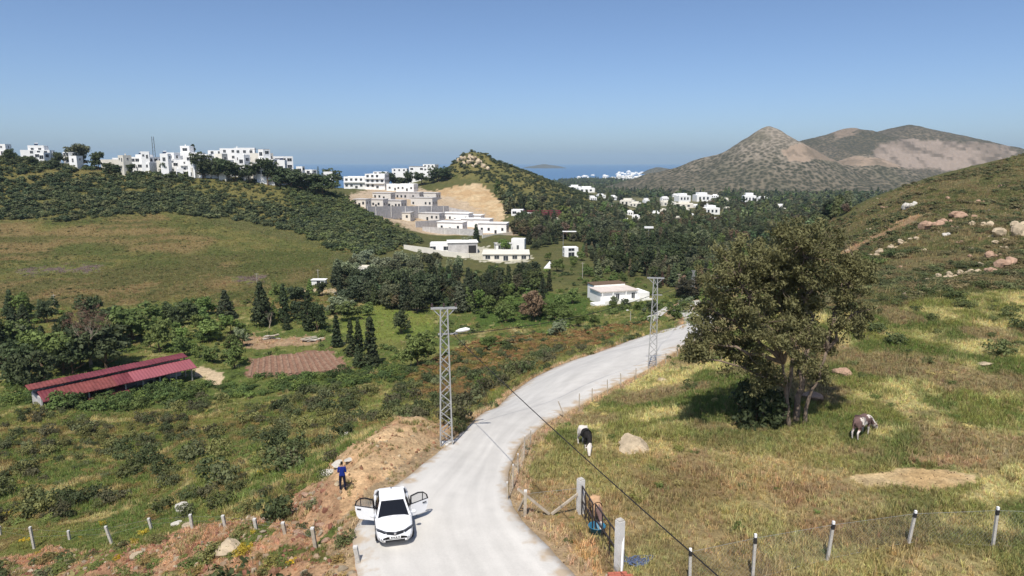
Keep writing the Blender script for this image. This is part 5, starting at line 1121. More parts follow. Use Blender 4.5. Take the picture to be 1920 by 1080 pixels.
# ---- red-roofed barn
ba = at(88, 764); bb = at(362, 712); zb = max(ba.z, bb.z) - .3
ax_ = Vector((bb.x - ba.x, bb.y - ba.y, 0)); BL = ax_.length; ang = math.atan2(ax_.y, ax_.x)
bo = thing('barn', (ba.x, ba.y, zb), 'long open cattle barn with a dark red sheet roof', 'barn', rz=ang)
W1, EH = 1.9, 1.9
def slope(x0, x1, ya, za, yb, zb_, name, mat):
    mb = MB(); n = max(2, int((x1 - x0) / .45)); t = .05
    for i in range(n):                       # ribbed sheet
        xa, xb = x0 + (x1 - x0) * i / n, x0 + (x1 - x0) * (i + 1) / n; xm = (xa + xb) / 2
        mb.add([(xa, ya, za), (xm, ya, za + t), (xb, ya, za), (xb, yb, zb_), (xm, yb, zb_ + t), (xa, yb, zb_)], [(0, 1, 4, 5), (1, 2, 3, 4)])
        mb.add([(xa, ya, za - .06), (xb, ya, za - .06), (xb, yb, zb_ - .06), (xa, yb, zb_ - .06)], [(3, 2, 1, 0)])
    return mb.build(name, mat, bo)
half = BL * .52; ns_ = 9
for i in range(ns_):
    xa, xb = -.6 + (BL + 1.1) * i / ns_, -.6 + (BL + 1.1) * (i + 1) / ns_ - .02; ua, ub = -1.6 + (BL + 1.8) * i / ns_, -1.6 + (BL + 1.8) * (i + 1) / ns_ - .02; dz = br_.uniform(-.03, .03)
    slope(xa, xb, -1.0, EH - .35 + dz, W1, EH + .75 + dz, 'roof_sheet', M['roof_red2' if (xa + xb) / 2 > half else br_.choice(('roof_red', 'roof_red', 'roof_red3'))])
    m_r = M[br_.choice(('roof_red', 'roof_red', 'roof_red3'))]
    slope(ua, ub, W1 - .3, EH + 1.2 + dz, W1 + 1.8, EH + 1.55 + dz, 'roof_sheet', m_r); slope(ua, ub, W1 + 1.8, EH + 1.55 + dz, W1 + 3.2, EH + .9 + dz, 'roof_sheet', m_r)
for i in range(9):
    x_ = .3 + i * (BL - .6) / 8
    MB().box(x_ - .1, x_ + .1, -.5, -.3, -1.5, EH - .3).build('post', M['galv'], bo); MB().box(x_ - .1, x_ + .1, W1 + .2, W1 + .4, -1.5, EH + 1.0).build('post', M['galv'], bo)
MB().box(-.4, BL, W1 + 2.8, W1 + 3.0, -1.5, EH + .5).box(-.6, -.4, .2, W1 + 3.0, -1.5, EH).build('wall', M['grey_wall'], bo)
MB().box(.2, BL - .4, W1 + .45, W1 + .6, EH + .95, EH + 1.28).build('ridge_gap_shade', M['dark'], bo)  # solid dark strip painted in as the shade between the roof tiers
lo = thing('lean_to', at(205, 752), 'low red lean-to roof in front of the barn', 'lean-to', rz=ang)
MB().add([(-3, -1.2, .9), (3, -1.2, .9), (3, 1.6, 1.7), (-3, 1.6, 1.7), (-3, -1.2, .8), (3, -1.2, .8), (3, 1.6, 1.6), (-3, 1.6, 1.6)], [(0, 1, 2, 3), (7, 6, 5, 4), (0, 4, 5, 1), (1, 5, 6, 2), (2, 6, 7, 3), (3, 7, 4, 0)]).build('roof', M['roof_red'], lo)
for s_ in (-2.8, 2.8): MB().box(s_ - .06, s_ + .06, -1.0, -.88, -1, .85).build('post', M['wood'], lo); MB().box(s_ - .06, s_ + .06, 1.3, 1.42, -1, 1.55).build('post', M['wood'], lo)
# ---- ploughed plot: raised beds
pc = [at(462, 706), at(470, 674), at(620, 657), at(655, 694)]
po = thing('ploughed_plot', pc[0], 'red-brown ploughed plot with straight beds beside the cypress row', 'field plot')
nb = 15
for i in range(nb):
    t0, t1 = (i + .1) / nb, (i + .78) / nb; mb = MB()
    A0, A1 = pc[0].lerp(pc[3], t0), pc[0].lerp(pc[3], t1); B0, B1 = pc[1].lerp(pc[2], t0), pc[1].lerp(pc[2], t1)
    K = 10; vs = []
    for k in range(K + 1):
        a = A0.lerp(B0, k / K); c = A1.lerp(B1, k / K); m_ = (a + c) / 2
        jz = br_.uniform(-.05, .05)
        for q, h_ in ((a, -.1), (a.lerp(c, .25), .12 + jz), (a.lerp(c, .7), .13 - jz), (c, -.1)):
            vs.append((q.x - pc[0].x, q.y - pc[0].y, float(ground(q.x, q.y)) + h_ - pc[0].z))
    fs = [(k * 4 + j, k * 4 + j + 1, k * 4 + j + 5, k * 4 + j + 4) for k in range(K) for j in range(3)]
    mb.add(vs, fs).build('bed', M['soil'], po)

# ================================================================== distant land
def mountain(name, peaks, x0, x1, y0, y1, nx, ny, label, colf, base=-62, rough=.12, seed=3, bench=None):
    X, Y_ = np.meshgrid(np.linspace(x0, x1, nx), np.linspace(y0, y1, ny)); Z = np.full(X.shape, float(base))
    wx = X + (fbm(X / 160, Y_ / 160, seed, 4) - .5) * 90; wy = Y_ + (fbm(X / 160, Y_ / 160, seed + 2, 4) - .5) * 90
    for (cx, cy, rx, ry, h, pw) in peaks:
        d = np.hypot((wx - cx) / rx, (wy - cy) / ry)
        Z = np.maximum(Z, base + (h - base) * np.clip(1 - d, 0, 1) ** pw)
    if len(peaks) > 1:
        kk = np.array([1, 2, 3, 2, 1.]); kk /= kk.sum()
        for _ in range(3):
            Z = sum(kk[i] * np.pad(Z, ((2, 2), (0, 0)), mode='edge')[i:i + Z.shape[0]] for i in range(5)); Z = sum(kk[i] * np.pad(Z, ((0, 0), (2, 2)), mode='edge')[:, i:i + Z.shape[1]] for i in range(5))
    hgt = np.clip((Z - base) / 60, 0, 1)
    Z = Z + hgt * ((fbm(X / 70, Y_ / 70, seed + 5, 5) - .5) * 16 + (fbm(X / 12, Y_ / 12, seed + 7, 3) - .5) * 3) * rough * 6
    if bench is not None:
        px_, py_, _ = proj(X, Y_, Z); bm2 = inpoly(px_, py_, bench); Z = np.where(bm2, np.floor(Z / 9) * 9 + 3, Z)
    Z = np.where(Z < base + .5, base - 8, Z)
    AL = []; Cc = colf(X, Y_, Z, AL)
    ii = np.arange(nx * ny).reshape(ny, nx); Q = np.stack([ii[:-1, :-1], ii[:-1, 1:], ii[1:, 1:], ii[1:, :-1]], -1).reshape(-1, 4)
    me = mesh_np(name, np.stack([X, Y_, Z], -1).reshape(-1, 3), Q, [M['scrubrock']], True, {'Col': ('FLOAT_COLOR', 'POINT', np.concatenate([Cc, AL[0][..., None] if AL else np.ones(X.shape + (1,))], -1).reshape(-1, 4))})
    tag(link(name, me), label, kind='structure'); return X, Y_, Z
def dist_pt(px, py, Y): q = unproj(px, py, Y); return q.x, q.y, q.z
def col_cone(X, Y_, Z, AL):
    m_ = fbm(X / 70, Y_ / 70, 6, 4)[..., None]; n = fbm(X / 11, Y_ / 11, 4, 3)[..., None]
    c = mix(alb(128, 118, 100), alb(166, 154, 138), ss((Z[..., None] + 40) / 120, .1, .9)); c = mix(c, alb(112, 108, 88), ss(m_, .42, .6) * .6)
    px, py, _ = proj(X, Y_, Z); j = (fbm(X / 25, Y_ / 25, 2, 4) - .5) * 16
    qr = inpoly(px + j, py + j, [(1462, 278), (1500, 268), (1540, 282), (1600, 292), (1660, 298), (1700, 312), (1600, 312), (1545, 300), (1480, 304)])
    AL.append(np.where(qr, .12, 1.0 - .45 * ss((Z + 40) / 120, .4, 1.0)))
    q_ = mix(alb(170, 150, 130), alb(146, 130, 112), ss(m_, .4, .6)); q_ = mix(q_, alb(120, 108, 92), ss(n, .55, .68) * .6)
    return np.where(qr[..., None], q_, c)
def col_quarry(X, Y_, Z, AL):
    n = fbm(X / 22, Y_ / 60, 4, 3)[..., None]; m_ = fbm(X / 90, Y_ / 90, 6, 4)[..., None]
    c = mix(alb(126, 114, 96), alb(108, 100, 82), ss(m_, .4, .6))
    px, py, _ = proj(X, Y_, Z); j = (fbm(X / 40, Y_ / 40, 2, 4) - .5) * 16
    qr = inpoly(px + j, py + j, [(1640, 268), (1690, 262), (1760, 262), (1830, 266), (1905, 278), (1900, 300), (1800, 318), (1700, 318), (1640, 300)])
    q2 = inpoly(px + j, py + j, [(1560, 245), (1600, 236), (1620, 238), (1600, 252), (1570, 262)])
    AL.append(np.where(qr, .1, np.where(q2, .35, .9)))
    c = np.where(q2[..., None], alb(150, 132, 114), c)
    return np.where(qr[..., None], mix(mix(alb(164, 148, 134), alb(140, 126, 112), ss(m_, .38, .58)), alb(108, 98, 86), ss(n, .5, .66) * .8), c)
cx, cy, cz = dist_pt(1436, 236, 1500)
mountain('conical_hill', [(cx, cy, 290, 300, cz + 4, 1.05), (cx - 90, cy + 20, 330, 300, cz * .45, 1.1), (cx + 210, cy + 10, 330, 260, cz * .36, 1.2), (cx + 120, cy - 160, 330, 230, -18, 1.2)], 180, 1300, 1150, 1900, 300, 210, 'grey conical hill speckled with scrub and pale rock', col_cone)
p1 = dist_pt(1600, 236, 2200); p2 = dist_pt(1712, 231, 2250); p3 = dist_pt(1850, 272, 2150)
mountain('quarry_mountain', [(p1[0], p1[1], 620, 560, p1[2], 1.0), (p2[0], p2[1], 620, 600, p2[2] + 2, .95), ((p1[0] + p2[0]) / 2, p2[1], 560, 500, p1[2] - 12, .9), (p3[0], p3[1] + 60, 700, 500, p3[2] + 6, .95), (p3[0] + 260, p3[1] + 100, 700, 500, p3[2] - 20, 1)], 400, 2900, 1650, 2950, 330, 190, 'broad far mountain scarred by a pale quarry', col_quarry, seed=6, bench=[(1640, 268), (1690, 262), (1760, 262), (1830, 266), (1905, 278), (1900, 300), (1800, 318), (1700, 318), (1640, 300)])
def col_isl(X, Y_, Z, AL): return mix(alb(140, 122, 98), alb(110, 106, 84), fbm(X / 60, Y_ / 60, 3, 3)[..., None])
q = dist_pt(1236, 318, 4600); mountain('headland', [(q[0], q[1], 120, 160, -14, .55), (q[0] + 130, q[1] - 60, 190, 150, -24, .7)], q[0] - 300, q[0] + 600, q[1] - 300, q[1] + 300, 120, 60, 'low brown headland reaching into the sea', col_isl, seed=1)
q = dist_pt(1018, 312, 9000); mountain('island', [(q[0], q[1], 260, 300, -6, .7), (q[0] + 90, q[1], 200, 300, -16, .8)], q[0] - 700, q[0] + 700, q[1] - 500, q[1] + 500, 120, 60, 'faint low island on the horizon', col_isl, seed=2)
# ================================================================== rocks
S = .89                                    # metres to scene units for things of known size
def rock_mesh(name, seed, mat, sub=3, rough=.35, flat=.7):
    bm = bmesh.new(); bmesh.ops.create_icosphere(bm, subdivisions=sub, radius=1); r = np.random.default_rng(seed)
    pl = rand_unit(16, r); off = r.uniform(.5, .92, 16)
    for v_ in bm.verts:
        n = v_.co.normalized(); k = 1.0
        for a, d in zip(pl, off):
            c = n.x * a[0] + n.y * a[1] + n.z * a[2]
            if c * k > d: k = d / c
        k *= 1 + rough * (float(fbm(n.x * 2.1 + seed, n.y * 2.1 + n.z * 1.7, seed, 3)) - .5)
        v_.co = n * k; v_.co.z *= flat
    me = bpy.data.meshes.new(name); bm.to_mesh(me); bm.free(); me.materials.append(mat); return me
def crag_mesh(name, seed, mat):
    bm = bmesh.new(); r = random.Random(seed)
    for k in range(6):
        bb = bmesh.ops.create_icosphere(bm, subdivisions=2, radius=1)['verts']; c = Vector((r.uniform(-.75, .75), r.uniform(-.5, .5), r.uniform(-.3, .25))); s_ = r.uniform(.28, .6)
        pl = [Vector((r.gauss(0, 1), r.gauss(0, 1), r.gauss(0, 1))).normalized() for _ in range(12)]; of = [r.uniform(.5, .85) for _ in range(12)]
        for v_ in bb:
            n = v_.co.normalized(); q_ = 1.0
            for a, d in zip(pl, of):
                cc = n.dot(a)
                if cc * q_ > d: q_ = d / cc
            v_.co = n * q_ * s_ * (1 + r.uniform(-.05, .05)) * 1.0 + c
    me = bpy.data.meshes.new(name); bm.to_mesh(me); bm.free(); me.materials.append(mat); return me
ROCKS = {m: [rock_mesh('rock_%s_%d' % (m, i), 10 + i + len(m), M[m]) for i in range(4)] for m in ('rock', 'rock_pink', 'rock_pale')}
CRAGS = {m: [crag_mesh('crag_%s_%d' % (m, i), 70 + i + len(m), M[m]) for i in range(4)] for m in ('rock', 'rock_pink', 'rock_pale')}
def rock(px, py, wpx, label, mat='rock', hs=.75, group=None, sx=1.0, name='boulder', crag=False):
    q = at(px, py); d = q.y * cP + (CZ - q.z) * sP; s_ = wpx * d / F / 2
    o = link(name, br_.choice((CRAGS if crag else ROCKS)[mat])); o.location = q + Vector((0, s_ * .3, s_ * .18)); o.scale = (s_ * sx, s_ * .85, s_ * hs); o.rotation_euler = (br_.uniform(-.2, .2), br_.uniform(-.2, .2), br_.uniform(-.5, .5))
    return tag(o, label, 'rock', group)
rock(648, 822, 29, 'single white boulder in the scrub left of the spoil heap', 'rock_pale', .7)
rock(1186, 846, 68, 'large rounded beige boulder beside the black and white cow', 'rock', .95)
rock(345, 972, 46, 'pale leaning boulder behind the left fence posts', 'rock_pale', .9)
rock(330, 1000, 24, 'small pale stone below the leaning boulder', 'rock_pale', .7)
rock(425, 1068, 62, 'rounded grey-white boulder at the bottom picture edge', 'rock', .9)
rock(258, 1058, 30, 'beige stone on the broken bank at the lower left', 'rock', .7)
rock(355, 1010, 26, 'jagged beige stone among the fence posts', 'rock', .8)
for px, py, w, l in ((618, 902, 40, 'pale slab of broken rock left of the standing person'), (634, 892, 34, 'white rock slab behind the standing person'), (655, 884, 28, 'grey-white rock slab right of the standing person')): rock(px, py, w, l, 'rock_pale', .4)
for px, py, w, l in ((545, 972, 26, 'tan rock lying above the last fence posts'), (600, 998, 20, 'tan rock below the spoil heap edge'), (575, 955, 24, 'reddish rock on the spoil heap foot'), (560, 1010, 24, 'beige rock by the leaning post'), (533, 1000, 20, 'brown stone beside the leaning post'), (610, 1030, 22, 'red-brown rock at the road corner')): rock(px, py, w, l, 'rock_pink', .75)
rock(1240, 714, 20, 'tan stone in the grass beside the far road verge', 'rock', .7)
rock(1583, 704, 40, 'red-brown rock beside the big eucalyptus', 'rock_pink', 1.1)
rock(1528, 752, 60, 'low reddish rock slab in the shade of the big eucalyptus', 'rock_pink', .5)
rock(1850, 685, 34, 'flat grey stone in the far grass of the field', 'rock', .35)
HG = 'granite outcrops on the right-hand hillside'
for i, (px, py, w, m, hs, l) in enumerate(((1709, 389, 26, 'rock_pale', .9, 'lone pale boulder at the top of the hillside path'), (1900, 445, 58, 'rock', 1.0, 'largest tan granite outcrop at the right picture edge'), (1880, 458, 30, 'rock', .8, 'granite block under the largest outcrop'), (1912, 425, 30, 'rock', .9, 'granite block above the largest outcrop'),
    (1752, 428, 44, 'rock_pink', .7, 'pinkish outcrop below the hillside path'), (1775, 420, 24, 'rock_pink', .8, 'small pink block right of the pinkish outcrop'), (1812, 408, 44, 'rock_pink', .5, 'flat pink ledge high on the hillside'), (1830, 423, 22, 'rock', .8, 'pale block below the pink ledge'), (1848, 424, 24, 'rock', .8, 'rounded pale block near the pink ledge'),
    (1866, 484, 30, 'rock_pink', .8, 'grey boulder alone under the largest outcrop'), (1890, 500, 50, 'rock_pink', .7, 'broad pink outcrop low at the right edge'), (1870, 512, 34, 'rock_pink', .6, 'pink ledge below the broad outcrop'), (1885, 467, 16, 'rock', .7, 'small tan stone between the right outcrops'),
    (1748, 528, 22, 'rock', .8, 'first block of the lower granite ridge'), (1766, 522, 26, 'rock', .8, 'second block of the lower granite ridge'), (1786, 518, 24, 'rock', .8, 'middle block of the lower granite ridge'), (1806, 514, 22, 'rock', .8, 'fourth block of the lower granite ridge'), (1826, 512, 24, 'rock', .7, 'last block of the lower granite ridge'), (1842, 498, 18, 'rock', .9, 'upright pale block over the lower granite ridge'),
    (1750, 551, 14, 'rock_pale', .8, 'small white stone at the field edge under the granite ridge'), (1775, 442, 16, 'rock_pale', .7, 'small white block in the green scrub'), (1655, 472, 26, 'rock', .6, 'pale ledge right of the tree crown'), (1676, 466, 24, 'rock', .6, 'second pale ledge right of the tree crown'), (1694, 456, 24, 'rock', .6, 'third pale ledge climbing from the tree crown'),
    (1638, 482, 22, 'rock', .6, 'lowest pale ledge right of the tree crown'), (1715, 450, 20, 'rock', .6, 'top pale ledge under the hillside path'))):
    rock(px, py, w * 1.15, l, m, hs * 1.1, HG, crag=True, name='rock_outcrop')
KG = 'rocks crowning the knoll'
for i, (px, py, w) in enumerate(((866, 299, 16), (877, 296, 18), (889, 300, 18), (897, 306, 16), (880, 305, 16), (904, 312, 14), (870, 306, 14), (912, 318, 12), (890, 312, 14))):
    q = at(px, py); s_ = w * q.y / F / 2; o = link('boulder', br_.choice(CRAGS['rock'])); o.location = q + Vector((0, 0, s_ * .2)); o.scale = (s_ * 1.2, s_ * 1.2, s_ * 1.3); o.rotation_euler = (br_.uniform(-.5, .5), br_.uniform(-.5, .5), br_.uniform(0, 6))
    tag(o, 'big tan rock of the pile crowning the knoll', 'rock', KG)
for i, (px, py, w) in enumerate(((1660, 390, 14), (1630, 430, 12), (1730, 470, 14), (1690, 500, 10), (1800, 455, 12), (1840, 380, 16), (1880, 350, 14), (1780, 372, 12), (1905, 390, 16), (1720, 560, 12), (1900, 535, 14), (1665, 520, 10), (1590, 470, 10), (1750, 500, 12), (1820, 480, 12), (1860, 445, 14))):
    rock(px, py, w, 'small granite crag on the hillside, ' + near_lab(px, py), br_.choice(('rock', 'rock_pink')), .8, HG, crag=True, name='rock_outcrop')
# loose stones
rr_ = np.random.default_rng(33)
STN = proto_coll('stone', [rock_mesh('stone_%d' % i, 40 + i, M['leaf'], 1, .4, .7) for i in range(4)])
def stones(w, n, s0, s1, cols, label):
    q, k = sample(w, n, rr_); s_ = s0 + (s1 - s0) * rr_.random(n) ** 3
    t = np.array([alb(*cols[i], 1.0) for i in rr_.integers(0, len(cols), n)]) * rr_.uniform(.75, 1.2, (n, 1))
    scatter('rubble', STN, np.c_[q, ground(q[:, 0], q[:, 1])], np.c_[rr_.uniform(0, 6, (n, 3))], np.c_[s_, s_, s_ * rr_.uniform(.6, 1.0, n)], rr_.integers(0, 4, n), t, label)
edge = ((droad < 1.2) & ~rin & (GY < 110) & WIDE).astype(float)
ER = [(222, 190, 148), (206, 166, 128), (196, 146, 114), (226, 204, 168), (190, 158, 122)]
stones((m_mound & WIDE & ~rin).astype(float), 1100, .03, .22, ER, 'loose stones and clods on the spoil heap')
stones((m_bank & WIDE & ~rin).astype(float), 2400, .03, .30, [(206, 178, 146), (186, 140, 112), (170, 118, 96), (214, 196, 168)], 'broken stones over the bank by the left fence')
stones(HRW * ss(fbm(GX / 20, GY / 20, 11, 3), .5, .62), 1600, .1, .55, [(196, 176, 146), (176, 148, 124), (160, 146, 122)], 'scattered stones on the rocky hillside')
stones(edge, 1500, .02, .16, [(206, 192, 168), (180, 160, 132)], 'stones along the edges of the road')
stones((zm['bare_right'] | zm['gate_dirt']) & WIDE, 260, .02, .08, [(120, 98, 72), (196, 172, 134)], 'small stones and droppings on the bare ground')

# ================================================================== power line
def pylon(q, h, wb, wt, label, rz, lamp=True, levels=15, simple=False, r_=.045):
    o = thing('lattice_pylon', q, label, 'pylon', 'power line pylons', rz)
    def cr(k, t): a = (wb + (wt - wb) * t) / 2; sx, sy = ((-1, -1), (1, -1), (1, 1), (-1, 1))[k]; return Vector((sx * a, sy * a, h * t))
    for k in range(4): MB().bar(cr(k, -.03), cr(k, 1), r_ * 1.7).build('leg', M['galv'], o)
    for i in range(levels):
        t0, t1 = i / levels, (i + 1) / levels
        for k in range(4):
            a, b_ = cr(k, t0), cr((k + 1) % 4, t1)
            if (i + k) % 2: a, b_ = cr((k + 1) % 4, t0), cr(k, t1)
            MB().bar(a, b_, r_).build('brace', M['galv'], o)
    aw = 1.65 * h / 10.0 * .55
    MB().box(-aw, aw, -.07, .07, h - .02, h + .1).build('crossarm', M['galv'], o)
    for s_ in (-1, 1): MB().bar((s_ * wt / 2, 0, h * .945), (s_ * aw * .82, 0, h - .02), .05).build('strut', M['galv'], o)
    for x_ in (-aw * .9, 0, aw * .9): MB().tube([(x_, 0, h + .1), (x_, 0, h + .2), (x_, 0, h + .24), (x_, 0, h + .30), (x_, 0, h + .34)], [.03, .07, .045, .07, .03], 8).build('insulator', M['insul'], o)
    zb_ = h * .82
    MB().box(-wt * .9, wt * 1.9, -.04, .04, zb_ - .04, zb_ + .04).build('bracket', M['galv'], o)
    if lamp:
        MB().tube([(wt * 1.2, -.05, zb_), (wt * 1.6, -.1, zb_ + .12), (wt * 1.9, -.16, zb_ + .2)], .03, 6).build('lamp_arm', M['galv'], o)
        lx = wt * 1.9; mb = MB()
        mb.tube([(lx - .1, -.12, zb_ + .17), (lx + .15, -.2, zb_ + .24), (lx + .5, -.32, zb_ + .33), (lx + .72, -.4, zb_ + .36)], [.06, .12, .13, .05], 8); mb.build('lamp_head', M['white'], o, smooth=True)
    return o, h, zb_
q1 = at(837, 834); h1 = (CZ - q1.y * T(579)) - q1.z
py1, H1, zb1 = pylon(q1, h1, .74, .42, 'tall galvanised lattice pylon with a street lamp at the road edge', .12)
q2 = at(1223, 689); h2 = (CZ - q2.y * T(522)) - q2.z
py2, H2, zb2 = pylon(q2, h2, .78, .34, 'slim lattice pylon on the far right road edge', -.2, lamp=False, levels=12)
q3 = at(1298, 560); h3 = (CZ - q3.y * T(508)) - q3.z
pylon(q3, h3, .8, .4, 'distant lattice pylon where the road disappears', .3, lamp=False, levels=9)
for i in range(4):        # concrete footing
    pass
MB().box(-.55, .55, -.55, .55, -.4, .04).build('footing', M['concrete'], py1)
def cable(name, a, b_, sag, r_, label, n=24):
    a = Vector(a); b_ = Vector(b_); pts = []
    for i in range(n + 1):
        t = i / n; q = a.lerp(b_, t); q.z -= sag * 4 * t * (1 - t); pts.append(tuple(q))
    o = link(name, MB().tube(pts, r_, 6).mesh(name, M['cable'])); return tag(o, label, 'cable', 'power cables')
A1 = q1 + Vector((.55, -.05, zb1)); B1 = q2 + Vector((-.2, 0, zb2))
cable('power_cable', A1, B1, .55, .022, 'dark cable running from the lamp pylon to the slim far pylon')
e_ = unproj(1375, 1084, 15.5); dirv = (e_ - A1); cable('power_cable', A1, A1 + dirv * 1.45, .35, .02, 'black cable crossing the field corner towards the lower right')
cable('power_cable', B1 + Vector((.3, 0, 0)), q3 + Vector((0, 0, h3 * .82)), .6, .022, 'dark cable leading from the slim pylon to the distant one')
def pole(px, pb, pt, label, mat='post', lamp=False, r_=.09):
    q = at(px, pb); h = (CZ - q.y * T(pt)) - q.z; o = thing('lamp_post' if lamp else 'utility_pole', q, label, 'lamp post' if lamp else 'pole')
    MB().tube([(0, 0, -.4), (0, 0, h)], [r_, r_ * .7], 8).build('pole', M[mat], o)
    if lamp:
        MB().tube([(0, 0, h - .1), (-.3, -.1, h + .2), (-.6, -.2, h + .3)], .035, 6).build('arm', M['galv'], o); MB().tube([(-.5, -.18, h + .28), (-.75, -.25, h + .33), (-1.05, -.32, h + .33)], [.06, .12, .05], 8).build('lamp_head', M['white'], o)
    else: MB().box(-.6, .6, -.05, .05, h - .3, h - .2).build('crossarm', M['wood'], o)
pole(771, 686, 660, 'small lamp post on the slope beside the lone tree', 'galv', True, .07)
pole(1182, 606, 584, 'small lamp post below the white farmhouse', 'post', True, .08)
pole(1272, 545, 513, 'bare grey utility pole left of the distant pylon', 'wood')
pole(1092, 522, 492, 'grey utility pole in the green plots', 'post')
pole(597, 530, 505, 'white utility pole beside the small lean-to shed', 'post')
pole(103, 575, 552, 'pale utility pole on the meadow edge behind the bare tree', 'post')
pole(484, 560, 512, 'thin pole at the foot of the meadow', 'post', r_=.07)

# ================================================================== fences
def post_px(px, pb, pt, pxt, label, name='fence_post', mat='post', w=.13, tip=False, group=None):
    q = at(px, pb); d = q.y * cP + (CZ - q.z) * sP
    h = (CZ - q.y * T(pt)) - q.z; dx = (pxt - px) * d / F; o = thing(name, q, label, 'post', group)
    if tip:
        MB().bar((0, 0, -.3), (dx * .82, 0, h * .82), w).build('post', M[mat], o); MB().bar((dx * .82, 0, h * .82), (dx * .95, 0, h * .95), w * 1.12).build('clamp', M['dark'], o); MB().bar((dx * .95, 0, h * .95), (dx, 0, h + .04), w * .9).build('tip', M['white'], o)
    else:
        MB().bar((0, 0, -.3), (dx, 0, h), w).build('post', M[mat], o); MB().box(dx - w * .52, dx + w * .52, -w * .52, w * .52, h - .02, h + .05).build('cap', M['concrete'], o)
    return o, q, Vector((q.x + dx, q.y, q.z + h))
def net(name, tops, bots, label, parent=None, sp=.16, r_=.0011):
    mb = MB()
    for (t0, t1), (b0, b1) in zip(zip(tops[:-1], tops[1:]), zip(bots[:-1], bots[1:])):
        L_ = (b1 - b0).length; hh = (t0 - b0).length; n = max(2, int(L_ / sp)); k_ = hh / L_
        def P_(s_, v_): return b0.lerp(b1, s_).lerp(t0.lerp(t1, s_), v_)
        for i in range(-int(n * k_) - 1, n + 1):
            for sgn in (1, -1):
                sa, sb = i / n, i / n + k_
                if sgn < 0: va, vb = 1.0, 0.0
                else: va, vb = 0.0, 1.0
                ca, cb = max(sa, 0), min(sb, 1)
                if cb - ca < .01: continue
                f0, f1 = (ca - sa) / (sb - sa), (cb - sa) / (sb - sa)
                mb.bar(P_(ca, va + (vb - va) * f0), P_(cb, va + (vb - va) * f1), r_ * 2)
        mb.bar(t0, t1, .008); mb.bar(b0, b1, .008)
    o = link(name, mb.mesh(name, M['galv'])); tag(o, label, 'fence'); return o
names = ['at the left picture edge', 'second from the left edge', 'third from the left edge', 'fourth from the left edge', 'below the pale leaning boulder', 'sixth from the left edge', 'seventh from the left edge', 'before the dark bush', 'nearest the tan rock', 'beside the red-brown rocks']
lp = [(2, 1008, 988, 2), (65, 1030, 989, 62), (132, 1020, 996, 131), (213, 1030, 988, 203), (287, 1004, 973, 282), (364, 1014, 966, 361), (426, 1009, 968, 421), (484, 1014, 974, 480), (538, 1022, 981, 533), (594, 1034, 991, 588)]
lt, lb = [], []
for (px, pb, pt, pxt), nm in zip(lp, names):
    o, b0, t0 = post_px(px, pb, pt, pxt, 'weathered concrete fence post on the broken bank, ' + nm, group='left fence posts', mat='wood' if px > 520 else 'post', w=.14); lt.append(t0); lb.append(b0)
post_px(676, 1066, 1026, 668, 'crooked concrete post at the road corner by the car', group='left fence posts', w=.16)
mb = MB()
for zf in (.92, .55):
    for i in range(len(lt) - 1): mb.bar(lb[i].lerp(lt[i], zf), lb[i + 1].lerp(lt[i + 1], zf), .005)
tag(link('wire_fence', mb.mesh('wire_fence', M['galv'])), 'thin wires strung along the left row of fence posts', 'fence')
rp = [(1293, 1100, 1030, 1291), (1411, 1085, 1003, 1411), (1551, 1046, 979, 1557), (1702, 1021, 959, 1710), (1861, 1026, 952, 1861)]
names = ['beside the brick pile', 'second from the gate', 'third from the gate', 'fourth from the gate', 'at the right picture side']
rt, rb = [], []
for (px, pb, pt, pxt), nm in zip(rp, names):
    o, b0, t0 = post_px(px, pb, pt, pxt, 'slim white fence post with a black clamp, ' + nm, tip=True, w=.10, group='right fence posts'); rt.append(t0); rb.append(b0)
ex = (rb[-1] - rb[-2]); rb.append(rb[-1] + ex); rt.append(rt[-1] + ex)
net('chain_link_fence', [b0.lerp(t0, .93) for b0, t0 in zip(rb, rt)], [b0 + Vector((0, 0, .05)) for b0 in rb], 'chain-link netting across the lower right field edge')
# fence beside the road
fp = [(952, 942, 905, 951), (962, 915, 872, 962), (972, 890, 852, 971), (982, 862, 818, 984), (995, 838, 806, 995), (1062, 782, 752, 1046), (1086, 765, 738, 1086), (1110, 752, 728, 1110), (1140, 738, 712, 1138), (1165, 726, 700, 1163), (1192, 712, 690, 1192), (1248, 682, 662, 1248), (1270, 670, 650, 1270)]
ft, fb = [], []
for i, (px, pb, pt, pxt) in enumerate(fp):
    o, b0, t0 = post_px(px, pb, pt, pxt, 'thin dark fence post along the right road edge, %s' % (['closest to the gate', 'second from the gate corner', 'third from the gate corner', 'at the road bend', 'just past the road bend', 'leaning far over the road', 'after the leaning post', 'third beyond the bend', 'fourth beyond the bend', 'fifth beyond the bend', 'beside the slim pylon', 'past the slim pylon', 'where the tree hides the road'][i]), w=.07, mat='wood', group='road fence posts'); ft.append(t0); fb.append(b0)
net('chain_link_fence', [b0.lerp(t0, .9) for b0, t0 in zip(fb[:5], ft[:5])], [b0 + Vector((0, 0, .05)) for b0 in fb[:5]], 'chain-link netting along the right road edge', sp=.2)
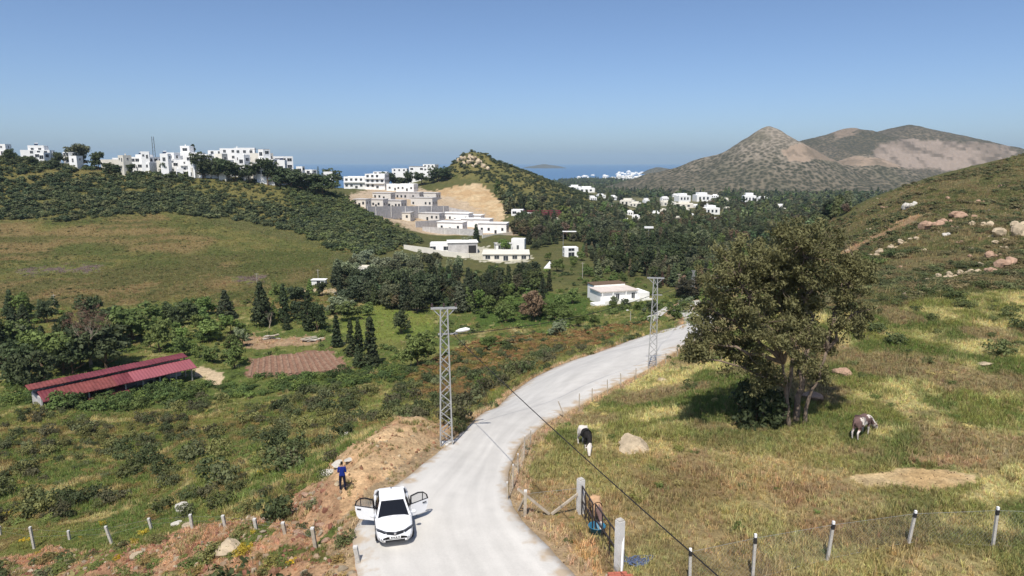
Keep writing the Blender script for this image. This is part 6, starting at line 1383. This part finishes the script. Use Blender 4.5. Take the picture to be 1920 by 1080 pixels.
# braced corner and gate
def beam(name, a, b_, w, label, mat='wood', cat='beam'):
    a = Vector(a); b_ = Vector(b_); o = link(name, MB().bar((0, 0, 0), b_ - a, w).mesh(name, M[mat]), None, a); return tag(o, label, cat)
o, c0, c1 = post_px(984, 968, 921, 985, 'pale wooden corner post braced on both sides', mat='wood', w=.14)
g0 = at(1088, 962); g1 = at(1160, 1068)
gh0 = (CZ - g0.y * T(899)) - g0.z; gh1 = (CZ - g1.y * T(976)) - g1.z
m0 = at(1030, 966)
beam('brace_beam', c1 + Vector((-.35, 0, .12)), m0 + Vector((0, 0, .05)), .1, 'pale brace beam slanting down from the corner post')
beam('brace_beam', c1 + Vector((0, .02, -.25)), at(972, 958), .08, 'short brace beam on the road side of the corner post')
beam('brace_beam', m0 + Vector((.1, 0, .05)), g0 + Vector((-.05, 0, gh0 * .62)), .1, 'pale brace beam rising to the upper gate post')
beam('brace_beam', at(1165, 1078), g1 + Vector((.15, 0, gh1 * .75)), .07, 'white brace bar against the lower gate post', 'white')
for q, hh, l in ((g0, gh0, 'square concrete gate post at the upper end of the gate'), (g1, gh1, 'square concrete gate post at the lower end of the gate')):
    o = thing('gate_post', q, l, 'post', 'gate posts', .5); MB().box(-.14, .14, -.14, .14, -.4, hh).build('post', M['concrete'], o); MB().box(-.12, .12, -.12, .12, hh, hh + .05).build('cap', M['post'], o)
net('chain_link_fence', [c1.lerp(c0, .1), g0 + Vector((0, 0, gh0 * .75))], [c0, g0], 'chain-link netting between the corner post and the gate', sp=.2)
def gate_leaf(a, b_, h, label, bars=3):
    o = thing('gate_leaf', a, label, 'gate', 'gate leaves'); e = Vector((b_.x - a.x, b_.y - a.y, b_.z - a.z)); z0 = .08
    def Q_(t, z): return e * t + Vector((0, 0, z))
    for z in (z0, h * .52, h): MB().bar(Q_(0, z), Q_(1, z), .05).build('rail', M['gate'], o)
    for i in range(bars + 1): MB().bar(Q_(i / bars, z0), Q_(i / bars, h), .05).build('bar', M['gate'], o)
    return o
ga = g0 + (g1 - g0).normalized() * .2; gb = g1 - (g1 - g0).normalized() * .2; gm = ga.lerp(gb, .40)
gate_leaf(ga, gm + Vector((-.1, 0, 0)), gh0 * .86, 'upper black steel gate leaf hung on the far gate post', 3)
gate_leaf(gm + (gb - ga).normalized() * .06, gb, gh0 * .86, 'lower black steel gate leaf next to the brick pile', 3)
# tub, rope, bricks
q = at(1119, 1000); o = thing('water_tub', q, 'blue plastic water tub behind the gate bars', 'tub'); mb = MB()
prof = [(.26, 0), (.36, .38), (.39, .40), (.36, .41), (.31, .37), (.24, .06)]; n = 16
vs = [(r_ * math.cos(TAU * j / n), r_ * math.sin(TAU * j / n), z) for r_, z in prof for j in range(n)]
mb.add(vs, [(i * n + j, i * n + (j + 1) % n, (i + 1) * n + (j + 1) % n, (i + 1) * n + j) for i in range(len(prof) - 1) for j in range(n)] + [tuple(range(n))[::-1], tuple((len(prof) - 1) * n + j for j in range(n))])
mb.build('shell', M['blue'], o, smooth=True)
MB().tube([(.37, 0, .38), (.44, 0, .44), (.37, .2, .40)], .015, 6).build('handle', M['dark'], o)
q = at(1189, 1055); pts = []; rx = random.Random(4)
for i in range(170):
    k5 = i // 17; a = i * (.52 if k5 % 2 else -.41); R_ = (.16, .27, .2, .3, .12)[k5 % 5] + rx.uniform(-.02, .02); ox, oy = ((-.25, 0), (.3, .1), (0, .15), (.35, -.15), (-.1, -.12), (.1, .05), (.5, .12), (-.3, .1), (.2, -.05), (.45, .0))[k5]
    pts.append((ox + R_ * 1.2 * math.cos(a), oy + R_ * .9 * math.sin(a + .4 * k5), .04 + .10 * abs(math.sin(i * .31)) + rx.uniform(0, .05)))
tag(link('rope_tangle', MB().tube(pts, .022, 6).mesh('rope_tangle', M['rope']), None, q), 'tangled blue rope lying beside the lower gate post', 'rope')
q = at(1165, 1092); o = thing('brick_pile', q, 'small pile of red hollow bricks at the bottom picture edge', 'bricks', rz=.1)
bm_ = MB().box(-.12, .12, -.07, .07, 0, .12).mesh('brick', M['brick'])
for k in range(3):
    for i in range(4 - (k == 2)):
        for j in range(2): x_ = link('brick', bm_, o, (-.38 + i * .25 + rx.uniform(-.01, .01), j * .16, k * .125)); x_.rotation_euler = (0, 0, rx.uniform(-.06, .06))

# ================================================================== car
car_w = mat_plain('car_paint', (.80, .80, .80), .18, .5, .01, 1); car_g = mat_plain('car_glass', (.010, .011, .014), .06, .5, .1, 1); car_k = mat_plain('car_trim', (.016, .016, .018), .4, .4, .1, 3)
car_l = mat_plain('headlamp', (.09, .095, .105), .1, .5, .1, 3); car_c = mat_plain('chrome', (.6, .6, .62), .2, .5, .05, 3, metal=.9); tyre_m = mat_plain('tyre', (.02, .02, .02), .9, .2, .1, 3); inner = mat_plain('cabin_lining', (.06, .058, .055), .9, .1, .2, 3)
fq = at(742, 1036); hd = math.atan2(.98, 4.3)           # nose towards the camera, slightly to the right
co = thing('car', (0, 0, 0), 'white four-door saloon parked on the road with both rear doors open', 'car')
co.scale = (S, S, S); co.rotation_euler = (0, 0, math.pi + hd)
nose = Vector((math.sin(hd), -math.cos(hd), 0)); c_ = fq - nose * 2.25 * S; co.location = (c_.x, c_.y, float(H0(c_.x, c_.y)) + .06)
fz = float(H0(fq.x, fq.y)); rz_ = float(H0(c_.x - nose.x * 2, c_.y - nose.y * 2)); co.rotation_euler = (math.atan2(fz - rz_, 4.25 * S) * 1.0, 0, math.pi + hd)
st = [(-2.26, .70, .80, .42), (-2.18, .82, .97, .30), (-1.95, .87, 1.04, .24), (-1.5, .89, 1.03, .22), (-.9, .895, .97, .2), (0, .9, .94, .2), (.85, .9, .93, .2), (1.1, .895, .93, .2), (1.5, .885, .90, .2), (1.85, .86, .84, .2), (2.08, .80, .75, .21), (2.22, .71, .64, .24), (2.28, .60, .52, .28)]
vs = []
for y, w, zb, z0 in st:
    half = [(0, z0), (w * .8, z0), (w * .97, z0 + .12), (w, z0 + (zb - z0) * .5), (w * .985, zb - .13), (w * .93, zb - .035), (w * .6, zb + .015), (0, zb + .035)]
    vs += [(-x, y, z) for x, z in half[::-1]][:-1] if False else []
    ring = [(x, y, z) for x, z in half] + [(-x, y, z) for x, z in half[1:-1][::-1]]
    vs += ring
k = 14; fs = [(i * k + j, i * k + (j + 1) % k, (i + 1) * k + (j + 1) % k, (i + 1) * k + j) for i in range(len(st) - 1) for j in range(k)] + [tuple(range(k)), tuple(((len(st) - 1) * k + j) for j in range(k))[::-1]]
body = MB().add(vs, fs).build('body', car_w, co, smooth=True)
# cabin: glass shell, roof, pillars
belt = [(-.79, 1.08), (.79, 1.08), (.84, .3), (.84, -.7), (.78, -1.68), (-.78, -1.68), (-.84, -.7), (-.84, .3)]
roofp = [(-.56, .30), (.56, .30), (.61, .05), (.61, -.62), (.55, -1.05), (-.55, -1.05), (-.61, -.62), (-.61, .05)]
gv = [(x, y, .90) for x, y in belt] + [(x, y, 1.42) for x, y in roofp]
MB().add(gv, [(i, (i + 1) % 8, 8 + (i + 1) % 8, 8 + i) for i in range(8)] + [tuple(range(8, 16))]).build('windows', car_g, co)
ro = [(x * 1.03, y * 1.03, 1.425) for x, y in roofp] + [(x * .98, y * .98, 1.475) for x, y in roofp] + [(x * .5, y * .5 - .15, 1.50) for x, y in roofp]
MB().add(ro, [(i, (i + 1) % 8, 8 + (i + 1) % 8, 8 + i) for i in range(8)] + [(8 + i, 8 + (i + 1) % 8, 16 + (i + 1) % 8, 16 + i) for i in range(8)] + [tuple(range(16, 24)), tuple(range(8))[::-1]]).build('roof', car_w, co)
for s_ in (-1, 1):
    MB().bar((s_ * .79, 1.09, .91), (s_ * .575, .30, 1.44), .075, .06).build('pillar', car_w, co)
    MB().bar((s_ * .85, -.02, .91), (s_ * .62, -.02, 1.43), .07, .05).build('pillar', car_k, co)
    MB().bar((s_ * .80, -1.55, .92), (s_ * .575, -1.03, 1.44), .20, .06).build('pillar', car_w, co)
    MB().bar((s_ * .60, .30, 1.455), (s_ * .585, -1.03, 1.455), .06, .06).build('roof_rail', car_w, co)
    # front door seam and sill, dark panel painting shade into the open rear entry
    MB().box(s_ * .898 - .012, s_ * .898 + .012, -1.02, -.06, .32, .96).build('doorway_shade', inner, co)
    MB().box(s_ * .60 - .3, s_ * .60 + .24, -.95, -.12, .42, .52).build('seat', inner, co)
    MB().box(s_ * .86 - .05, s_ * .86 + .05, -1.2, 1.1, .17, .27).build('sill', car_k, co)
    m_ = MB(); m_.tube([(s_ * .88, .92, .98), (s_ * .95, .93, 1.02), (s_ * 1.06, .92, 1.03), (s_ * 1.10, .91, 1.03)], [.05, .10, .10, .05], 8); m_.build('mirror', car_w, co, smooth=True)
    hl = MB().add([(s_ * .36, 2.235, .665), (s_ * .84, 1.96, .745), (s_ * .86, 1.86, .815), (s_ * .60, 2.12, .785), (s_ * .38, 2.235, .735), (s_ * .36, 2.16, .66), (s_ * .80, 1.88, .73), (s_ * .80, 1.80, .80), (s_ * .56, 2.02, .77), (s_ * .36, 2.15, .73)],
                  [(0, 1, 2, 3, 4), (9, 8, 7, 6, 5), (0, 5, 6, 1), (1, 6, 7, 2), (2, 7, 8, 3), (3, 8, 9, 4), (4, 9, 5, 0)]).build('headlight', car_l, co)
    MB().bar((s_ * .44, 2.262, .70), (s_ * .80, 2.02, .775), .03, .035).build('lamp_strip', car_k, hl)
    fo_ = MB().add([(s_ * .48, 2.275, .36), (s_ * .74, 2.20, .38), (s_ * .76, 2.17, .50), (s_ * .60, 2.255, .46), (s_ * .48, 2.2, .36), (s_ * .70, 2.1, .38), (s_ * .7, 2.1, .5), (s_ * .6, 2.15, .46)], [(0, 1, 2, 3), (7, 6, 5, 4), (0, 4, 5, 1), (1, 5, 6, 2), (2, 6, 7, 3), (3, 7, 4, 0)]).build('fog_lamp_recess', car_k, co)
    MB().tube([(s_ * .62, 2.2, .42), (s_ * .62, 2.262, .42)], .045, 10).build('fog_lamp', car_l, fo_)
    for y in (1.42, -1.33):
        w_ = MB(); w_.tube([(s_ * .70, y, .31), (s_ * .905, y, .31)], .31, 18); wo = w_.build('wheel', tyre_m, co, smooth=False)
        r2 = MB(); r2.tube([(s_ * .89, y, .31), (s_ * .915, y, .31)], .20, 14); r2.build('rim', car_c, wo)
        ar = MB()
        for t in range(9):
            a0, a1 = math.pi * t / 9 - .1, math.pi * (t + 1) / 9 - .05; ar.bar((s_ * .893, y + .36 * math.cos(a0), .31 + .36 * math.sin(a0)), (s_ * .893, y + .36 * math.cos(a1), .31 + .36 * math.sin(a1)), .03, .06)
        ar.build('wheel_arch', car_k, co)
    # open rear door, hinged at the middle pillar
    dr = link('door', None, co, (s_ * .905, -.04, 0)); dr.rotation_euler = (0, 0, s_ * math.radians(62))
    D = MB(); oy = [(0, .30), (-.82, .30), (-.93, .42), (-1.0, .70), (-1.02, .95), (0, .93)]
    D.add([(s_ * .0, y, z) for y, z in oy] + [(s_ * .06, y, z) for y, z in oy], [tuple(range(6)), tuple(range(6, 12))[::-1]] + [(i, (i + 1) % 6, 6 + (i + 1) % 6, 6 + i) for i in range(6)])
    dp_ = link('panel', D.mesh('door_panel', car_w), dr)
    fr_ = MB(); arc = [(0, .93), (-.02, 1.38), (-.45, 1.43), (-.75, 1.36), (-.95, 1.18), (-1.02, .95)]
    for a, b_ in zip(arc[:-1], arc[1:]): fr_.bar((s_ * .03, a[0], a[1]), (s_ * .03, b_[0], b_[1]), .06, .05)
    fr_.bar((s_ * .03, -.70, .95), (s_ * .03, -.72, 1.37), .035, .03); fr_.bar((s_ * .03, 0, .95), (s_ * .03, -1.02, .96), .05, .035)
    link('window_frame', fr_.mesh('door_frame', car_k), dr)
    gl, gns, gL, gb_ = new_mat('door_glass', .05, .5); gb_.inputs['Base Color'].default_value = (.30, .31, .32, 1); gb_.inputs['Alpha'].default_value = .35
    link('window_pane', MB().add([(s_ * .03, y, z) for y, z in arc], [tuple(range(6))]).mesh('door_pane', gl), dr)
    link('handle', MB().box(min(s_ * .05, s_ * .10), max(s_ * .05, s_ * .10), -.9, -.68, .80, .84).mesh('door_handle', car_k), dr)
MB().add([(-.40, 2.255, .655), (0, 2.30, .60), (.40, 2.255, .655), (.40, 2.235, .735), (0, 2.275, .70), (-.40, 2.235, .735), (-.4, 2.15, .65), (0, 2.15, .6), (.4, 2.15, .65), (.4, 2.1, .735), (0, 2.1, .7), (-.4, 2.1, .735)], [(0, 1, 4, 5), (1, 2, 3, 4), (5, 4, 10, 11), (4, 3, 9, 10), (0, 6, 7, 1), (1, 7, 8, 2)]).build('grille', car_k, co)
MB().tube([(0, 2.27, .675), (0, 2.312, .67)], .055, 12).build('emblem', car_c, co)
MB().box(-.46, .46, 2.2, 2.285, .27, .37).build('lower_intake', car_k, co)
pl_ = MB().box(-.26, .26, 2.2, 2.305, .44, .55).build('number_plate', M['white'], co)
for i, (a, b_) in enumerate(((-.21, -.14), (-.10, -.02), (.02, .09), (.12, .2))): MB().box(a, b_, 2.305, 2.309, .465, .525).build('plate_mark', car_k, pl_)
for s_ in (-1, 1): MB().bar((s_ * .28, 1.06, .945), (s_ * .1, 1.15, .955), .02).build('wiper', car_k, co)
MB().box(-.02, .02, -1.0, -.9, 1.49, 1.56).build('aerial', car_k, co)

# ================================================================== people and animals
def skin(name, V, E, R, sub=2, root=0):
    me = bpy.data.meshes.new(name + '_sk'); me.from_pydata(V, E, []); o = bpy.data.objects.new(name + '_sk', me); COL.objects.link(o)
    m = o.modifiers.new('skin', 'SKIN'); sv = me.skin_vertices[0].data
    for i, r_ in enumerate(R): sv[i].radius = r_ if hasattr(r_, '__len__') else (r_, r_); sv[i].use_root = (i == root)
    m.use_smooth_shade = True; o.modifiers.new('sub', 'SUBSURF').levels = sub; o.modifiers['sub'].render_levels = sub
    dg = bpy.context.evaluated_depsgraph_get(); dg.update(); out = bpy.data.meshes.new_from_object(o.evaluated_get(dg)); out.name = name
    bpy.data.objects.remove(o); return out
def paint(me, mats, f):
    me.materials.clear()
    for m in mats: me.materials.append(m)
    for p_ in me.polygons: p_.material_index = f(p_.center); p_.use_smooth = True
# person seen from behind, looking down at what both hands hold in front
V = [(0, 0, .95), (0, 0, 1.12), (0, .01, 1.34), (0, .01, 1.47), (0, .03, 1.54), (0, .05, 1.66), (0, .05, 1.73)]; E = [(0, 1), (1, 2), (2, 3), (3, 4), (4, 5), (5, 6)]; R = [(.14, .11), (.13, .10), (.145, .11), (.07, .07), (.055, .055), (.085, .095), (.07, .08)]
for s_ in (-1, 1):
    b0 = len(V); V += [(s_ * .17, .0, 1.41), (s_ * .215, -.02, 1.14), (s_ * .15, .20, 1.04), (s_ * .09, .31, 1.10), (s_ * .05, .37, 1.12), (s_ * .10, .37, 1.10), (s_ * .08, .36, 1.08), (s_ * .07, .29, 1.14)]
    E += [(2, b0), (b0, b0 + 1), (b0 + 1, b0 + 2), (b0 + 2, b0 + 3), (b0 + 3, b0 + 4), (b0 + 3, b0 + 5), (b0 + 3, b0 + 6), (b0 + 3, b0 + 7)]; R += [.065, .05, .038, .035, .012, .012, .012, .014]
    b0 = len(V); V += [(s_ * .10, 0, .88), (s_ * .12, .02, .49), (s_ * .13, -.02, .10), (s_ * .14, .12, .05)]; E += [(0, b0), (b0, b0 + 1), (b0 + 1, b0 + 2), (b0 + 2, b0 + 3)]; R += [(.095, .1), (.068, .075), (.05, .055), (.045, .035)]
pm = skin('person_body', V, E, R)
sk_ = mat_plain('skin', (.33, .19, .13), .7, .3, .08, 8); hair = mat_plain('hair', (.012, .010, .009), .7, .3, .2, 9); shirt = mat_plain('blue_shirt', (.012, .028, .20), .85, .2, .15, 7); trou = mat_plain('navy_trousers', (.012, .013, .03), .9, .2, .2, 7); shoe = mat_plain('shoes', (.02, .018, .017), .7, .2, .2, 7)
def pf(c):
    if c.z > 1.50: return 1 if (c.z > 1.68 or c.y < .06) and c.z > 1.57 else 0
    if c.z > .93: return 2 if not (abs(c.x) < .26 and c.y > .12 and c.z < 1.2) and not (c.z > 1.46) else 0
    return 3 if c.z > .09 else 4
paint(pm, [sk_, hair, shirt, trou, shoe], pf)
pq = at(643, 923); po_ = link('person', pm, None, pq); po_.scale = (S, S, S); po_.rotation_euler = (0, 0, .15)
tag(po_, 'person in a blue T-shirt and dark trousers standing with back turned by the spoil heap', 'person')

# cattle
def cow_mesh(name, head_down=True, turn=0.0):
    V = [(0, -.72, 1.18), (0, -.35, 1.12), (0, .1, 1.08), (0, .5, 1.12), (0, .78, 1.12)]; R = [(.25, .24), (.31, .30), (.34, .34), (.30, .32), (.20, .24)]
    E = [(0, 1), (1, 2), (2, 3), (3, 4)]
    hd_ = [(turn * .12, 1.05, .86), (turn * .25, 1.28, .55), (turn * .32, 1.42, .36), (turn * .36, 1.52, .18), (turn * .38, 1.56, .10)] if head_down else [(0, 1.05, 1.28), (0, 1.28, 1.4), (0, 1.5, 1.3), (0, 1.68, 1.18), (0, 1.74, 1.15)]
    b0 = len(V); V += hd_; E += [(4, b0)] + [(b0 + i, b0 + i + 1) for i in range(4)]; R += [(.15, .18), (.13, .14), (.135, .14), (.095, .10), (.085, .085)]
    for s_ in (-1, 1):
        e0 = len(V); q = Vector(hd_[1]); V += [(q.x + s_ * .16, q.y - .02, q.z + .05), (q.x + s_ * .27, q.y - .05, q.z + .03)]; E += [(b0 + 1, e0), (e0, e0 + 1)]; R += [.035, .03]
        e0 = len(V); V += [(s_ * .17, -.66, .92), (s_ * .18, -.50, .70), (s_ * .17, -.78, .46), (s_ * .17, -.72, .14), (s_ * .17, -.68, .03)]; E += [(0, e0), (e0, e0 + 1), (e0 + 1, e0 + 2), (e0 + 2, e0 + 3), (e0 + 3, e0 + 4)]; R += [(.15, .17), .10, .058, .042, .052]
        e0 = len(V); V += [(s_ * .18, .55, .86), (s_ * .18, .50, .66), (s_ * .17, .56, .38), (s_ * .17, .55, .13), (s_ * .17, .58, .03)]; E += [(3, e0), (e0, e0 + 1), (e0 + 1, e0 + 2), (e0 + 2, e0 + 3), (e0 + 3, e0 + 4)]; R += [.12, .085, .055, .042, .05]
    t0 = len(V); V += [(0, -.97, 1.2), (0, -1.06, .95), (0, -1.06, .6), (0, -1.05, .45)]; E += [(0, t0), (t0, t0 + 1), (t0 + 1, t0 + 2), (t0 + 2, t0 + 3)]; R += [.045, .022, .022, .04]
    u0 = len(V); V += [(0, -.42, .80)]; E += [(1, u0)]; R += [.12]
    return skin(name, V, E, R, 2, 2)
wh = mat_plain('white_hide', (.62, .56, .50), .9, .15, .12, 6); bk = mat_plain('black_hide', (.018, .016, .015), .85, .2, .2, 6); bn = mat_plain('brown_hide', (.15, .095, .085), .9, .15, .3, 5); tan = mat_plain('tan_hide', (.48, .30, .17), .9, .15, .2, 4); pink = mat_plain('pink_skin', (.55, .36, .30), .8, .2, .1, 4); horn = mat_plain('horn', (.35, .30, .22), .6, .3, .1, 5)
def cow(px, py, hx, hy, label, f, mats, turn=0.0, sc=1.0, name='cow'):
    me = cow_mesh(name + '_body', True, turn); paint(me, mats, f)
    q = at(px, py); o = link(name, me, None, q); o.scale = (S * sc,) * 3; o.rotation_euler = (0, 0, math.atan2(hy, hx) - math.pi / 2)
    hd_ = Vector((turn * .25, 1.28, .60))
    tag(o, label, 'cow')
    for s_ in (-1, 1): MB().tube([hd_ + Vector((s_ * .07, -.06, .08)), hd_ + Vector((s_ * .16, -.07, .16)), hd_ + Vector((s_ * .17, -.01, .26))], [.026, .02, .006], 6).build('horn', horn, o, smooth=True)
    return o
nf_ = lambda c, s, k=0: float(fbm(c.x * s + 5 + k, c.y * s + c.z * s * .8 + k, 3, 2))
cow(1096, 838, .28, -.96, 'black and white cow grazing towards the camera beside the boulder', lambda c: 0 if (c.y > 1.22 or c.y < -.05 or c.z < .5) else 1, [wh, bk], .8)
cow(1614, 815, .80, .60, 'brown and white cow grazing to the right of the big eucalyptus', lambda c: 0 if (c.z < .62 and c.y < 1.2) else 2 if (c.z < .86 and abs(c.x) < .2 and c.y < 0) else (0 if ((c.z > 1.28 and nf_(c, 1.4) > .42) or nf_(c, 1.6, 4) > .66 or c.y > 1.25) else 1), [wh, bn, pink], .6, 1.05)
cow(1117, 975, .10, -.99, 'tan calf drinking from the blue tub behind the gate', lambda c: 1 if (c.y > 1.36) else (2 if (c.z < .6 and c.y < .9) or nf_(c, 2.2, 2) > .60 or c.y > .85 else 0), [tan, wh, bn], 0, .84, 'calf')
# ================================================================== haze
hz = bpy.data.materials.new('haze_air'); hz.use_nodes = True; ns = hz.node_tree.nodes; ns.clear()
ho = ns.new('ShaderNodeOutputMaterial'); hv = ns.new('ShaderNodeVolumePrincipled'); hv.inputs['Color'].default_value = (.60, .82, 1.0, 1); hv.inputs['Density'].default_value = 6e-5; hv.inputs['Anisotropy'].default_value = 0.0
hz.node_tree.links.new(hv.outputs[0], ho.inputs['Volume'])
MB().box(-30100, 30100, -60, 26100, -90, 260).build('haze', hz)
tag(bpy.data.objects['haze'], 'thin pale summer haze in the air', kind='stuff')
